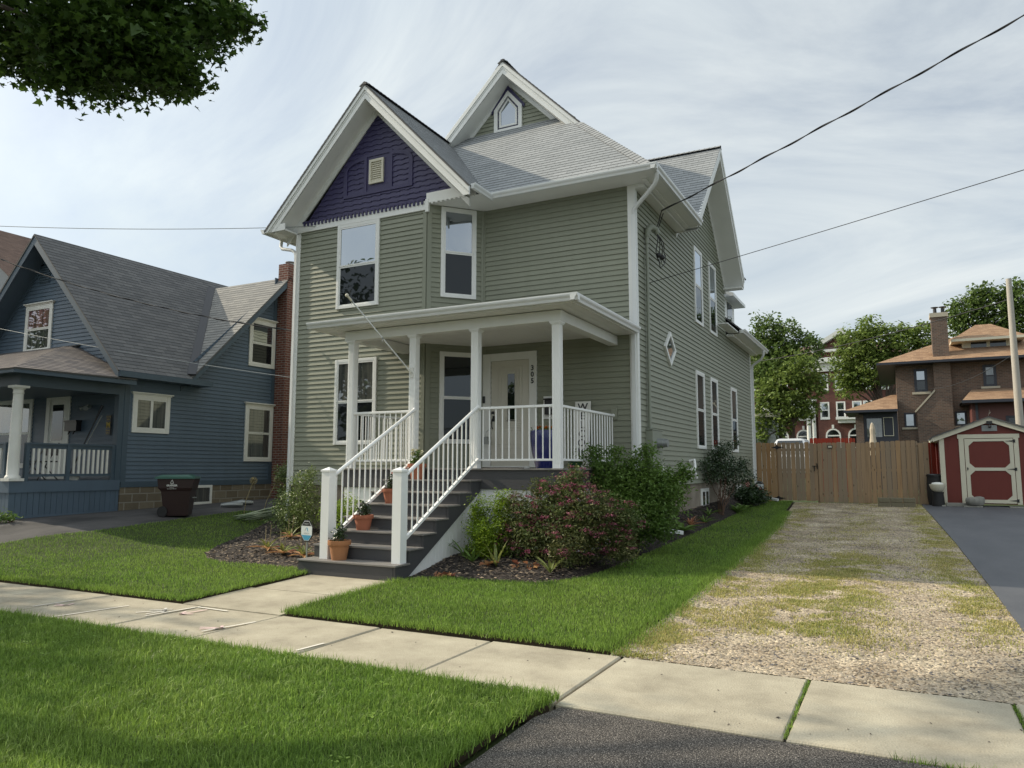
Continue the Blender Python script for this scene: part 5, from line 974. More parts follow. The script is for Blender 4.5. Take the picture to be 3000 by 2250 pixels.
# ================================================================ fence, shed and the buildings behind
def plankmat(name, c1, c2, knots=True, rough=0.85):
    m = bpy.data.materials.new(name); m.use_nodes = True; t = m.node_tree; n = t.nodes; l = t.links; b = n['Principled BSDF']; b.inputs['Roughness'].default_value = rough; b.inputs['Specular IOR Level'].default_value = 0.2
    geo = n.new('ShaderNodeNewGeometry'); co = n.new('ShaderNodeTexCoord').outputs['Object']
    mp_ = n.new('ShaderNodeMapping'); mp_.inputs['Scale'].default_value = (14, 14, 0.9); l.new(co, mp_.inputs[0])
    off = n.new('ShaderNodeVectorMath'); off.operation = 'ADD'; l.new(mp_.outputs[0], off.inputs[0])
    cx_ = n.new('ShaderNodeCombineXYZ'); k = n.new('ShaderNodeMath'); k.operation = 'MULTIPLY'; l.new(geo.outputs['Random Per Island'], k.inputs[0]); k.inputs[1].default_value = 50; l.new(k.outputs[0], cx_.inputs[2]); l.new(cx_.outputs[0], off.inputs[1])
    nz = n.new('ShaderNodeTexNoise'); nz.inputs['Scale'].default_value = 1.2; nz.inputs['Detail'].default_value = 6; nz.inputs['Distortion'].default_value = 0.6; l.new(off.outputs[0], nz.inputs['Vector'])
    r = n.new('ShaderNodeValToRGB'); r.color_ramp.elements[0].position = 0.35; r.color_ramp.elements[0].color = (*[c*0.72 for c in c1], 1); r.color_ramp.elements[1].position = 0.62; r.color_ramp.elements[1].color = (*c1, 1); l.new(nz.outputs[0], r.inputs[0])
    mx_ = n.new('ShaderNodeMix'); mx_.data_type = 'RGBA'; l.new(geo.outputs['Random Per Island'], mx_.inputs['Factor']); l.new(r.outputs[0], mx_.inputs['A']); mx_.inputs['B'].default_value = (*c2, 1)
    cur = mx_.outputs['Result']
    if knots:
        vz = n.new('ShaderNodeTexVoronoi'); vz.inputs['Scale'].default_value = 1; m2 = n.new('ShaderNodeMapping'); m2.inputs['Scale'].default_value = (5.5, 5.5, 2.6); l.new(co, m2.inputs[0]); l.new(m2.outputs[0], vz.inputs['Vector'])
        mr = n.new('ShaderNodeMapRange'); mr.inputs['From Min'].default_value = 0.05; mr.inputs['From Max'].default_value = 0.13; mr.inputs['To Min'].default_value = 0.45; mr.inputs['To Max'].default_value = 1.0; l.new(vz.outputs['Distance'], mr.inputs[0])
        sc = n.new('ShaderNodeVectorMath'); sc.operation = 'SCALE'; l.new(cur, sc.inputs[0]); l.new(mr.outputs[0], sc.inputs['Scale']); cur = sc.outputs[0]
    l.new(cur, b.inputs['Base Color']); return m
M['cedar'] = plankmat('cedar_picket', (0.42, 0.27, 0.145), (0.27, 0.215, 0.155)); M['cedar_new'] = plankmat('new_cedar_picket', (0.36, 0.20, 0.09), (0.33, 0.22, 0.12))
M['redfence'] = plankmat('red_stained_board', (0.30, 0.045, 0.025), (0.24, 0.035, 0.022), False)
WF = thing('wooden_fence', 'tall dog-eared cedar picket fence closing the end of the gravel drive', 'fence', (-1.7, 26.62, -1.12))
FY = 26.60
def pickets(name, x0, x1, m, parent, zb=-1.09, zt=0.86, wdt=0.14, y=FY):
    mb = MB(); x = x0
    while x < x1-0.02:
        ww = min(wdt, x1-x)+random.uniform(-0.006, 0.004); t = zt+random.uniform(-0.02, 0.02)+0.02*math.sin(x*1.1); c = 0.022; yy = y-random.uniform(0, 0.006); z0 = zb+random.uniform(-0.015, 0.01)
        g = random.uniform(0.002, 0.009); mb.prism(front(yy), [(x, z0), (x+ww-g, z0), (x+ww-g, t-c), (x+ww-g-c, t), (x+c, t), (x, t-c)], -0.016, 0); x += wdt+0.003
    return mb.build(name, m, parent)
pickets('board', -4.40, -3.63, M['cedar_new'], WF); gt = pickets('gate', -3.61, -2.37, M['cedar'], WF, -1.05); pickets('board', -2.345, 0.56, M['cedar'], WF); pickets('board', 0.57, 0.86, M['cedar'], WF, zt=0.80, y=FY-0.05)
mb = MB(); 
for z in (-0.80, -0.05, 0.62): mb.box(-4.36, 0.85, FY+0.02, FY+0.055, z-0.045, z+0.045)
for x in (-4.3, -3.62, -2.36, -0.9, 0.58): mb.box(x-0.045, x+0.045, FY+0.06, FY+0.15, -1.15, 0.80)
mb.build('fence_rail', M['cedar'], WF)
mb = MB(); mb.box(0.52, 0.84, FY-0.10, FY-0.07, -1.12, -0.86); mb.build('kickboard', M['cedar'], WF)
for z in (0.71, -0.98):
    mb = MB(); mb.prism(front(FY-0.012), [(-3.80, z), (-3.68, z-0.03), (-3.62, z-0.075), (-3.56, z-0.03), (-3.38, z), (-3.56, z+0.03), (-3.62, z+0.075), (-3.68, z+0.03)], 0, 0.012); mb.build('hinge', M['black'], gt)
mb = MB(); p = front(FY-0.012); mb.pbox(p, -2.53, -2.36, 0.07, 0.09, 0, 0.03); mb.pbox(p, -2.385, -2.365, -0.02, 0.16, 0, 0.03); mb.pbox(p, -2.47, -2.45, -0.08, 0.08, 0, 0.03); mb.build('latch', M['black'], gt)
mb = MB(); mb.pbox(front(FY-0.012), -2.04, -1.89, 0.66, 0.76, 0, 0.012); mb.pbox(front(FY-0.012), -2.02, -1.91, 0.68, 0.74, 0.012, 0.016, 1); mb.build('plaque', [M['black'], M['vent']], WF)
RF = thing('red_fence', 'bright red board fence glimpsed behind the cedar fence and the shed', 'fence', (1.0, 27.4, -1.1))
pickets('board', 0.80, 1.6, M['redfence'], RF, -1.1, 0.80, y=27.4)
RF2 = thing('red_fence', 'red board fence top showing over the cedar fence before the brick building', 'fence', (-2.2, 32, -1.1))
pickets('board', -3.1, -1.45, M['redfence'], RF2, -1.1, 1.20, y=32)
# ---- shed
M['shedred'] = mat('barn_red_panel', (0.135, 0.020, 0.012), 0.6, 0.15, 2, 0.1, 30, stretch=(10, 10, 1)); M['cream'] = mat('cream_trim', (0.60, 0.57, 0.45), 0.5, 0.06, 3)
SH = thing('garden_shed', 'barn red garden shed with cream trim and a wide panelled door', 'shed', (2.43, 27.6, -1.06))
ps_ = front(26.0); sr = lambda x: 1.46-0.36*abs(x-2.43)
mb = MB(); mb.prism(ps_, [(1.14, -1.03), (3.72, -1.03), (3.72, sr(3.72)-0.05), (2.43, 1.40), (1.14, sr(1.14)-0.05)], -3.1, 0)
for k in range(9): mb.pbox(ps_, 1.35+k*0.27, 1.355+k*0.27, -1.03, 0.95, 0, 0.002)
mb.build('wall', M['shedred'], SH)
mb = MB(); mb.pbox(ps_, 1.12, 1.25, -1.03, 0.90, 0, 0.022); mb.pbox(ps_, 3.61, 3.74, -1.03, 0.90, 0, 0.022); mb.pbox(P((1.14, 0, 0), (0, -1, 0), (0, 0, 1)), -26.13, -25.98, -1.03, 0.90, 0, 0.02)
mb.prism(front(25.9), [(0.96, sr(0.96)), (2.43, 1.50), (3.90, sr(3.90)), (3.90, sr(3.90)-0.13), (2.43, 1.36), (0.96, sr(0.96)-0.13)], -0.10, 0.0)
mb.box(0.96, 0.99, 25.98, 29.2, sr(0.98)-0.10, sr(0.98)+0.0); mb.face([(0.98, 25.95, sr(0.98)-0.1), (0.98, 29.2, sr(0.98)-0.1), (1.14, 29.2, sr(0.98)-0.1), (1.14, 25.95, sr(0.98)-0.1)])
mb.build('trim', M['cream'], SH, bevel=0.004)
mb = MB(); roof(mb, [(0.94, 25.86, sr(0.94)+0.03), (0.94, 29.3, sr(0.94)+0.03), (2.43, 29.3, 1.53), (2.43, 25.86, 1.53)]); roof(mb, [(3.92, 25.86, sr(3.92)+0.03), (3.92, 29.3, sr(3.92)+0.03), (2.43, 29.3, 1.53), (2.43, 25.86, 1.53)]); mb.build('roof', [M['roof4'], M['lip']], SH)
mb = MB(); mb.pbox(ps_, 1.63, 1.76, -1.03, 0.89, 0, 0.025); mb.pbox(ps_, 3.00, 3.12, -1.03, 0.89, 0, 0.025); mb.pbox(ps_, 1.60, 3.15, 0.89, 1.01, 0, 0.028); mb.build('door_frame', M['cream'], SH, bevel=0.003)
mb = MB(); mb.pbox(ps_, 1.775, 2.985, -1.0, 0.875, 0.0, 0.012); sd = mb.build('door', M['shedred'], SH)
mb = MB()
for b0, b1 in ((-0.90, -0.06), (0.03, 0.80)):
    a0, a1, c = 1.875, 2.885, 0.13; o8 = [(a0+c, b0), (a1-c, b0), (a1, b0+c), (a1, b1-c), (a1-c, b1), (a0+c, b1), (a0, b1-c), (a0, b0+c)]
    sq = [(1.775, b0-0.05 if b0 < 0 and b0 > -0.2 else b0-0.045), (2.985, b0-0.045), (2.985, b1+0.045), (1.775, b1+0.045)]
    for q in (((a0, b0), (a0+c, b0), (a0, b0+c)), ((a1, b0), (a1, b0+c), (a1-c, b0)), ((a1, b1), (a1-c, b1), (a1, b1-c)), ((a0, b1), (a0, b1-c), (a0+c, b1))): mb.prism(ps_, list(q), 0.012, 0.028)
for q in ((1.775, 1.875, -1.0, 0.875), (2.885, 2.985, -1.0, 0.875), (1.875, 2.885, -1.0, -0.90), (1.875, 2.885, -0.06, 0.03), (1.875, 2.885, 0.80, 0.875)): mb.pbox(ps_, *q, 0.012, 0.029)
mb.build('door_trim', M['cream'], sd)
for z in (0.80, -0.015, -0.92):
    mb = MB(); mb.prism(ps_, [(2.80, z), (2.98, z-0.02), (2.98, z-0.045), (3.04, z-0.045), (3.04, z+0.045), (2.98, z+0.045), (2.98, z+0.02)], 0.029, 0.04); mb.build('hinge', M['black'], sd)
mb = MB(); mb.prism(ps_, [(1.82, -0.06), (1.84, 0.0), (1.82, 0.05), (1.80, 0.0)], 0.029, 0.05); mb.build('handle', M['black'], sd)
mb = MB(); mb.pbox(ps_, 2.24, 2.62, 1.10, 1.27, 0.0, 0.02)
for k in range(5): mb.pbox(ps_, 2.25, 2.61, 1.115+k*0.03, 1.13+k*0.03, 0.02, 0.035)
mb.build('vent', M['steel'], SH)
mb = MB(); mb.pbox(front(25.9), 2.36, 2.50, 1.30, 1.39, 0.0, 0.05); mb.ball((2.43, 25.83, 1.22), 0.045, 8); mb.bar((2.43, 25.88, 1.30), (2.43, 25.85, 1.24), 0.02, 0.02); tag(mb.build('floodlight', M['black']), 'solar floodlight under the peak of the red shed', 'lamp')
mb = MB(); mb.tube([(2.42, 25.95, 1.50), (2.47, 25.95, 1.72)], 0.008, 5); mb.tube([(2.45, 25.95, 1.60), (2.49, 25.95, 1.66)], 0.012, 5); tag(mb.build('weathervane', M['black']), 'thin little finial on top of the red shed roof', 'finial')
M['concgrey'] = mat('weathered_concrete', (0.25, 0.245, 0.22), 0.9, 0.2, 6, 0.5, 40)
def slab_box(name, x0, x1, y0, y1, h, lb, cat, m='concgrey', z=None, group=None):
    zz = float(zg((x0+x1)/2, (y0+y1)/2))+0.0 if z is None else z; mb = MB(); mb.box(x0, x1, y0, y1, zz, zz+h); tag(mb.build(name, M[m], bevel=0.012), lb, cat, group)
slab_box('plank', 1.20, 1.78, 25.74, 25.92, 0.11, 'grey board under the left front of the shed', 'board'); slab_box('plank', 1.62, 2.10, 25.5, 25.72, 0.05, 'flat grey board below the grey stone', 'board'); slab_box('plank', 2.75, 3.35, 25.45, 25.7, 0.05, 'flat board in front of the right door jamb of the shed', 'board'); slab_box('plank', 0.98, 1.19, 25.6, 25.9, 0.05, 'short board beside the left corner of the shed', 'board')
mb = MB(); mb.lathe((1.88, 25.62, -1.05), [(0.14, 0), (0.20, 0.06), (0.21, 0.14), (0.19, 0.20), (0.08, 0.23)], 9); mb.lathe((2.02, 25.62, -1.05), [(0.10, 0), (0.14, 0.06), (0.15, 0.16), (0.13, 0.23), (0.05, 0.25)], 8); tag(mb.build('rock', M['concgrey'], smooth=True), 'pale grey rock at the foot of the shed door', 'rock')
t = thing('rain_barrel', 'black barrel half hidden between fence and shed', 'barrel', (0.98, 26.3, -1.1)); mb = MB(); mb.lathe((0.98, 26.3, -1.1), [(0.20, 0), (0.24, 0.2), (0.25, 0.5), (0.23, 0.86)], 20); mb.build('body', M['rubber'], t, smooth=True); mb = MB(); mb.lathe((0.98, 26.3, -0.24), [(0.25, 0), (0.25, 0.05), (0.22, 0.08)], 20); mb.build('lid', M['black'], t, smooth=True)
t = thing('birdbath', 'cream bowl on a dark pedestal beside the red shed', 'birdbath', (1.0, 25.75, -1.12)); mb = MB(); mb.lathe((1.0, 25.75, -1.11), [(0.17, 0), (0.17, 0.1), (0.15, 0.35), (0.16, 0.42)], 16); mb.build('pedestal', M['rubber'], t, smooth=True)
mb = MB(); mb.lathe((1.0, 25.75, -0.70), [(0.07, 0), (0.14, 0.05), (0.19, 0.13), (0.215, 0.22), (0.215, 0.24), (0.19, 0.235), (0.12, 0.18)], 22); mb.build('bowl', M['vent'], t, smooth=True); mb = MB(); mb.lathe((1.0, 25.75, -0.50), [(0.15, 0), (0.16, 0.04), (0.14, 0.08), (0.05, 0.10)], 18); mb.build('lid', M['oldwhite'], t, smooth=True)
M['mossy'] = mat('mossy_concrete_block', (0.17, 0.155, 0.105), 0.95, 0.25, 8, 0.6, 40)
for r_ in range(2):
    for k in range(3):
        x = -0.60+k*0.335; z = -1.15+0.145*r_; mb = MB(); mb.box(x+random.uniform(-.004, .004), x+0.325, 25.22+0.03*k, 25.42+0.03*k, z, z+0.135)
        tag(mb.build('retaining_block', M['mossy'], bevel=0.015), 'mossy concrete block, %s in the %s row of the low stack by the fence' % (('left', 'middle', 'right')[k], ('bottom', 'top')[r_]), 'concrete block', 'concrete blocks stacked before the fence')
# ---- utility pole
M['polewood'] = mat('pale_pole_wood', (0.40, 0.375, 0.33), 0.85, 0.25, 3, 0.3, 30, stretch=(8, 8, 0.6))
mb = MB(); mb.tube([(3.69, 30, -1.1), (3.67, 30, 6.45)], [0.14, 0.085], 14); tag(mb.build('utility_pole', M['polewood'], smooth=True), 'bare pale wooden utility pole behind the red shed', 'utility pole')
# ---- brown brick house
M['brownbrick'] = brickmat('brown_brick', (0.165, 0.105, 0.080), (0.100, 0.070, 0.058), (0.16, 0.14, 0.12), 0.24, 0.09, 0.012, var=0.25, vscale=0.6, bump=0.4)
M['tanroof'] = brickmat('tan_shingles', (0.42, 0.275, 0.17), (0.27, 0.165, 0.10), (0.22, 0.13, 0.08), 0.32, 0.15, 0.004, var=0.18, vscale=0.7, bump=0.2)
M['navy'] = mat('navy_trim', (0.022, 0.026, 0.040), 0.5, 0.05); M['limestone'] = mat('limestone_sill', (0.42, 0.38, 0.30), 0.8, 0.1, 4); M['maroon'] = mat('maroon_clapboard', (0.105, 0.035, 0.030), 0.6, 0.1, 2)
KH = thing('brick_house', 'brown brick house with tan hipped roof, chimney and dormer', 'house', (5, 55, -1.1)); kf = front(50.0)
mb = MB(); mb.prism(kf, [(0.12, -1.2), (10.3, -1.2), (10.3, 6.1), (0.12, 6.1)], -10, 0); mb.build('wall', M['brownbrick'], KH)
mb = MB(); roof(mb, [(-0.80, 49.0, 6.22), (11.1, 49.0, 6.22), (5.15, 55.0, 8.85)], 0.16, 0.01); roof(mb, [(-0.80, 49.0, 6.22), (-0.80, 61, 6.22), (5.15, 55.0, 8.85)], 0.16, 0.01); roof(mb, [(11.1, 49.0, 6.22), (11.1, 61, 6.22), (5.15, 55.0, 8.85)], 0.16, 0.01); mb.build('roof', [M['tanroof'], M['lip']], KH)
mb = MB(); mb.box(-0.85, 11.15, 48.92, 49.0, 6.08, 6.22); mb.box(-0.88, -0.80, 49.0, 61, 6.08, 6.22); mb.face([(-0.8, 49.0, 6.09), (-0.8, 61, 6.09), (11, 61, 6.09), (11, 49.0, 6.09)]); mb.build('eaves', M['navy'], KH)
mb = MB(); mb.prism(kf, [(2.08, -1.2), (2.95, -1.2), (2.95, 6.1), (2.08, 6.1)], 0.001, 0.45); mb.prism(kf, [(1.12, -1.2), (2.08, -1.2), (2.08, 4.40), (1.12, 3.30)], 0.001, 0.44); mb.prism(kf, [(2.12, 6.1), (2.94, 6.1), (2.94, 8.80), (2.12, 8.80)], -0.35, 0.45); ck = mb.build('chimney', M['brownbrick'], KH)
mb = MB(); mb.prism(kf, [(2.06, 8.80), (3.0, 8.80), (3.0, 9.05), (2.06, 9.05)], -0.4, 0.5); mb.build('chimney_cap', M['limestone'], ck); mb = MB(); mb.prism(kf, [(1.06, 3.26), (2.10, 4.45), (2.10, 4.58), (1.0, 3.32)], 0.3, 0.5); mb.build('shoulder_cap', M['limestone'], ck)
for x in (2.35, 2.75): mb = MB(); mb.lathe((x, 49.7, 9.05), [(0.10, 0), (0.09, 0.28)], 10); mb.lathe((x, 49.7, 9.36), [(0.17, 0), (0.22, 0.04), (0.02, 0.06)], 10); mb.build('flue_cap', M['black'], ck)
def kwin(a0, a1, b0, b1, y=50.0, split=0.5, gl=('glass_sky', 'glass_dark'), sill=0.10):
    p = front(y); o = window(KH, p, a0, a1, b0, b1, 0.10, 0.04, split=split, gl=gl, fm='navy', sash=0.04)
    if sill: MB().pbox(p, a0-0.14, a1+0.14, b0-sill-0.02, b0-0.001, 0, 0.08).build('sill', M['limestone'], o)
kwin(1.08, 1.76, 4.49, 5.85, sill=0.12); kwin(4.56, 5.20, 4.65, 5.88, gl=('glass_curtain', 'glass_dark')); kwin(6.65, 7.3, 4.75, 5.88); kwin(0.45, 1.03, 2.42, 3.28, split=0); kwin(3.05, 3.62, 2.45, 3.28, split=0)
dm = MB(); dm.prism(front(50.9), [(3.70, 6.6), (6.20, 6.6), (6.20, 7.52), (3.70, 7.52)], -3, 0); dk = dm.build('dormer', M['cream'], KH)
for a in (4.1, 5.05): window(KH, front(50.9), a, a+0.86, 6.78, 7.40, 0.04, 0.02, split=0, gl=('glass_dark',), fm='cream', name='dormer_window')
mb = MB(); roof(mb, [(3.15, 50.1, 7.50), (6.75, 50.1, 7.50), (5.4, 53, 8.72), (4.6, 53, 8.72)], 0.16, 0.01); roof(mb, [(3.15, 50.1, 7.50), (3.15, 54, 7.5), (4.6, 53, 8.72)], 0.16, 0.01); roof(mb, [(6.75, 50.1, 7.50), (6.75, 54, 7.5), (5.4, 53, 8.72)], 0.16, 0.01); mb.build('dormer_roof', [M['tanroof'], M['lip']], dk)
mb = MB(); mb.box(3.12, 6.78, 50.05, 50.1, 7.36, 7.50); mb.box(3.12, 3.17, 50.1, 53, 7.36, 7.5); mb.face([(3.15, 50.1, 7.37), (3.15, 53, 7.37), (6.75, 53, 7.37), (6.75, 50.1, 7.37)]); mb.build('dormer_eaves', M['cream'], dk)
# sun room on the left, maroon addition on the right
mb = MB(); mb.prism(front(49.2), [(-1.95, -1.2), (0.1, -1.2), (0.1, 3.4), (-1.95, 3.4)], -4, 0); sn = mb.build('sunroom', M['navy'], KH)
mb = MB(); mb.prism(front(49.15), [(-2.15, -1.2), (-1.72, -1.2), (-1.72, 3.2), (-2.15, 3.2)], -0.4, 0.05); mb.build('brick_pier', M['brownbrick'], sn)
mb = MB(); mb.pbox(front(49.2), -1.55, -0.75, 1.85, 2.95, 0.0, 0.03); mb.build('pane', M['glass_curtain'], sn)
mb = MB(); ring(mb, front(49.2), [(-0.66, 1.9), (-0.14, 1.9), (-0.14, 3.0), (-0.66, 3.0)], [(-0.63, 1.93), (-0.17, 1.93), (-0.17, 2.97), (-0.63, 2.97)], 0, 0.05); mb.build('screen_door', M['cream'], sn)
mb = MB(); roof(mb, [(-2.70, 48.4, 3.42), (0.12, 48.4, 3.42), (0.12, 51, 4.45), (-0.2, 51, 4.45)], 0.16, 0.01); roof(mb, [(-2.70, 48.4, 3.42), (-2.70, 54, 3.42), (-0.2, 51.5, 4.45), (-0.2, 51, 4.45)], 0.16, 0.01); mb.build('sunroom_roof', [M['tanroof'], M['lip']], sn)
mb = MB(); mb.box(-2.74, 0.12, 48.34, 48.42, 3.28, 3.42); mb.face([(-2.7, 48.4, 3.29), (-2.7, 53, 3.29), (0.1, 53, 3.29), (0.1, 48.4, 3.29)]); mb.build('sunroom_eaves', M['navy'], sn)
mb = MB(); mb.courses(front(48.2), [(3.75, -1.2), (9, -1.2), (9, 3.7), (3.75, 3.7)], 0.13, 0.015); mb.pbox(P((3.75, 0, 0), (0, -1, 0), (0, 0, 1)), -50, -48.2, -1.2, 3.7, -0.02, 0); ad = mb.build('addition', M['maroon'], KH)
mb = MB(); roof(mb, [(3.30, 47.5, 3.72), (9.4, 47.5, 3.72), (9.4, 49.9, 4.50), (3.95, 49.9, 4.50)], 0.16, 0.01); roof(mb, [(3.30, 47.5, 3.72), (3.30, 50, 3.72), (3.95, 49.9, 4.50)], 0.16, 0.01); mb.build('addition_roof', [M['tanroof'], M['lip']], ad)
mb = MB(); mb.box(3.26, 9.4, 47.44, 47.52, 3.56, 3.71); mb.face([(3.3, 47.5, 3.57), (3.3, 50, 3.57), (9.3, 50, 3.57), (9.3, 47.5, 3.57)]); mb.bar((3.98, 48.15, 3.6), (3.98, 48.15, -1), 0.12, 0.1, up=(0, 1, 0)); mb.build('addition_eaves', M['navy'], ad)
window(KH, front(48.2), 5.3, 6.8, 2.0, 2.85, 0.10, 0.04, 0, ('glass_dark', 'glass_dark'), fm='navy', mull=True)
# ---- large institutional brick building
M['redbrick2'] = brickmat('red_brick', (0.15, 0.062, 0.050), (0.115, 0.05, 0.042), (0.16, 0.10, 0.08), 0.4, 0.15, 0.012, var=0.18, vscale=0.3, bump=0.1)
LB = thing('brick_building', 'large red brick institutional building with white pediment and cornice', 'building', (-7, 104, -1.2))
q0 = front(100.0)
mb = MB(); mb.prism(q0, [(-20, -1.3), (2.5, -1.3), (2.5, 12.6), (-20, 12.6)], -14, 0); mb.prism(q0, [(-8.5, -1.3), (-2.3, -1.3), (-2.3, 13.0), (-8.5, 13.0)], 0.001, 1.2); mb.build('wall', M['redbrick2'], LB)
q1 = front(98.8); mb = MB()
for p, a0, a1 in ((q0, -20.4, 3.0), (q1, -8.9, -1.9)):
    mb.pbox(p, a0, a1, 12.9, 13.5, 0, 0.9); mb.pbox(p, a0+0.3, a1-0.3, 12.1, 12.9, 0, 0.25); mb.pbox(p, a0, a1, 11.85, 12.1, 0, 0.4)
mb.prism(q1, [(-8.9, 14.4), (-5.4, 16.4), (-1.9, 14.4), (-1.9, 14.95), (-5.4, 17.0), (-8.9, 14.95)], -10, 0.9); mb.pbox(q1, -8.9, -1.9, 14.2, 14.5, 0, 0.8)
mb.build('cornice', M['oldwhite'], LB)
mb = MB(); mb.prism(q1, [(-8.5, 14.4), (-2.3, 14.4), (-5.4, 16.4)], -9, 0.0); mb.pbox(q1, -8.5, -2.3, 13.4, 14.3, -2, 0.0); mb.build('pediment', M['redbrick2'], LB)
mb = MB(); roof(mb, [(-20.5, 98.8, 13.5), (3, 98.8, 13.5), (-1, 106, 16.2), (-16, 106, 16.2)], 0.3, 0.01); mb.build('roof', [M['roof4'], M['lip']], LB)
def lw(a0, a1, b0, b1, p=q0, **k): window(LB, p, a0, a1, b0, b1, 0.12, 0.06, gl=('glass_sky', 'glass_dark'), fm='oldwhite', sash=0.06, sill=0.15, **k)
for p, xs in ((q1, (-8.2, -6.4, -4.6, -3.4)), (q0, (-19, -17, -15, -13, -11, -1.6, 0.4))):
    for x in xs:
        for b in (9.6, 6.1): lw(x, x+1.05, b, b+2.0, p)
for x in (-7.7, -5.2, -13.8, -11.2):
    p = q1 if x > -9 else q0; mb = MB(); out_ = [(x, 2.4), (x+1.7, 2.4), (x+1.7, 4.0)]+[(x+0.85+0.85*math.cos(t*math.pi/8), 4.0+0.85*math.sin(t*math.pi/8)) for t in range(1, 8)]+[(x, 4.0)]; c = (x+0.85, 3.6); inn = [(c[0]+(a-c[0])*0.80, c[1]+(b-c[1])*0.86) for a, b in out_]
    ring(mb, p, out_, inn, 0, 0.12); mb.pbox(p, x, x+1.7, 3.9, 4.05, 0, 0.1); mb.pbox(p, x+0.72, x+0.98, 4.85, 5.3, 0, 0.14); o = mb.build('arched_window', M['oldwhite'], LB); MB().prism(p, inn, 0, 0.05).build('pane', M['glass_dark'], o)
mb = MB(); mb.pbox(q1, -6.4, -3.0, 6.05-0.2, 6.35-0.2, 0.0, 1.4); mb.pbox(q1, -6.2, -3.2, 5.45, 5.85, 0, 1.0); mb.build('door_hood', M['oldwhite'], LB)
for x in (-14.6, -13.9, -9.6, -9.0): mb = MB(); mb.lathe((x, 98.9, -1.3), [(0.34, 0), (0.34, 0.3), (0.28, 0.4), (0.24, 8.0), (0.34, 8.2), (0.34, 8.4)], 14); mb.build('column', M['oldwhite'], LB, smooth=True)
mb = MB(); mb.pbox(q0, -15.2, -8.8, 7.1, 8.2, 0.6, 1.6); mb.pbox(q0, -15.4, -8.6, 8.2, 8.5, 0.3, 1.8); mb.build('portico', M['oldwhite'], LB)
# ---- small things behind the fence
M['carwhite'] = mat('white_car_paint', (0.60, 0.62, 0.64), 0.25, 0.02, spec=0.7)
VH = thing('parked_car', 'white car of which only roof and rear window show over the fence', 'car', (-4.15, 36, -0.55)); cx, cy, z0 = -4.15, 34.0, -0.45
def loft(mb, sec):
    for (a, b) in zip(sec[:-1], sec[1:]):
        for k in range(len(a)): k2 = (k+1) % len(a); mb.face([a[k], a[k2], b[k2], b[k]])
    mb.face(sec[0][::-1]); mb.face(sec[-1])
def csec(y, hw, zb, zt, tw): return [(cx-hw, y, zb), (cx+hw, y, zb), (cx+hw, y, (zb+zt)/2), (cx+tw, y, zt-0.05), (cx+tw-0.12, y, zt), (cx-tw+0.12, y, zt), (cx-tw, y, zt-0.05), (cx-hw, y, (zb+zt)/2)]
mb = MB(); loft(mb, [csec(cy, 0.86, z0+0.3, z0+0.95, 0.84), csec(cy+0.15, 0.9, z0+0.25, z0+1.05, 0.86), csec(cy+3.9, 0.9, z0+0.25, z0+1.05, 0.86), csec(cy+4.4, 0.82, z0+0.3, z0+0.85, 0.78)]); mb.build('body', M['carwhite'], VH, smooth=True)
mb = MB(); loft(mb, [csec(cy+0.25, 0.84, z0+1.0, z0+1.15, 0.78), csec(cy+0.62, 0.78, z0+1.0, z0+1.75, 0.56), csec(cy+2.2, 0.78, z0+1.0, z0+1.78, 0.58), csec(cy+3.0, 0.82, z0+1.0, z0+1.1, 0.76)]); mb.build('cabin', M['carwhite'], VH, smooth=True)
mb = MB(); mb.face([(cx-0.62, cy+0.30, z0+1.22), (cx+0.62, cy+0.30, z0+1.22), (cx+0.50, cy+0.56, z0+1.66), (cx-0.50, cy+0.56, z0+1.66)]); mb.build('rear_window', M['glass_dark'], VH)
for sx in (-0.8, 0.8):
    for yy in (0.8, 3.4): mb = MB(); mb.tube([(cx+sx-0.1, cy+yy, z0+0.3), (cx+sx+0.1, cy+yy, z0+0.3)], 0.32, 18); mb.build('wheel', M['rubber'], VH, smooth=True)
t = thing('patio_umbrella', 'closed beige patio umbrella standing beyond the cedar fence', 'umbrella', (-0.98, 38, -1.1)); mb = MB(); mb.tube([(-0.98, 38, -1.1), (-0.98, 38, 2.12)], 0.03, 8); mb.build('pole', M['steel'], t)
M['canvas'] = mat('beige_canvas', (0.42, 0.36, 0.28), 0.9, 0.15, 6, stretch=(8, 8, 0.5)); mb = MB(); mb.lathe((-0.98, 38, 0.6), [(0.14, 0), (0.20, 0.35), (0.13, 0.75), (0.11, 0.95), (0.12, 1.2), (0.07, 1.42), (0.02, 1.5)], 9); mb.build('canopy', M['canvas'], t)
mb = MB(); mb.prism(front(45), [(-15.5, -1.2), (-9.2, -1.2), (-9.2, 3.4), (-15.5, 3.4)], -6, 0) if False else mb.prism(front(60), [(-9.9, -1.2), (-8.2, -1.2), (-8.2, 3.9), (-9.9, 3.9)], -5, 0); GH = thing('garage', 'small grey outbuilding with flat eave seen past the house corner', 'garage', (-9, 62, -1.2)); mb.build('wall', M['steel'], GH)
mb = MB(); mb.box(-10.4, -7.8, 59.5, 65.5, 3.9, 4.2); mb.build('roof', M['vent'], GH)
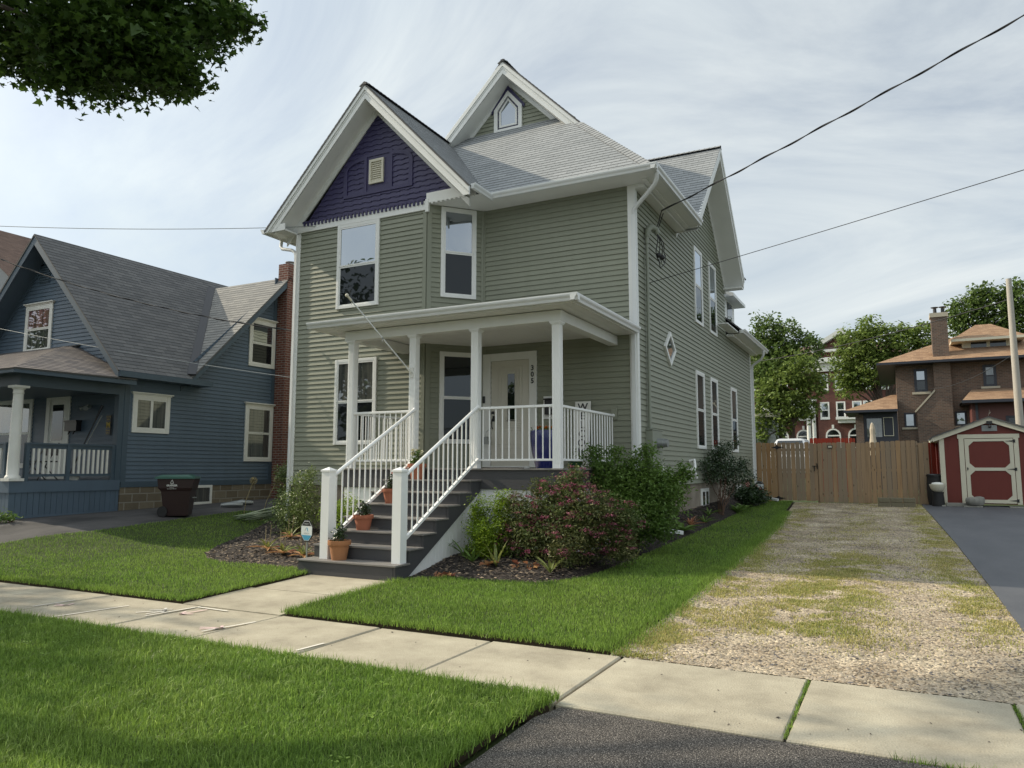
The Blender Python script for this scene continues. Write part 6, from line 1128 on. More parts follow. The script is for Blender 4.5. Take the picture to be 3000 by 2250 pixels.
# ================================================================ cables
def cable(pts, r, lb, sag=0.0, m='cable', twist=False):
    a, b = Vector(pts[0]), Vector(pts[-1]); n = 40; P_ = []
    for k in range(n+1):
        t = k/n; q = a.lerp(b, t); q.z -= sag*4*t*(1-t); P_.append(q)
    mb = MB(); mb.tube(P_, r, 6)
    if twist:
        d = (b-a).normalized(); s = d.cross(Vector((0, 0, 1))).normalized(); u = s.cross(d); n2_ = 260; Q = []
        for k in range(n2_+1):
            t = k/n2_; q = a.lerp(b, t); q.z -= sag*4*t*(1-t); an = t*(b-a).length*2*math.pi/1.1; Q.append(q+(s*math.cos(an)+u*math.sin(an))*r*1.7)
        mb.tube(Q, r*0.9, 5)
    tag(mb.build('power_cable', M[m], smooth=True), lb, 'cable')
cable([(-3.98, 14.45, 5.22), (8.0, 9.9, 5.8)], 0.011, 'thick twisted service cable rising from the house mast to upper right', 0.45, twist=True) if False else None
A_ = Vector((-4.02, 14.47, 5.20)); B_ = Vector((1.88, 12.0, 6.24)); C_ = A_+(B_-A_)*2.6; cable([A_, C_+Vector((0, 0, 0.9))], 0.010, 'thick twisted service cable rising from the house mast to upper right', 0.30, twist=True)
A_ = Vector((-4.36, 14.50, 3.74)); B_ = Vector((1.74, 12.0, 4.07)); C_ = A_+(B_-A_)*3; cable([A_, C_+Vector((0, 0, 0.35))], 0.006, 'thin straight cable from the side wall to the right edge', 0.12)
A_ = Vector((-11.72, 12.84, 5.56)); B_ = Vector((-19.15, 10.0, 5.88)); C_ = A_+(B_-A_)*2; cable([A_, C_+Vector((0, 0, 0.5))], 0.008, 'cable from the purple gable frieze out to the left', 0.28, m="steel")
cable([(-12.28, 12.76, 3.15), (-20.9, 11.0, 5.5)], 0.010, 'dark double cable crossing in front of the blue house roof', 0.22, twist=True)
cable([(-12.28, 12.79, 2.07), (-20.7, 11.0, 3.62)], 0.006, 'thin pale cable crossing in front of the blue house wall', 0.06, m="steel")
cable([(3.69, 30, 5.75), (-11.5, 46, 6.2)], 0.016, 'far cable running left from the bare pole over the trees', 0.5)
cable([(3.72, 30, 3.9), (1.9, 49.3, 4.6)], 0.012, 'cable dropping from the pole towards the brick house', 0.3)
# ================================================================ vegetation
def leafmat(name, a, b, trans=0.35, isl=0.35, rough=0.5, spec=0.35): return mat(name, a, rough, 0.12, 2.0, island=isl, col2=b, trans=trans, spec=spec)
M['bark'] = mat('bark', (0.085, 0.065, 0.050), 0.95, 0.3, 6, 0.6, 20, stretch=(4, 4, 0.8)); M['twig'] = mat('twig', (0.10, 0.060, 0.040), 0.9, 0.2, 10)
M['maple'] = leafmat('maple_leaf', (0.034, 0.076, 0.014), (0.070, 0.125, 0.020), 0.33)
M['tree'] = leafmat('tree_leaf', (0.135, 0.200, 0.045), (0.215, 0.285, 0.075), 0.40); M['tree2'] = leafmat('dark_tree_leaf', (0.080, 0.135, 0.035), (0.145, 0.210, 0.055), 0.40)
M['box'] = leafmat('boxwood_leaf', (0.16, 0.27, 0.025), (0.27, 0.37, 0.035), 0.35); M['spi'] = leafmat('spirea_leaf', (0.090, 0.145, 0.042), (0.150, 0.145, 0.055), 0.3)
M['pink'] = leafmat('pink_flower', (0.36, 0.085, 0.165), (0.24, 0.080, 0.105), 0.25, 0.35); M['bush'] = leafmat('bush_leaf', (0.155, 0.250, 0.050), (0.090, 0.165, 0.036), 0.35)
M['rose'] = leafmat('glossy_dark_leaf', (0.028, 0.055, 0.022), (0.048, 0.085, 0.030), 0.2, rough=0.3, spec=0.6); M['holly'] = leafmat('holly_leaf', (0.115, 0.175, 0.050), (0.215, 0.275, 0.085), 0.3, rough=0.42, spec=0.5)
M['lily'] = leafmat('lily_leaf', (0.14, 0.19, 0.055), (0.24, 0.25, 0.075), 0.3); M['wilt'] = leafmat('wilted_pink_leaf', (0.40, 0.14, 0.10), (0.42, 0.26, 0.10), 0.3); M['straw'] = leafmat('straw_stem', (0.30, 0.24, 0.12), (0.40, 0.33, 0.18), 0.1)
M['peach'] = leafmat('pale_pink_petal', (0.60, 0.26, 0.24), (0.66, 0.40, 0.34), 0.3, 0.15); M['petalw'] = leafmat('cream_petal', (0.68, 0.64, 0.46), (0.60, 0.60, 0.42), 0.2, 0.1); M['orange'] = leafmat('orange_petal', (0.70, 0.20, 0.02), (0.55, 0.12, 0.02), 0.2, 0.1)
STAR = np.array([(0, 0), (0.16, 0.10), (0.46, 0.06), (0.30, 0.26), (0.50, 0.52), (0.22, 0.50), (0.0, 1.0), (-0.22, 0.50), (-0.50, 0.52), (-0.30, 0.26), (-0.46, 0.06), (-0.16, 0.10)])
RH = np.array([(0, 0), (0.28, 0.45), (0, 1.0), (-0.28, 0.45)])
def leaves(name, C, size, m, parent, shape='r', droop=0.3, up=0.6, narrow=1.0, szvar=0.5):
    """C (n,3) leaf bases -> one mesh of small separate leaves"""
    n = len(C); S = size*(1-szvar/2+szvar*RNG.random(n)); nr = RNG.normal(0, 1, (n, 3)); nr[:, 2] = np.abs(nr[:, 2])*1.0+up; nr /= np.linalg.norm(nr, axis=1)[:, None]
    a = RNG.normal(0, 1, (n, 3)); a[:, 2] -= droop; a -= nr*(a*nr).sum(1)[:, None]; a /= np.linalg.norm(a, axis=1)[:, None]; b = np.cross(nr, a)
    sh = STAR if shape == 's' else RH
    k = len(sh); V = C[:, None]+(b[:, None]*sh[None, :, 0:1]*narrow+a[:, None]*sh[None, :, 1:2])*S[:, None, None]
    V += nr[:, None]*(np.abs(sh[None, :, 0:1])*0.35*S[:, None, None])
    V -= nr[:, None]*(sh[None, :, 1:2]**2*0.15*S[:, None, None])
    tri = np.array([(0, i, i+1) for i in range(1, k-1)]) if shape != 's' else np.array([(0, 1, 11), (1, 2, 3), (1, 3, 11), (3, 9, 11), (9, 10, 11), (3, 4, 5), (3, 5, 9), (5, 7, 9), (7, 8, 9), (5, 6, 7)])
    F = (np.arange(n)*k)[:, None, None]+tri[None]
    return npobj(name, V.reshape(-1, 3), F.reshape(-1, 3), m, parent)
def blobpts(blobs, nc, per, sg, shell=0.55, jit=(0.72, 1.25)):
    """clusters spread through ellipsoids, denser towards their surface"""
    R = np.array([b[3] for b in blobs]); wt = R**2; wt /= wt.sum(); k = RNG.choice(len(blobs), nc, p=wt); d = RNG.normal(0, 1, (nc, 3)); d /= np.linalg.norm(d, axis=1)[:, None]
    r = shell+(1-shell)*RNG.random(nc)**0.6; r *= RNG.uniform(*jit, nc); c = np.array([b[:3] for b in blobs])[k]
    rz = np.array([(b[4] if len(b) > 4 else 1.0) for b in blobs])[k]; cc = c+d*(R[k]*r)[:, None]*np.stack([np.ones(nc), np.ones(nc), rz], 1)
    P_ = (cc[:, None]+RNG.normal(0, sg, (nc, per, 3))*np.array([1, 1, 0.7])).reshape(-1, 3); return P_, cc
def limbs(mb, base, targets, r0, wob=0.12, n=6):
    base = Vector(base)
    for t in targets:
        t = Vector(t); L_ = (t-base).length; pts = []
        for k in range(n+1):
            u = k/n; q = base.lerp(t, u); q += Vector((random.uniform(-1, 1), random.uniform(-1, 1), random.uniform(-0.4, 0.6)))*wob*L_*0.15*math.sin(math.pi*u); q.z += 0.10*L_*math.sin(math.pi*u)*(0.5 if t.z > base.z else 0.2); pts.append(q)
        mb.tube(pts, [r0*(1-0.85*k/n) for k in range(n+1)], 6)
def tree(label, base, fork, blobs, nc, per, sg, lsz, m, trunk_r, shape='r', shell=0.5, group='trees', name='tree'):
    t = thing(name, label, 'tree', base, group); mb = MB(); b, f = Vector(base), Vector(fork); mb.tube([b, b.lerp(f, 0.3)+Vector((0.05, 0, 0)), b.lerp(f, 0.7), f], [trunk_r*1.25, trunk_r, trunk_r*0.9, trunk_r*0.75], 10)
    for bl in blobs: limbs(mb, f, [Vector(bl[:3])+Vector((random.uniform(-.3, .3)*bl[3], random.uniform(-.3, .3)*bl[3], -0.1*bl[3]))], trunk_r*0.45); 
    for bl in blobs: limbs(mb, Vector(bl[:3]), [Vector(bl[:3])+Vector([random.gauss(0, 1) for _ in range(3)]).normalized()*bl[3]*0.85 for _ in range(4)], trunk_r*0.12, n=3)
    mb.build('trunk', M['bark'], t, smooth=True); P_, cc = blobpts(blobs, nc, per, sg, shell); leaves('crown', P_, lsz, m, t, shape); return t
T1 = [(-8.87, 62, 11.1, 1.16), (-7.4, 62, 10.34, 1.25), (-5.88, 62, 9.39, 1.03), (-9.42, 62, 9.65, 1.16), (-7.67, 62, 8.47, 1.56)]
tree('tall leafy tree just right of the green house', (-8.2, 62, -1.2), (-8.3, 62, 5.5), [(a, b, c, d*1.12) for a, b, c, d in T1]+[(-8.6, 61, 7.3, 1.5), (-9.6, 62, 7.6, 1.3), (-8.8, 63, 9, 1.6)], 900, 9, 0.20, 0.30, M['tree2'], 0.28, group='trees behind the fence')
tree('lower bushy tree in front of the brick building portico', (-6.9, 60, -1.2), (-7.0, 60, 3.4), [(-6.15, 60, 7.3, 1.5), (-5.44, 60, 6.1, 1.1), (-7.36, 60, 6.2, 1.65), (-9.0, 60, 4.8, 1.1), (-7.12, 60, 4.9, 1.5), (-6.0, 60, 4.5, 0.9), (-9.2, 60, 3.6, 0.8), (-7.9, 60, 3.4, 1.0), (-9.5, 60, 2.2, 0.8), (-8.6, 60, 5.8, 1.1)], 800, 9, 0.19, 0.30, M['tree'], 0.22, group='trees behind the fence')
T2 = [(-1.61, 68, 11.49, 0.87), (-2.66, 68, 10.24, 1.42), (-0.99, 68, 10.12, 1.51), (0.5, 68, 11.09, 0.86), (0.92, 68, 9.97, 1.28), (2.18, 68, 10.73, 0.95), (-3.54, 68, 8.42, 1.1), (-3.41, 68, 6.97, 0.99), (-1.57, 68, 8.3, 1.52), (-0.1, 68, 8.53, 1.07), (2.32, 68, 9.87, 0.7), (-2.6, 68, 7.6, 1.0)]
tree('wide spreading tree between pediment and brick chimney', (-0.6, 68, -1.2), (-0.8, 68, 4.2), [(a, b, c, d*1.12) for a, b, c, d in T2], 1100, 9, 0.21, 0.32, M['tree'], 0.30, group='trees behind the fence')
T3 = [(6.06, 78, 14.43, 1.19), (7.52, 78, 15.13, 1.18), (8.46, 78, 14.2, 1.64), (6.38, 78, 12.84, 1.42), (9.97, 78, 14.87, 1.51), (8.84, 78, 12.38, 1.51), (10.32, 78, 12.84, 1.61), (5.39, 78, 13.53, 0.83), (10.04, 78, 15.93, 0.6), (12, 78, 13.5, 1.8), (12, 78, 15, 1.3)]
tree('tall tree rising behind the tan roof at the right edge', (9, 78, -1.2), (9, 78, 8), [(a, b, c, d*1.15) for a, b, c, d in T3], 1100, 9, 0.24, 0.36, M['tree2'], 0.35, group='trees behind the fence')
# the street maple whose low boughs hang into the picture
MV = [(-9.63, 5.17, 5.6, 0.76), (-8.19, 4.96, 4.9, 0.70), (-9.09, 6.08, 5.62, 0.8), (-7.71, 5.69, 4.98, 0.53), (-8.45, 5.87, 5.84, 0.81), (-7.83, 6.22, 5.73, 0.57), (-8.06, 6.85, 6.22, 0.38), (-8.35, 4.98, 4.5, 0.3), (-9.09, 5.92, 5.04, 0.30), (-8.12, 5.88, 4.85, 0.33), (-7.88, 6.2, 4.94, 0.26), (-7.45, 6.63, 5.89, 0.2), (-8.17, 6.69, 5.83, 0.28), (-9.81, 5.24, 5.25, 0.38), (-8.5, 5.3, 5.2, 0.6), (-8.7, 5.7, 5.3, 0.6)]
MO = [(-8.08, 4.98, 6.3, 1.19), (-7.6, 5.4, 6.6, 0.9), (-8.9, 3.4, 6.0, 1.2), (-10.4, 4.0, 6.6, 1.2), (-12.0, 2.0, 8.0, 2.6), (-10.6, 0.8, 8.2, 2.4), (-13.5, 0.6, 7.6, 2.4), (-10.2, 3.2, 7.8, 2.0), (-12.5, 3.4, 9.6, 2.0), (-10.8, 1.6, 10.2, 1.8)]
mt = thing('maple_tree', 'maple whose dark leafy boughs hang into the upper left corner', 'tree', (-12.3, 1.8, -1.62), 'street maples'); mb = MB(); mb.tube([(-12.3, 1.8, -1.7), (-12.25, 1.85, 0.5), (-12.2, 1.9, 2.6), (-12.0, 1.9, 4.2)], [0.34, 0.25, 0.22, 0.19], 12)
limbs(mb, (-12.0, 1.9, 3.6), [(-8.93, 4.48, 5.29), (-9.6, 5.1, 5.5), (-8.5, 4.9, 6.3), (-11, 3.8, 7), (-12, 2, 8.5), (-10.6, 0.8, 8), (-13.5, 0.6, 7.5), (-10.4, 3, 8), (-12.4, 3.2, 9.5)], 0.10); mb.tube([(-8.93, 4.48, 5.29), (-8.81, 4.72, 5.26), (-8.65, 5.19, 5.09), (-8.46, 5.61, 4.96), (-8.2, 6.1, 4.95)], [0.03, 0.024, 0.017, 0.01, 0.004], 6)
mb.tube([(-9.6, 5.1, 5.5), (-9.2, 5.5, 5.35), (-8.9, 5.9, 5.4), (-8.3, 6.3, 5.6), (-7.7, 6.6, 5.8)], [0.03, 0.025, 0.018, 0.01, 0.004], 6)
mb.build('trunk', M['bark'], mt, smooth=True); P1, _ = blobpts([(a, b, c, d*0.93) for a, b, c, d in MV], 1700, 8, 0.10, 0.12, (0.85, 1.08)); leaves('crown', P1, 0.100, M['maple'], mt, 's', 0.7, 0.8); P2, _ = blobpts(MO, 1100, 9, 0.22, 0.4); leaves('upper_crown', P2, 0.21, M['maple'], mt, 'r')
for lb, x, y, h, R in (('next street maple along the verge, beyond the left edge', -21.5, 1.6, 4.9, 2.7), ('third street maple further left along the verge', -32.0, 2.2, 6.5, 3.0)):
    t = tree(lb, (x, y, -1.65), (x, y, 2.2), [(x, y, h+1, R), (x-1.8, y+0.7, h-0.6, R*0.75), (x+1.9, y+0.5, h-0.4, R*0.75), (x+0.4, y+1.9, h-0.2, R*0.7), (x, y-2, h, R*0.7)], 900, 8, 0.26, 0.30, M['maple'], 0.28, group='street maples', name='maple_tree')
for lb, x, y, h, R in (('broad tree across the street, mirrored in the front windows', -16, -24, 3.6, 3.6), ('tree across the street opposite the gravel drive', 6, -27, 4.0, 3.8), ('tree across the street left of the broad one', -26, -26, 3.2, 3.4), ('low tree across the street opposite the porch', -6, -25, 2.6, 3.4), ('tree across the street furthest left', -37, -25, 3.6, 3.8)):
    tree(lb, (x, y, -1.65), (x, y, 1.0), [(x, y, h, R), (x-3, y, h-1.5, R*0.8), (x+3, y, h-1.4, R*0.8), (x, y+1, h+1.8, R*0.6), (x-1, y, h-3, R*0.7)], 420, 8, 0.4, 0.65, M['tree2'], 0.35, group='trees across the street')
# shrubs
def shrub(name, label, base, blobs, nc, per, sg, lsz, m, stems=8, sm='twig', flowers=None, cat='shrub', narrow=1.0, shell=0.35, up=0.6, group=None):
    t = thing(name, label, cat, base, group); mb = MB()
    for k in range(stems):
        bl = blobs[k % len(blobs)]; q = Vector(bl[:3])+Vector([random.gauss(0, 0.4) for _ in range(3)])*bl[3]*0.6; limbs(mb, (base[0]+random.uniform(-.08, .08), base[1]+random.uniform(-.08, .08), base[2]), [q], 0.014, 0.4, 5)
    mb.build('stem', M[sm], t, smooth=True); P_, cc = blobpts(blobs, nc, per, sg, shell); P_ = P_[P_[:, 2] > zg(P_[:, 0], P_[:, 1])+0.03]; leaves('foliage', P_, lsz, m, t, narrow=narrow, up=up)
    if flowers:
        fm, nf, fs, per_f = flowers; F_, _ = blobpts(blobs, nf, 1, 0.01, 0.93); F_ = F_[F_[:, 2] > base[2]+0.15]
        P_ = (F_[:, None]+RNG.normal(0, fs, (len(F_), per_f, 3))*np.array([1, 1, 0.35])).reshape(-1, 3); leaves('flower', P_, fs*0.75, fm, t, narrow=1.6, up=1.5)
    return t
shrub('boxwood', 'yellow-green twin-topped boxwood in front of the white porch skirt', (-5.72, 10.35, -1.42), [(-5.90, 10.38, -0.68, 0.20, 1.35), (-5.90, 10.38, -1.0, 0.24, 1.3), (-5.52, 10.42, -0.60, 0.21, 1.3), (-5.52, 10.40, -0.95, 0.24, 1.4), (-5.66, 10.15, -1.02, 0.26, 1.0), (-5.68, 10.3, -1.22, 0.34, 0.6)], 1500, 10, 0.035, 0.036, M['box'], 10, shell=0.2, up=1.0)
shrub('boxwood', 'yellow-green boxwood behind the left stair railing', (-8.75, 10.5, -1.42), [(-9.0, 10.55, -0.82, 0.25, 1.2), (-8.55, 10.5, -0.80, 0.28, 1.2), (-8.45, 10.4, -1.1, 0.3, 0.8)], 800, 10, 0.035, 0.038, M['box'], 8, shell=0.2, up=1.0)
shrub('spirea', 'wide spirea bush with many dull pink flower heads', (-4.55, 10.55, -1.42), [(-4.60, 10.62, -0.62, 0.48), (-5.02, 10.50, -0.78, 0.42), (-4.12, 10.62, -0.72, 0.46), (-4.30, 10.30, -1.0, 0.42), (-4.85, 10.3, -1.08, 0.36), (-3.95, 10.75, -0.98, 0.40), (-4.55, 10.75, -0.38, 0.30), (-5.2, 10.55, -0.95, 0.30), (-5.32, 10.45, -0.55, 0.16), (-4.95, 10.6, -0.30, 0.15), (-4.4, 10.7, -0.12, 0.16), (-3.65, 10.8, -0.75, 0.24), (-3.65, 10.6, -1.15, 0.24), (-4.3, 9.95, -1.2, 0.22), (-5.35, 10.3, -1.15, 0.2)], 3200, 10, 0.055, 0.052, M['spi'], 16, flowers=(M['pink'], 430, 0.032, 26), narrow=0.7, shell=0.3)
shrub('leafy_bush', 'large feathery green bush at the right porch corner', (-4.10, 12.5, -1.38), [(-4.10, 12.6, -0.45, 0.58), (-4.50, 12.35, -0.18, 0.38), (-3.78, 12.8, -0.38, 0.42), (-4.05, 12.7, -0.05, 0.36), (-3.85, 12.4, -0.80, 0.48), (-4.2, 12.2, -0.75, 0.42), (-3.6, 12.75, -0.5, 0.4), (-4.62, 12.25, 0.05, 0.18), (-3.5, 13.0, -0.25, 0.22), (-4.90, 12.2, 0.18, 0.12), (-4.70, 12.3, 0.28, 0.11), (-3.3, 13.0, -0.05, 0.14), (-3.9, 12.8, 0.30, 0.15), (-4.4, 12.5, 0.24, 0.14), (-3.5, 12.3, -0.95, 0.25)], 2100, 10, 0.06, 0.066, M['bush'], 14, narrow=0.8, shell=0.25)
shrub('rose_bush', 'dark glossy upright shrub with bare stems beside the side windows', (-4.08, 19.6, -1.18), [(-4.12, 19.5, 0.10, 0.42), (-4.02, 20.1, 0.0, 0.48), (-3.92, 20.5, -0.2, 0.40), (-4.2, 19.1, -0.1, 0.30), (-4.05, 19.9, 0.45, 0.26), (-3.95, 20.3, 0.60, 0.15), (-3.75, 20.9, 0.1, 0.25), (-4.0, 19.3, 0.42, 0.18), (-3.6, 21.2, -0.25, 0.25), (-4.25, 18.6, 0.05, 0.2), (-3.9, 20.9, 0.75, 0.12), (-4.0, 20.6, -0.6, 0.2)], 640, 9, 0.055, 0.060, M['rose'], 14, shell=0.2)
shrub('holly', 'light speckled evergreen beside the left front corner of the green house', (-11.45, 12.25, -1.40), [(-11.4, 12.3, -0.62, 0.45), (-11.15, 12.2, -0.35, 0.32), (-11.7, 12.3, -0.95, 0.42), (-11.05, 12.1, -0.85, 0.42), (-11.0, 12.2, -0.08, 0.15), (-11.5, 12.2, -1.1, 0.4)], 900, 9, 0.05, 0.042, M['holly'], 12, shell=0.3)
shrub('holly', 'taller light evergreen left of the white downspout', (-12.85, 13.5, -1.32), [(-12.9, 13.5, -0.30, 0.30, 1.3), (-12.75, 13.5, -0.02, 0.22, 1.1), (-13.05, 13.5, -0.12, 0.2), (-12.8, 13.4, -0.7, 0.34)], 430, 9, 0.05, 0.044, M['holly'], 8, shell=0.3)
pe = shrub('peony', 'dark green peony with pale pink blooms by the cedar gate', (-3.98, 23.4, -1.05), [(-3.98, 23.4, -0.72, 0.36, 0.9), (-3.85, 23.8, -0.85, 0.32, 0.8), (-4.05, 23.0, -0.8, 0.3, 0.8)], 420, 9, 0.06, 0.070, M['rose'], 6)
for k, (x, y, z) in enumerate(((-4.05, 23.2, -0.40), (-3.85, 23.5, -0.52), (-3.72, 23.9, -0.70), (-3.75, 23.8, -0.60), (-4.0, 23.0, -0.48), (-3.7, 24.0, -0.88))):
    P_ = np.array((x, y, z))[None]+RNG.normal(0, 0.022, (40, 3)); leaves('flower', P_, 0.055, M['peach'], pe, narrow=1.7)
def rosette(name, label, c, n, ln, wd, m, cat='plant', lift=0.8, group=None, curve=0.6):
    t = thing(name, label, cat, c, group) if label else None; mb = MB(); c = Vector(c)
    for k in range(n):
        a = 2*math.pi*k/n+random.uniform(-.4, .4); l_ = ln*random.uniform(0.7, 1.15); el = lift*random.uniform(0.6, 1.2); d = Vector((math.cos(a), math.sin(a), 0)); s = Vector((-d.y, d.x, 0)); prev = None; ns = 6
        for i in range(ns+1):
            u = i/ns; q = c+d*l_*math.cos(el)*u*(1+0.3*u)+Vector((0, 0, 1))*(l_*math.sin(el)*u-curve*l_*u*u*0.5); w_ = wd*math.sin(math.pi*min(0.97, 0.12+0.85*u))*0.5; cur = (q-s*w_+Vector((0, 0, w_*0.5)), q, q+s*w_+Vector((0, 0, w_*0.5)))
            if prev: mb.face([prev[0], prev[1], cur[1], cur[0]]); mb.face([prev[1], prev[2], cur[2], cur[1]])
            prev = cur
    if t: mb.build('leaf', m, t, smooth=True); return t
    return mb
for k, (x, y, lb) in enumerate(((-9.95, 9.95, 'yellow-green lily clump at the left tip of the bed'), (-9.40, 9.75, 'yellow and green tulip leaves in the middle of the left bed'), (-10.75, 11.35, 'pinkish-yellow fading lily clump nearer the holly'), (-8.85, 9.65, 'low leafy plant between lilies and yard sign'), (-8.25, 9.55, 'small green clump beside the first stair post'))):
    z = float(zbl(x, y)); t = rosette('lily', lb, (x, y, z), 9, 0.36, 0.05, M['lily'], lift=1.05); rosette(None, None, (x+0.1, y-0.08, z+0.03), 6, 0.30, 0.075, None, lift=0.45).build('wilted_leaf', M['wilt'], t, smooth=True)
    mb = MB(); [mb.tube([(x+dx, y, z), (x+dx*1.6, y+0.03, z+h)], 0.005, 5) for dx, h in ((0.03, 0.45), (-0.05, 0.38))]; mb.build('stalk', M['straw'], t)
for k, (x, y, ln, lb) in enumerate(((-6.42, 10.05, 0.45, 'tall grey-green iris leaves beside the dark stair stringer'), (-6.05, 10.15, 0.34, 'small iris clump left of the boxwood'), (-5.72, 9.85, 0.32, 'short iris clump before the boxwood'), (-5.25, 9.72, 0.42, 'pale yellow-green tulip leaves before the spirea'), (-4.35, 9.62, 0.36, 'single broad green leaf clump under the spirea'))):
    z = float(zbr(x, y)); t = rosette('iris', lb, (x, y, z), 7, ln, 0.045, M['lily'] if k > 2 else M['bush'], lift=1.15, curve=0.3)
    if k in (3,): rosette(None, None, (x-0.12, y-0.03, z+0.02), 3, 0.22, 0.13, None, lift=0.5).build('wilted_leaf', M['wilt'], t, smooth=True)
for k, (x, y, lb) in enumerate(((-4.05, 15.6, 'hosta clump at the end of the downspout'), (-4.1, 16.5, 'orange-tinged daylily clump along the side wall'), (-4.05, 17.6, 'green daylily clump before the dark shrub'), (-3.98, 21.2, 'broad hosta clump right of the dark shrub'), (-3.95, 22.1, 'second hosta clump before the peony'), (-3.9, 25.0, 'hosta clump nearest the cedar fence'), (-4.15, 18.5, 'narrow-leaved clump at the foot of the dark shrub'))):
    z = float(zbr(x, y)); t = rosette('hosta' if k != 1 else 'daylily', lb, (x, y, z), 16, 0.42, 0.10 if k in (0, 3, 4, 5) else 0.035, M['wilt'] if k == 1 else M['bush'], lift=0.95, curve=0.8)
for pts, lb in (([(-4.75, 9.85), (-4.95, 9.78), (-4.65, 9.72)], 'brown dead leaves lying in the mulch before the spirea'), ([(-5.85, 9.12), (-5.75, 9.15), (-5.65, 9.1)], 'orange-brown dead leaves at the lawn edge of the right bed')):
    mb = None; V_ = np.array([(x+random.uniform(-.05, .05), y+random.uniform(-.03, .03), float(zbr(x, y))+0.03) for x, y in pts for _ in range(6)]); o = leaves('dead_leaves', V_, 0.11, M['wilt'], None, narrow=1.2, droop=0); tag(o, lb, 'dead leaves')
# seed heads beside the hose
for k, (a, b, lb) in enumerate((((-14.12, 13.3, 0), (-13.93, 13.4, 0.95), 'left dried allium seed head on a tall stem by the hose'), ((-13.75, 13.5, 0), (-13.35, 13.6, 1.02), 'right dried allium seed head leaning over the hose'))):
    z = float(zg(a[0], a[1])); t = thing('allium', lb, 'plant', (a[0], a[1], z)); mb = MB(); mb.tube([(a[0], a[1], z), ((a[0]+b[0])/2-0.03, a[1], z+b[2]*0.5), (b[0], b[1], z+b[2])], 0.008, 6); mb.build('stalk', M['straw'], t)
    D_ = RNG.normal(0, 1, (110, 3)); D_ /= np.linalg.norm(D_, axis=1)[:, None]; mb = MB()
    for d in D_: q = Vector((b[0], b[1], z+b[2])); e = q+Vector(d)*0.085; mb.tube([q, e], 0.0022, 3, cap=False); mb.ball(e, 0.008, 4)
    mb.build('seed_head', M['straw'], t)
M['hose'] = mat('green_hose', (0.07, 0.13, 0.06), 0.45, 0.1, 3, island=0.4, col2=(0.40, 0.44, 0.30)); mb = MB(); c = Vector((-13.55, 13.45, float(zg(-13.55, 13.45))+0.09))
for k in range(11):
    r1, r2 = random.uniform(0.50, 0.72), random.uniform(0.26, 0.42); o_ = Vector((random.uniform(-.10, .10), random.uniform(-.08, .08), k*0.012)); tl = random.uniform(0.08, 0.18); mb.tube([c+o_+Vector((r1*math.cos(t*math.pi/14), r2*math.sin(t*math.pi/14)+0.25*r1*math.cos(t*math.pi/14), tl*(math.cos(t*math.pi/14)+1)-0.04)) for t in range(29)], 0.014, 6, cap=False)
tag(mb.build('garden_hose', M['hose'], smooth=True), 'coiled green garden hose lying at the left bed edge', 'garden hose')
# weeds by the blue porch
shrub('weed_patch', 'low green weeds at the foot of the blue porch', (-16.5, 9.3, -1.12), [(-16.55, 9.25, -1.05, 0.22, 0.7), (-16.9, 9.0, -1.02, 0.25, 0.8)], 90, 8, 0.05, 0.06, M['bush'], 3)
# ================================================================ small things on and around the porch
M['terra'] = mat('terracotta', (0.36, 0.125, 0.070), 0.8, 0.10, 4, 0.2, 40, streak=0.06); M['terra2'] = mat('brown_terracotta', (0.34, 0.155, 0.070), 0.8, 0.15, 4, 0.2, 40)
POTS = [((-7.36, 8.78, -1.33), 0.165, 0.28, 'terra2', M['rose'], None, 'light brown clay pot on the lowest stair tread'), ((-7.45, 9.44, -0.95), 0.155, 0.23, 'terra', M['rose'], None, 'orange clay pot on the third tread with a leafy plant'), ((-7.42, 10.12, -0.57), 0.155, 0.24, 'terra', M['rose'], M['peach'], 'orange clay pot on the fifth tread with a faded pink flower'), ((-7.38, 10.78, -0.19), 0.160, 0.27, 'terra', M['bush'], M['petalw'], 'orange clay pot on the top tread with cream flowers')]
for c, r, h, tm, lm, fm, lb in POTS:
    t = thing('flower_pot', lb, 'flower pot', c, 'clay pots up the left side of the stairs'); mb = MB(); mb.lathe(c, [(r*0.66, 0), (r*0.88, h*0.76), (r*1.0, h*0.76), (r*1.03, h*0.80), (r*1.03, h), (r*0.92, h), (r*0.88, h*0.90)], 24); mb.build('pot', M[tm], t, smooth=True)
    q = (c[0], c[1], c[2]+h+0.06); P_, _ = blobpts([(*q, 0.10, 1.0), (q[0]+0.02, q[1], q[2]+0.10, 0.06, 1.2)], 60, 6, 0.02, 0.2); leaves('plant', P_, 0.045, lm, t, narrow=0.9)
    mb = MB(); limbs(mb, (c[0], c[1], c[2]+h*0.85), [(q[0]+random.uniform(-.05, .05), q[1], q[2]+0.14) for _ in range(5)], 0.005, 0.5, 4); mb.build('stem', M['twig'], t)
    if fm is M['petalw']:
        for k in range(9): P_ = np.array((q[0]+random.uniform(-.10, .10), q[1]+random.uniform(-.08, .04), q[2]+0.08+random.uniform(0, .12)))[None]+RNG.normal(0, 0.010, (16, 3)); leaves('flower', P_, 0.032, fm, t, narrow=1.7)
    elif fm: P_ = np.array((q[0]+0.02, q[1], q[2]+0.20))[None]+RNG.normal(0, 0.012, (20, 3)); leaves('flower', P_, 0.032, fm, t, narrow=1.5)
M['cobalt'] = mat('cobalt_glaze', (0.010, 0.018, 0.135), 0.12, 0.35, 5, 0.25, 8, stretch=(9, 9, 0.8), col2=(0.030, 0.035, 0.16), spec=0.8)
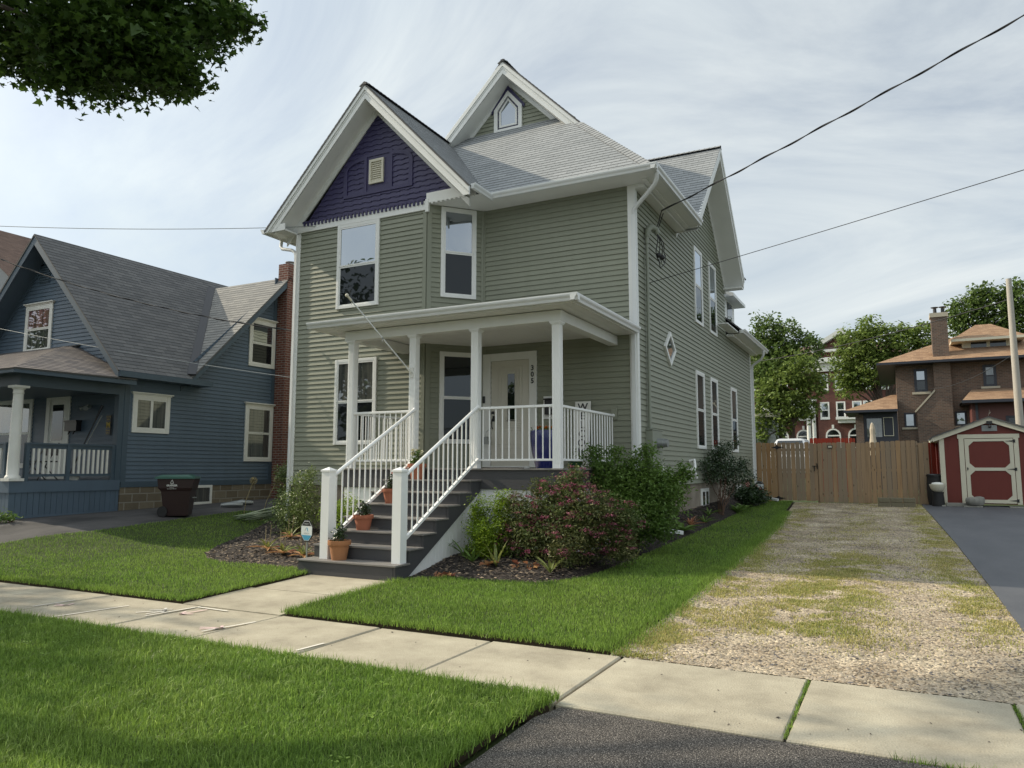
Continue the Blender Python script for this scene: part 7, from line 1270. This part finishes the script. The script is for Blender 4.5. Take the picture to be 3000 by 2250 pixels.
t = thing('planter', 'tall cobalt blue glazed planter with orange flowers beside the front door', 'planter', (-5.62, 12.25, 0.0)); mb = MB(); mb.lathe((-5.62, 12.25, 0.005), [(0.17, 0), (0.19, 0.06), (0.245, 0.28), (0.27, 0.48), (0.275, 0.62), (0.265, 0.675), (0.235, 0.675), (0.23, 0.60)], 28); mb.build('pot', M['cobalt'], t, smooth=True)
P_ = np.array((-5.62, 12.25, 0.68))[None]+RNG.uniform(-1, 1, (110, 3))*np.array([0.2, 0.2, 0.03]); leaves('plant', P_, 0.05, M['bush'], t); P_ = np.concatenate([np.array((-5.62+a, 12.1+b, 0.73))[None]+RNG.normal(0, 0.010, (18, 3)) for a, b in ((-.05, 0), (.07, .02), (.13, .06), (-.13, .08), (0.02, .12))]); leaves('flower', P_, 0.035, M['orange'], t, narrow=1.8)
M['greenpot'] = mat('green_plastic_pot', (0.012, 0.07, 0.035), 0.4); mb = MB(); mb.lathe((-5.36, 13.0, 0.003), [(0.11, 0), (0.13, 0.13), (0.14, 0.13), (0.14, 0.16), (0.12, 0.16)], 18); tag(mb.build('green_pot', M['greenpot'], smooth=True), 'small empty green plastic pot on the porch floor behind the corner column', 'pot')
pW = P((-5.50, 13.62, 0.0), (1, 0.0, 0), (0, 0.12, 1)); t = thing('welcome_sign', 'tall white plank sign leaning on the porch wall, lettered WELCOME', 'sign', (-5.50, 13.62, 0)); mb = MB(); mb.pbox(pW, -0.165, 0.165, 0.003, 1.33, -0.022, 0); mb.build('board', M['oldwhite'], t, bevel=0.004); mb = MB()
for k, ch_ in enumerate('WELCOME'): text_mb(ch_, 0.20, pW, 0.0, 1.21-k*0.178, 0.003, 0.0, bold=0.004, mb=mb)
mb.build('lettering', M['black'], t)
t = thing('mailbox', 'black wall mailbox in a white frame right of the front door', 'mailbox', (-6.16, 13.8, 1.0)); mb = MB(); mb.pbox(pr, -6.38, -5.95, 1.0, 1.46, 0.0, 0.03); mb.build('backing_board', M['white'], t); mb = MB(); mb.pbox(pr, -6.32, -6.01, 1.08, 1.38, 0.03, 0.12); mb.pbox(pr, -6.34, -5.99, 1.38, 1.41, 0.03, 0.14); mb.build('box', M['black'], t, bevel=0.01); mb = MB(); mb.ball((-6.165, 13.73, 1.24), 0.05, 10, sz=1.0); mb.build('emblem', M['steel'], t)
mb = MB(); mb.box(-7.6, -6.72, 13.15, 13.62, 0.002, 0.018); tag(mb.build('doormat', M['wilt'] if False else M['twig'], bevel=0.005), 'thin brown doormat before the front door', 'doormat')
mb = MB(); mb.box(-7.66, -7.60, 13.66, 13.70, 0.52, 0.66); mb.tube([(-7.65, 13.68, 0.66), (-7.645, 13.70, 0.76), (-7.56, 13.75, 0.84)], 0.006, 6); mb.box(-7.675, -7.585, 13.645, 13.715, 0.50, 0.65); tag(mb.build('lockbox', M['steel'], bevel=0.006), 'grey lockbox hanging from the front door handle', 'lockbox')
t = thing('flagpole', 'bare white flagpole without flag angled up from the second porch column', 'flagpole', (-7.70, 11.04, 1.70)); a, b = Vector((-7.70, 11.00, 1.72)), Vector((-8.18, 9.82, 2.90)); mb = MB(); mb.tube([a, b], 0.0125, 10); mb.build('pole', M['gutter'], t, smooth=True); mb = MB(); mb.ball(b+(b-a).normalized()*0.03, 0.032, 10); mb.tube([b, b-(b-a).normalized()*0.09], 0.019, 10); mb.build('finial', M['vent'], t, smooth=True)
mb = MB(); mb.box(-7.735, -7.665, 11.03, 11.047, 1.62, 1.80); mb.tube([a-(b-a).normalized()*0.03, a+(b-a).normalized()*0.10], 0.019, 10); mb.build('bracket', M['oldwhite'], t)
mb = MB(); 
for u in (0.46, 0.94): q = a.lerp(b, u); mb.tube([q-(b-a).normalized()*0.02, q+(b-a).normalized()*0.02], 0.019, 8); mb.tube([q, q+Vector((0, -0.01, -0.06))], 0.007, 6)
mb.build('clip', M['steel'], t)
mb = MB(); mb.tube([(-5.95, 11.7, 2.59), (-5.95, 11.7, 2.52), (-5.93, 11.7, 2.50), (-5.97, 11.7, 2.49)], 0.006, 5); tag(mb.build('plant_hook', M['oldwhite']), 'small white hook screwed into the porch ceiling', 'hook')
# yard signs
M['signblue'] = mat('sign_blue', (0.06, 0.30, 0.48), 0.4); M['signwhite'] = mat('sign_white', (0.66, 0.70, 0.70), 0.4)
def yardsign(c, lb, s=1.0):
    x, y = c; z = float(zg(x, y))+0.08; t = thing('yard_sign', lb, 'sign', (x, y, z), 'small yard signs'); p = P((x, y, 0), (1, -0.12, 0), (0, 0, 1)); zc = z+0.50
    oc = lambda r: [(0.135*s*r*a, zc+0.165*s*r*b) for a, b in ((-0.42, -1), (0.42, -1), (1, -0.42), (1, 0.42), (0.42, 1), (-0.42, 1), (-1, 0.42), (-1, -0.42))]
    MB().pbox(p, -0.012, 0.012, z-0.05, zc-0.1, -0.02, -0.008).build('stake', M['steel'], t)
    o = MB().prism(p, oc(1.0), -0.008, 0.0).build('panel', M['black'], t); MB().prism(p, oc(0.90), 0, 0.002).build('face', M['signwhite'], t)
    q = oc(0.86); v = zc+0.165*s*0.45; w_ = zc-0.165*s*0.40
    MB().prism(p, clip(q, v, 1), 0.002, 0.003).build('header', M['black'], t); MB().prism(p, clip(q, w_, -1), 0.002, 0.003).build('footer', M['signblue'], t)
    mb = text_mb('XENON', 0.034*s, p, 0, zc-0.165*s*0.25, 0.001, 0.002); text_mb('SECURITY', 0.022*s, p, 0, zc+0.165*s*0.62, 0.001, 0.003, mb=mb, mi=1); mb.build('lettering', [M['steel'], M['signwhite']], t)
    MB().prism(p, [(0.005, zc+0.055*s), (0.02*s, zc+0.04*s), (0.04*s, zc-0.02*s), (0.02*s, zc), (0.0, zc+0.03*s)], 0.002, 0.003).build('emblem', M['signblue'], t); MB().prism(p, [(-0.005, zc+0.05*s), (-0.03*s, zc+0.0*s), (-0.045*s, zc-0.015*s), (-0.02*s, zc+0.035*s)], 0.002, 0.003).build('emblem', M['steel'], t)
yardsign((-8.15, 8.95), 'octagonal white and blue security sign on a stake left of the stairs'); yardsign((-3.94, 24.8), 'octagonal security sign behind the pink peony by the cedar gate', 1.0)
mb = MB(); a, b = Vector((-4.25, 14.05, -1.12)), Vector((-3.80, 14.62, -1.24)); mb.bar(a, b, 0.10, 0.075); tag(mb.build('downspout_extension', M['gutter'], bevel=0.01), 'white downspout extension lying in the right bed', 'downspout extension')
mb = MB(); mb.bar((-4.2, 26.2, -0.92), (-3.55, 25.9, -1.02), 0.10, 0.08); tag(mb.build('downspout_extension', M['gutter'], bevel=0.01), 'short white downspout end before the cedar gate', 'downspout extension')
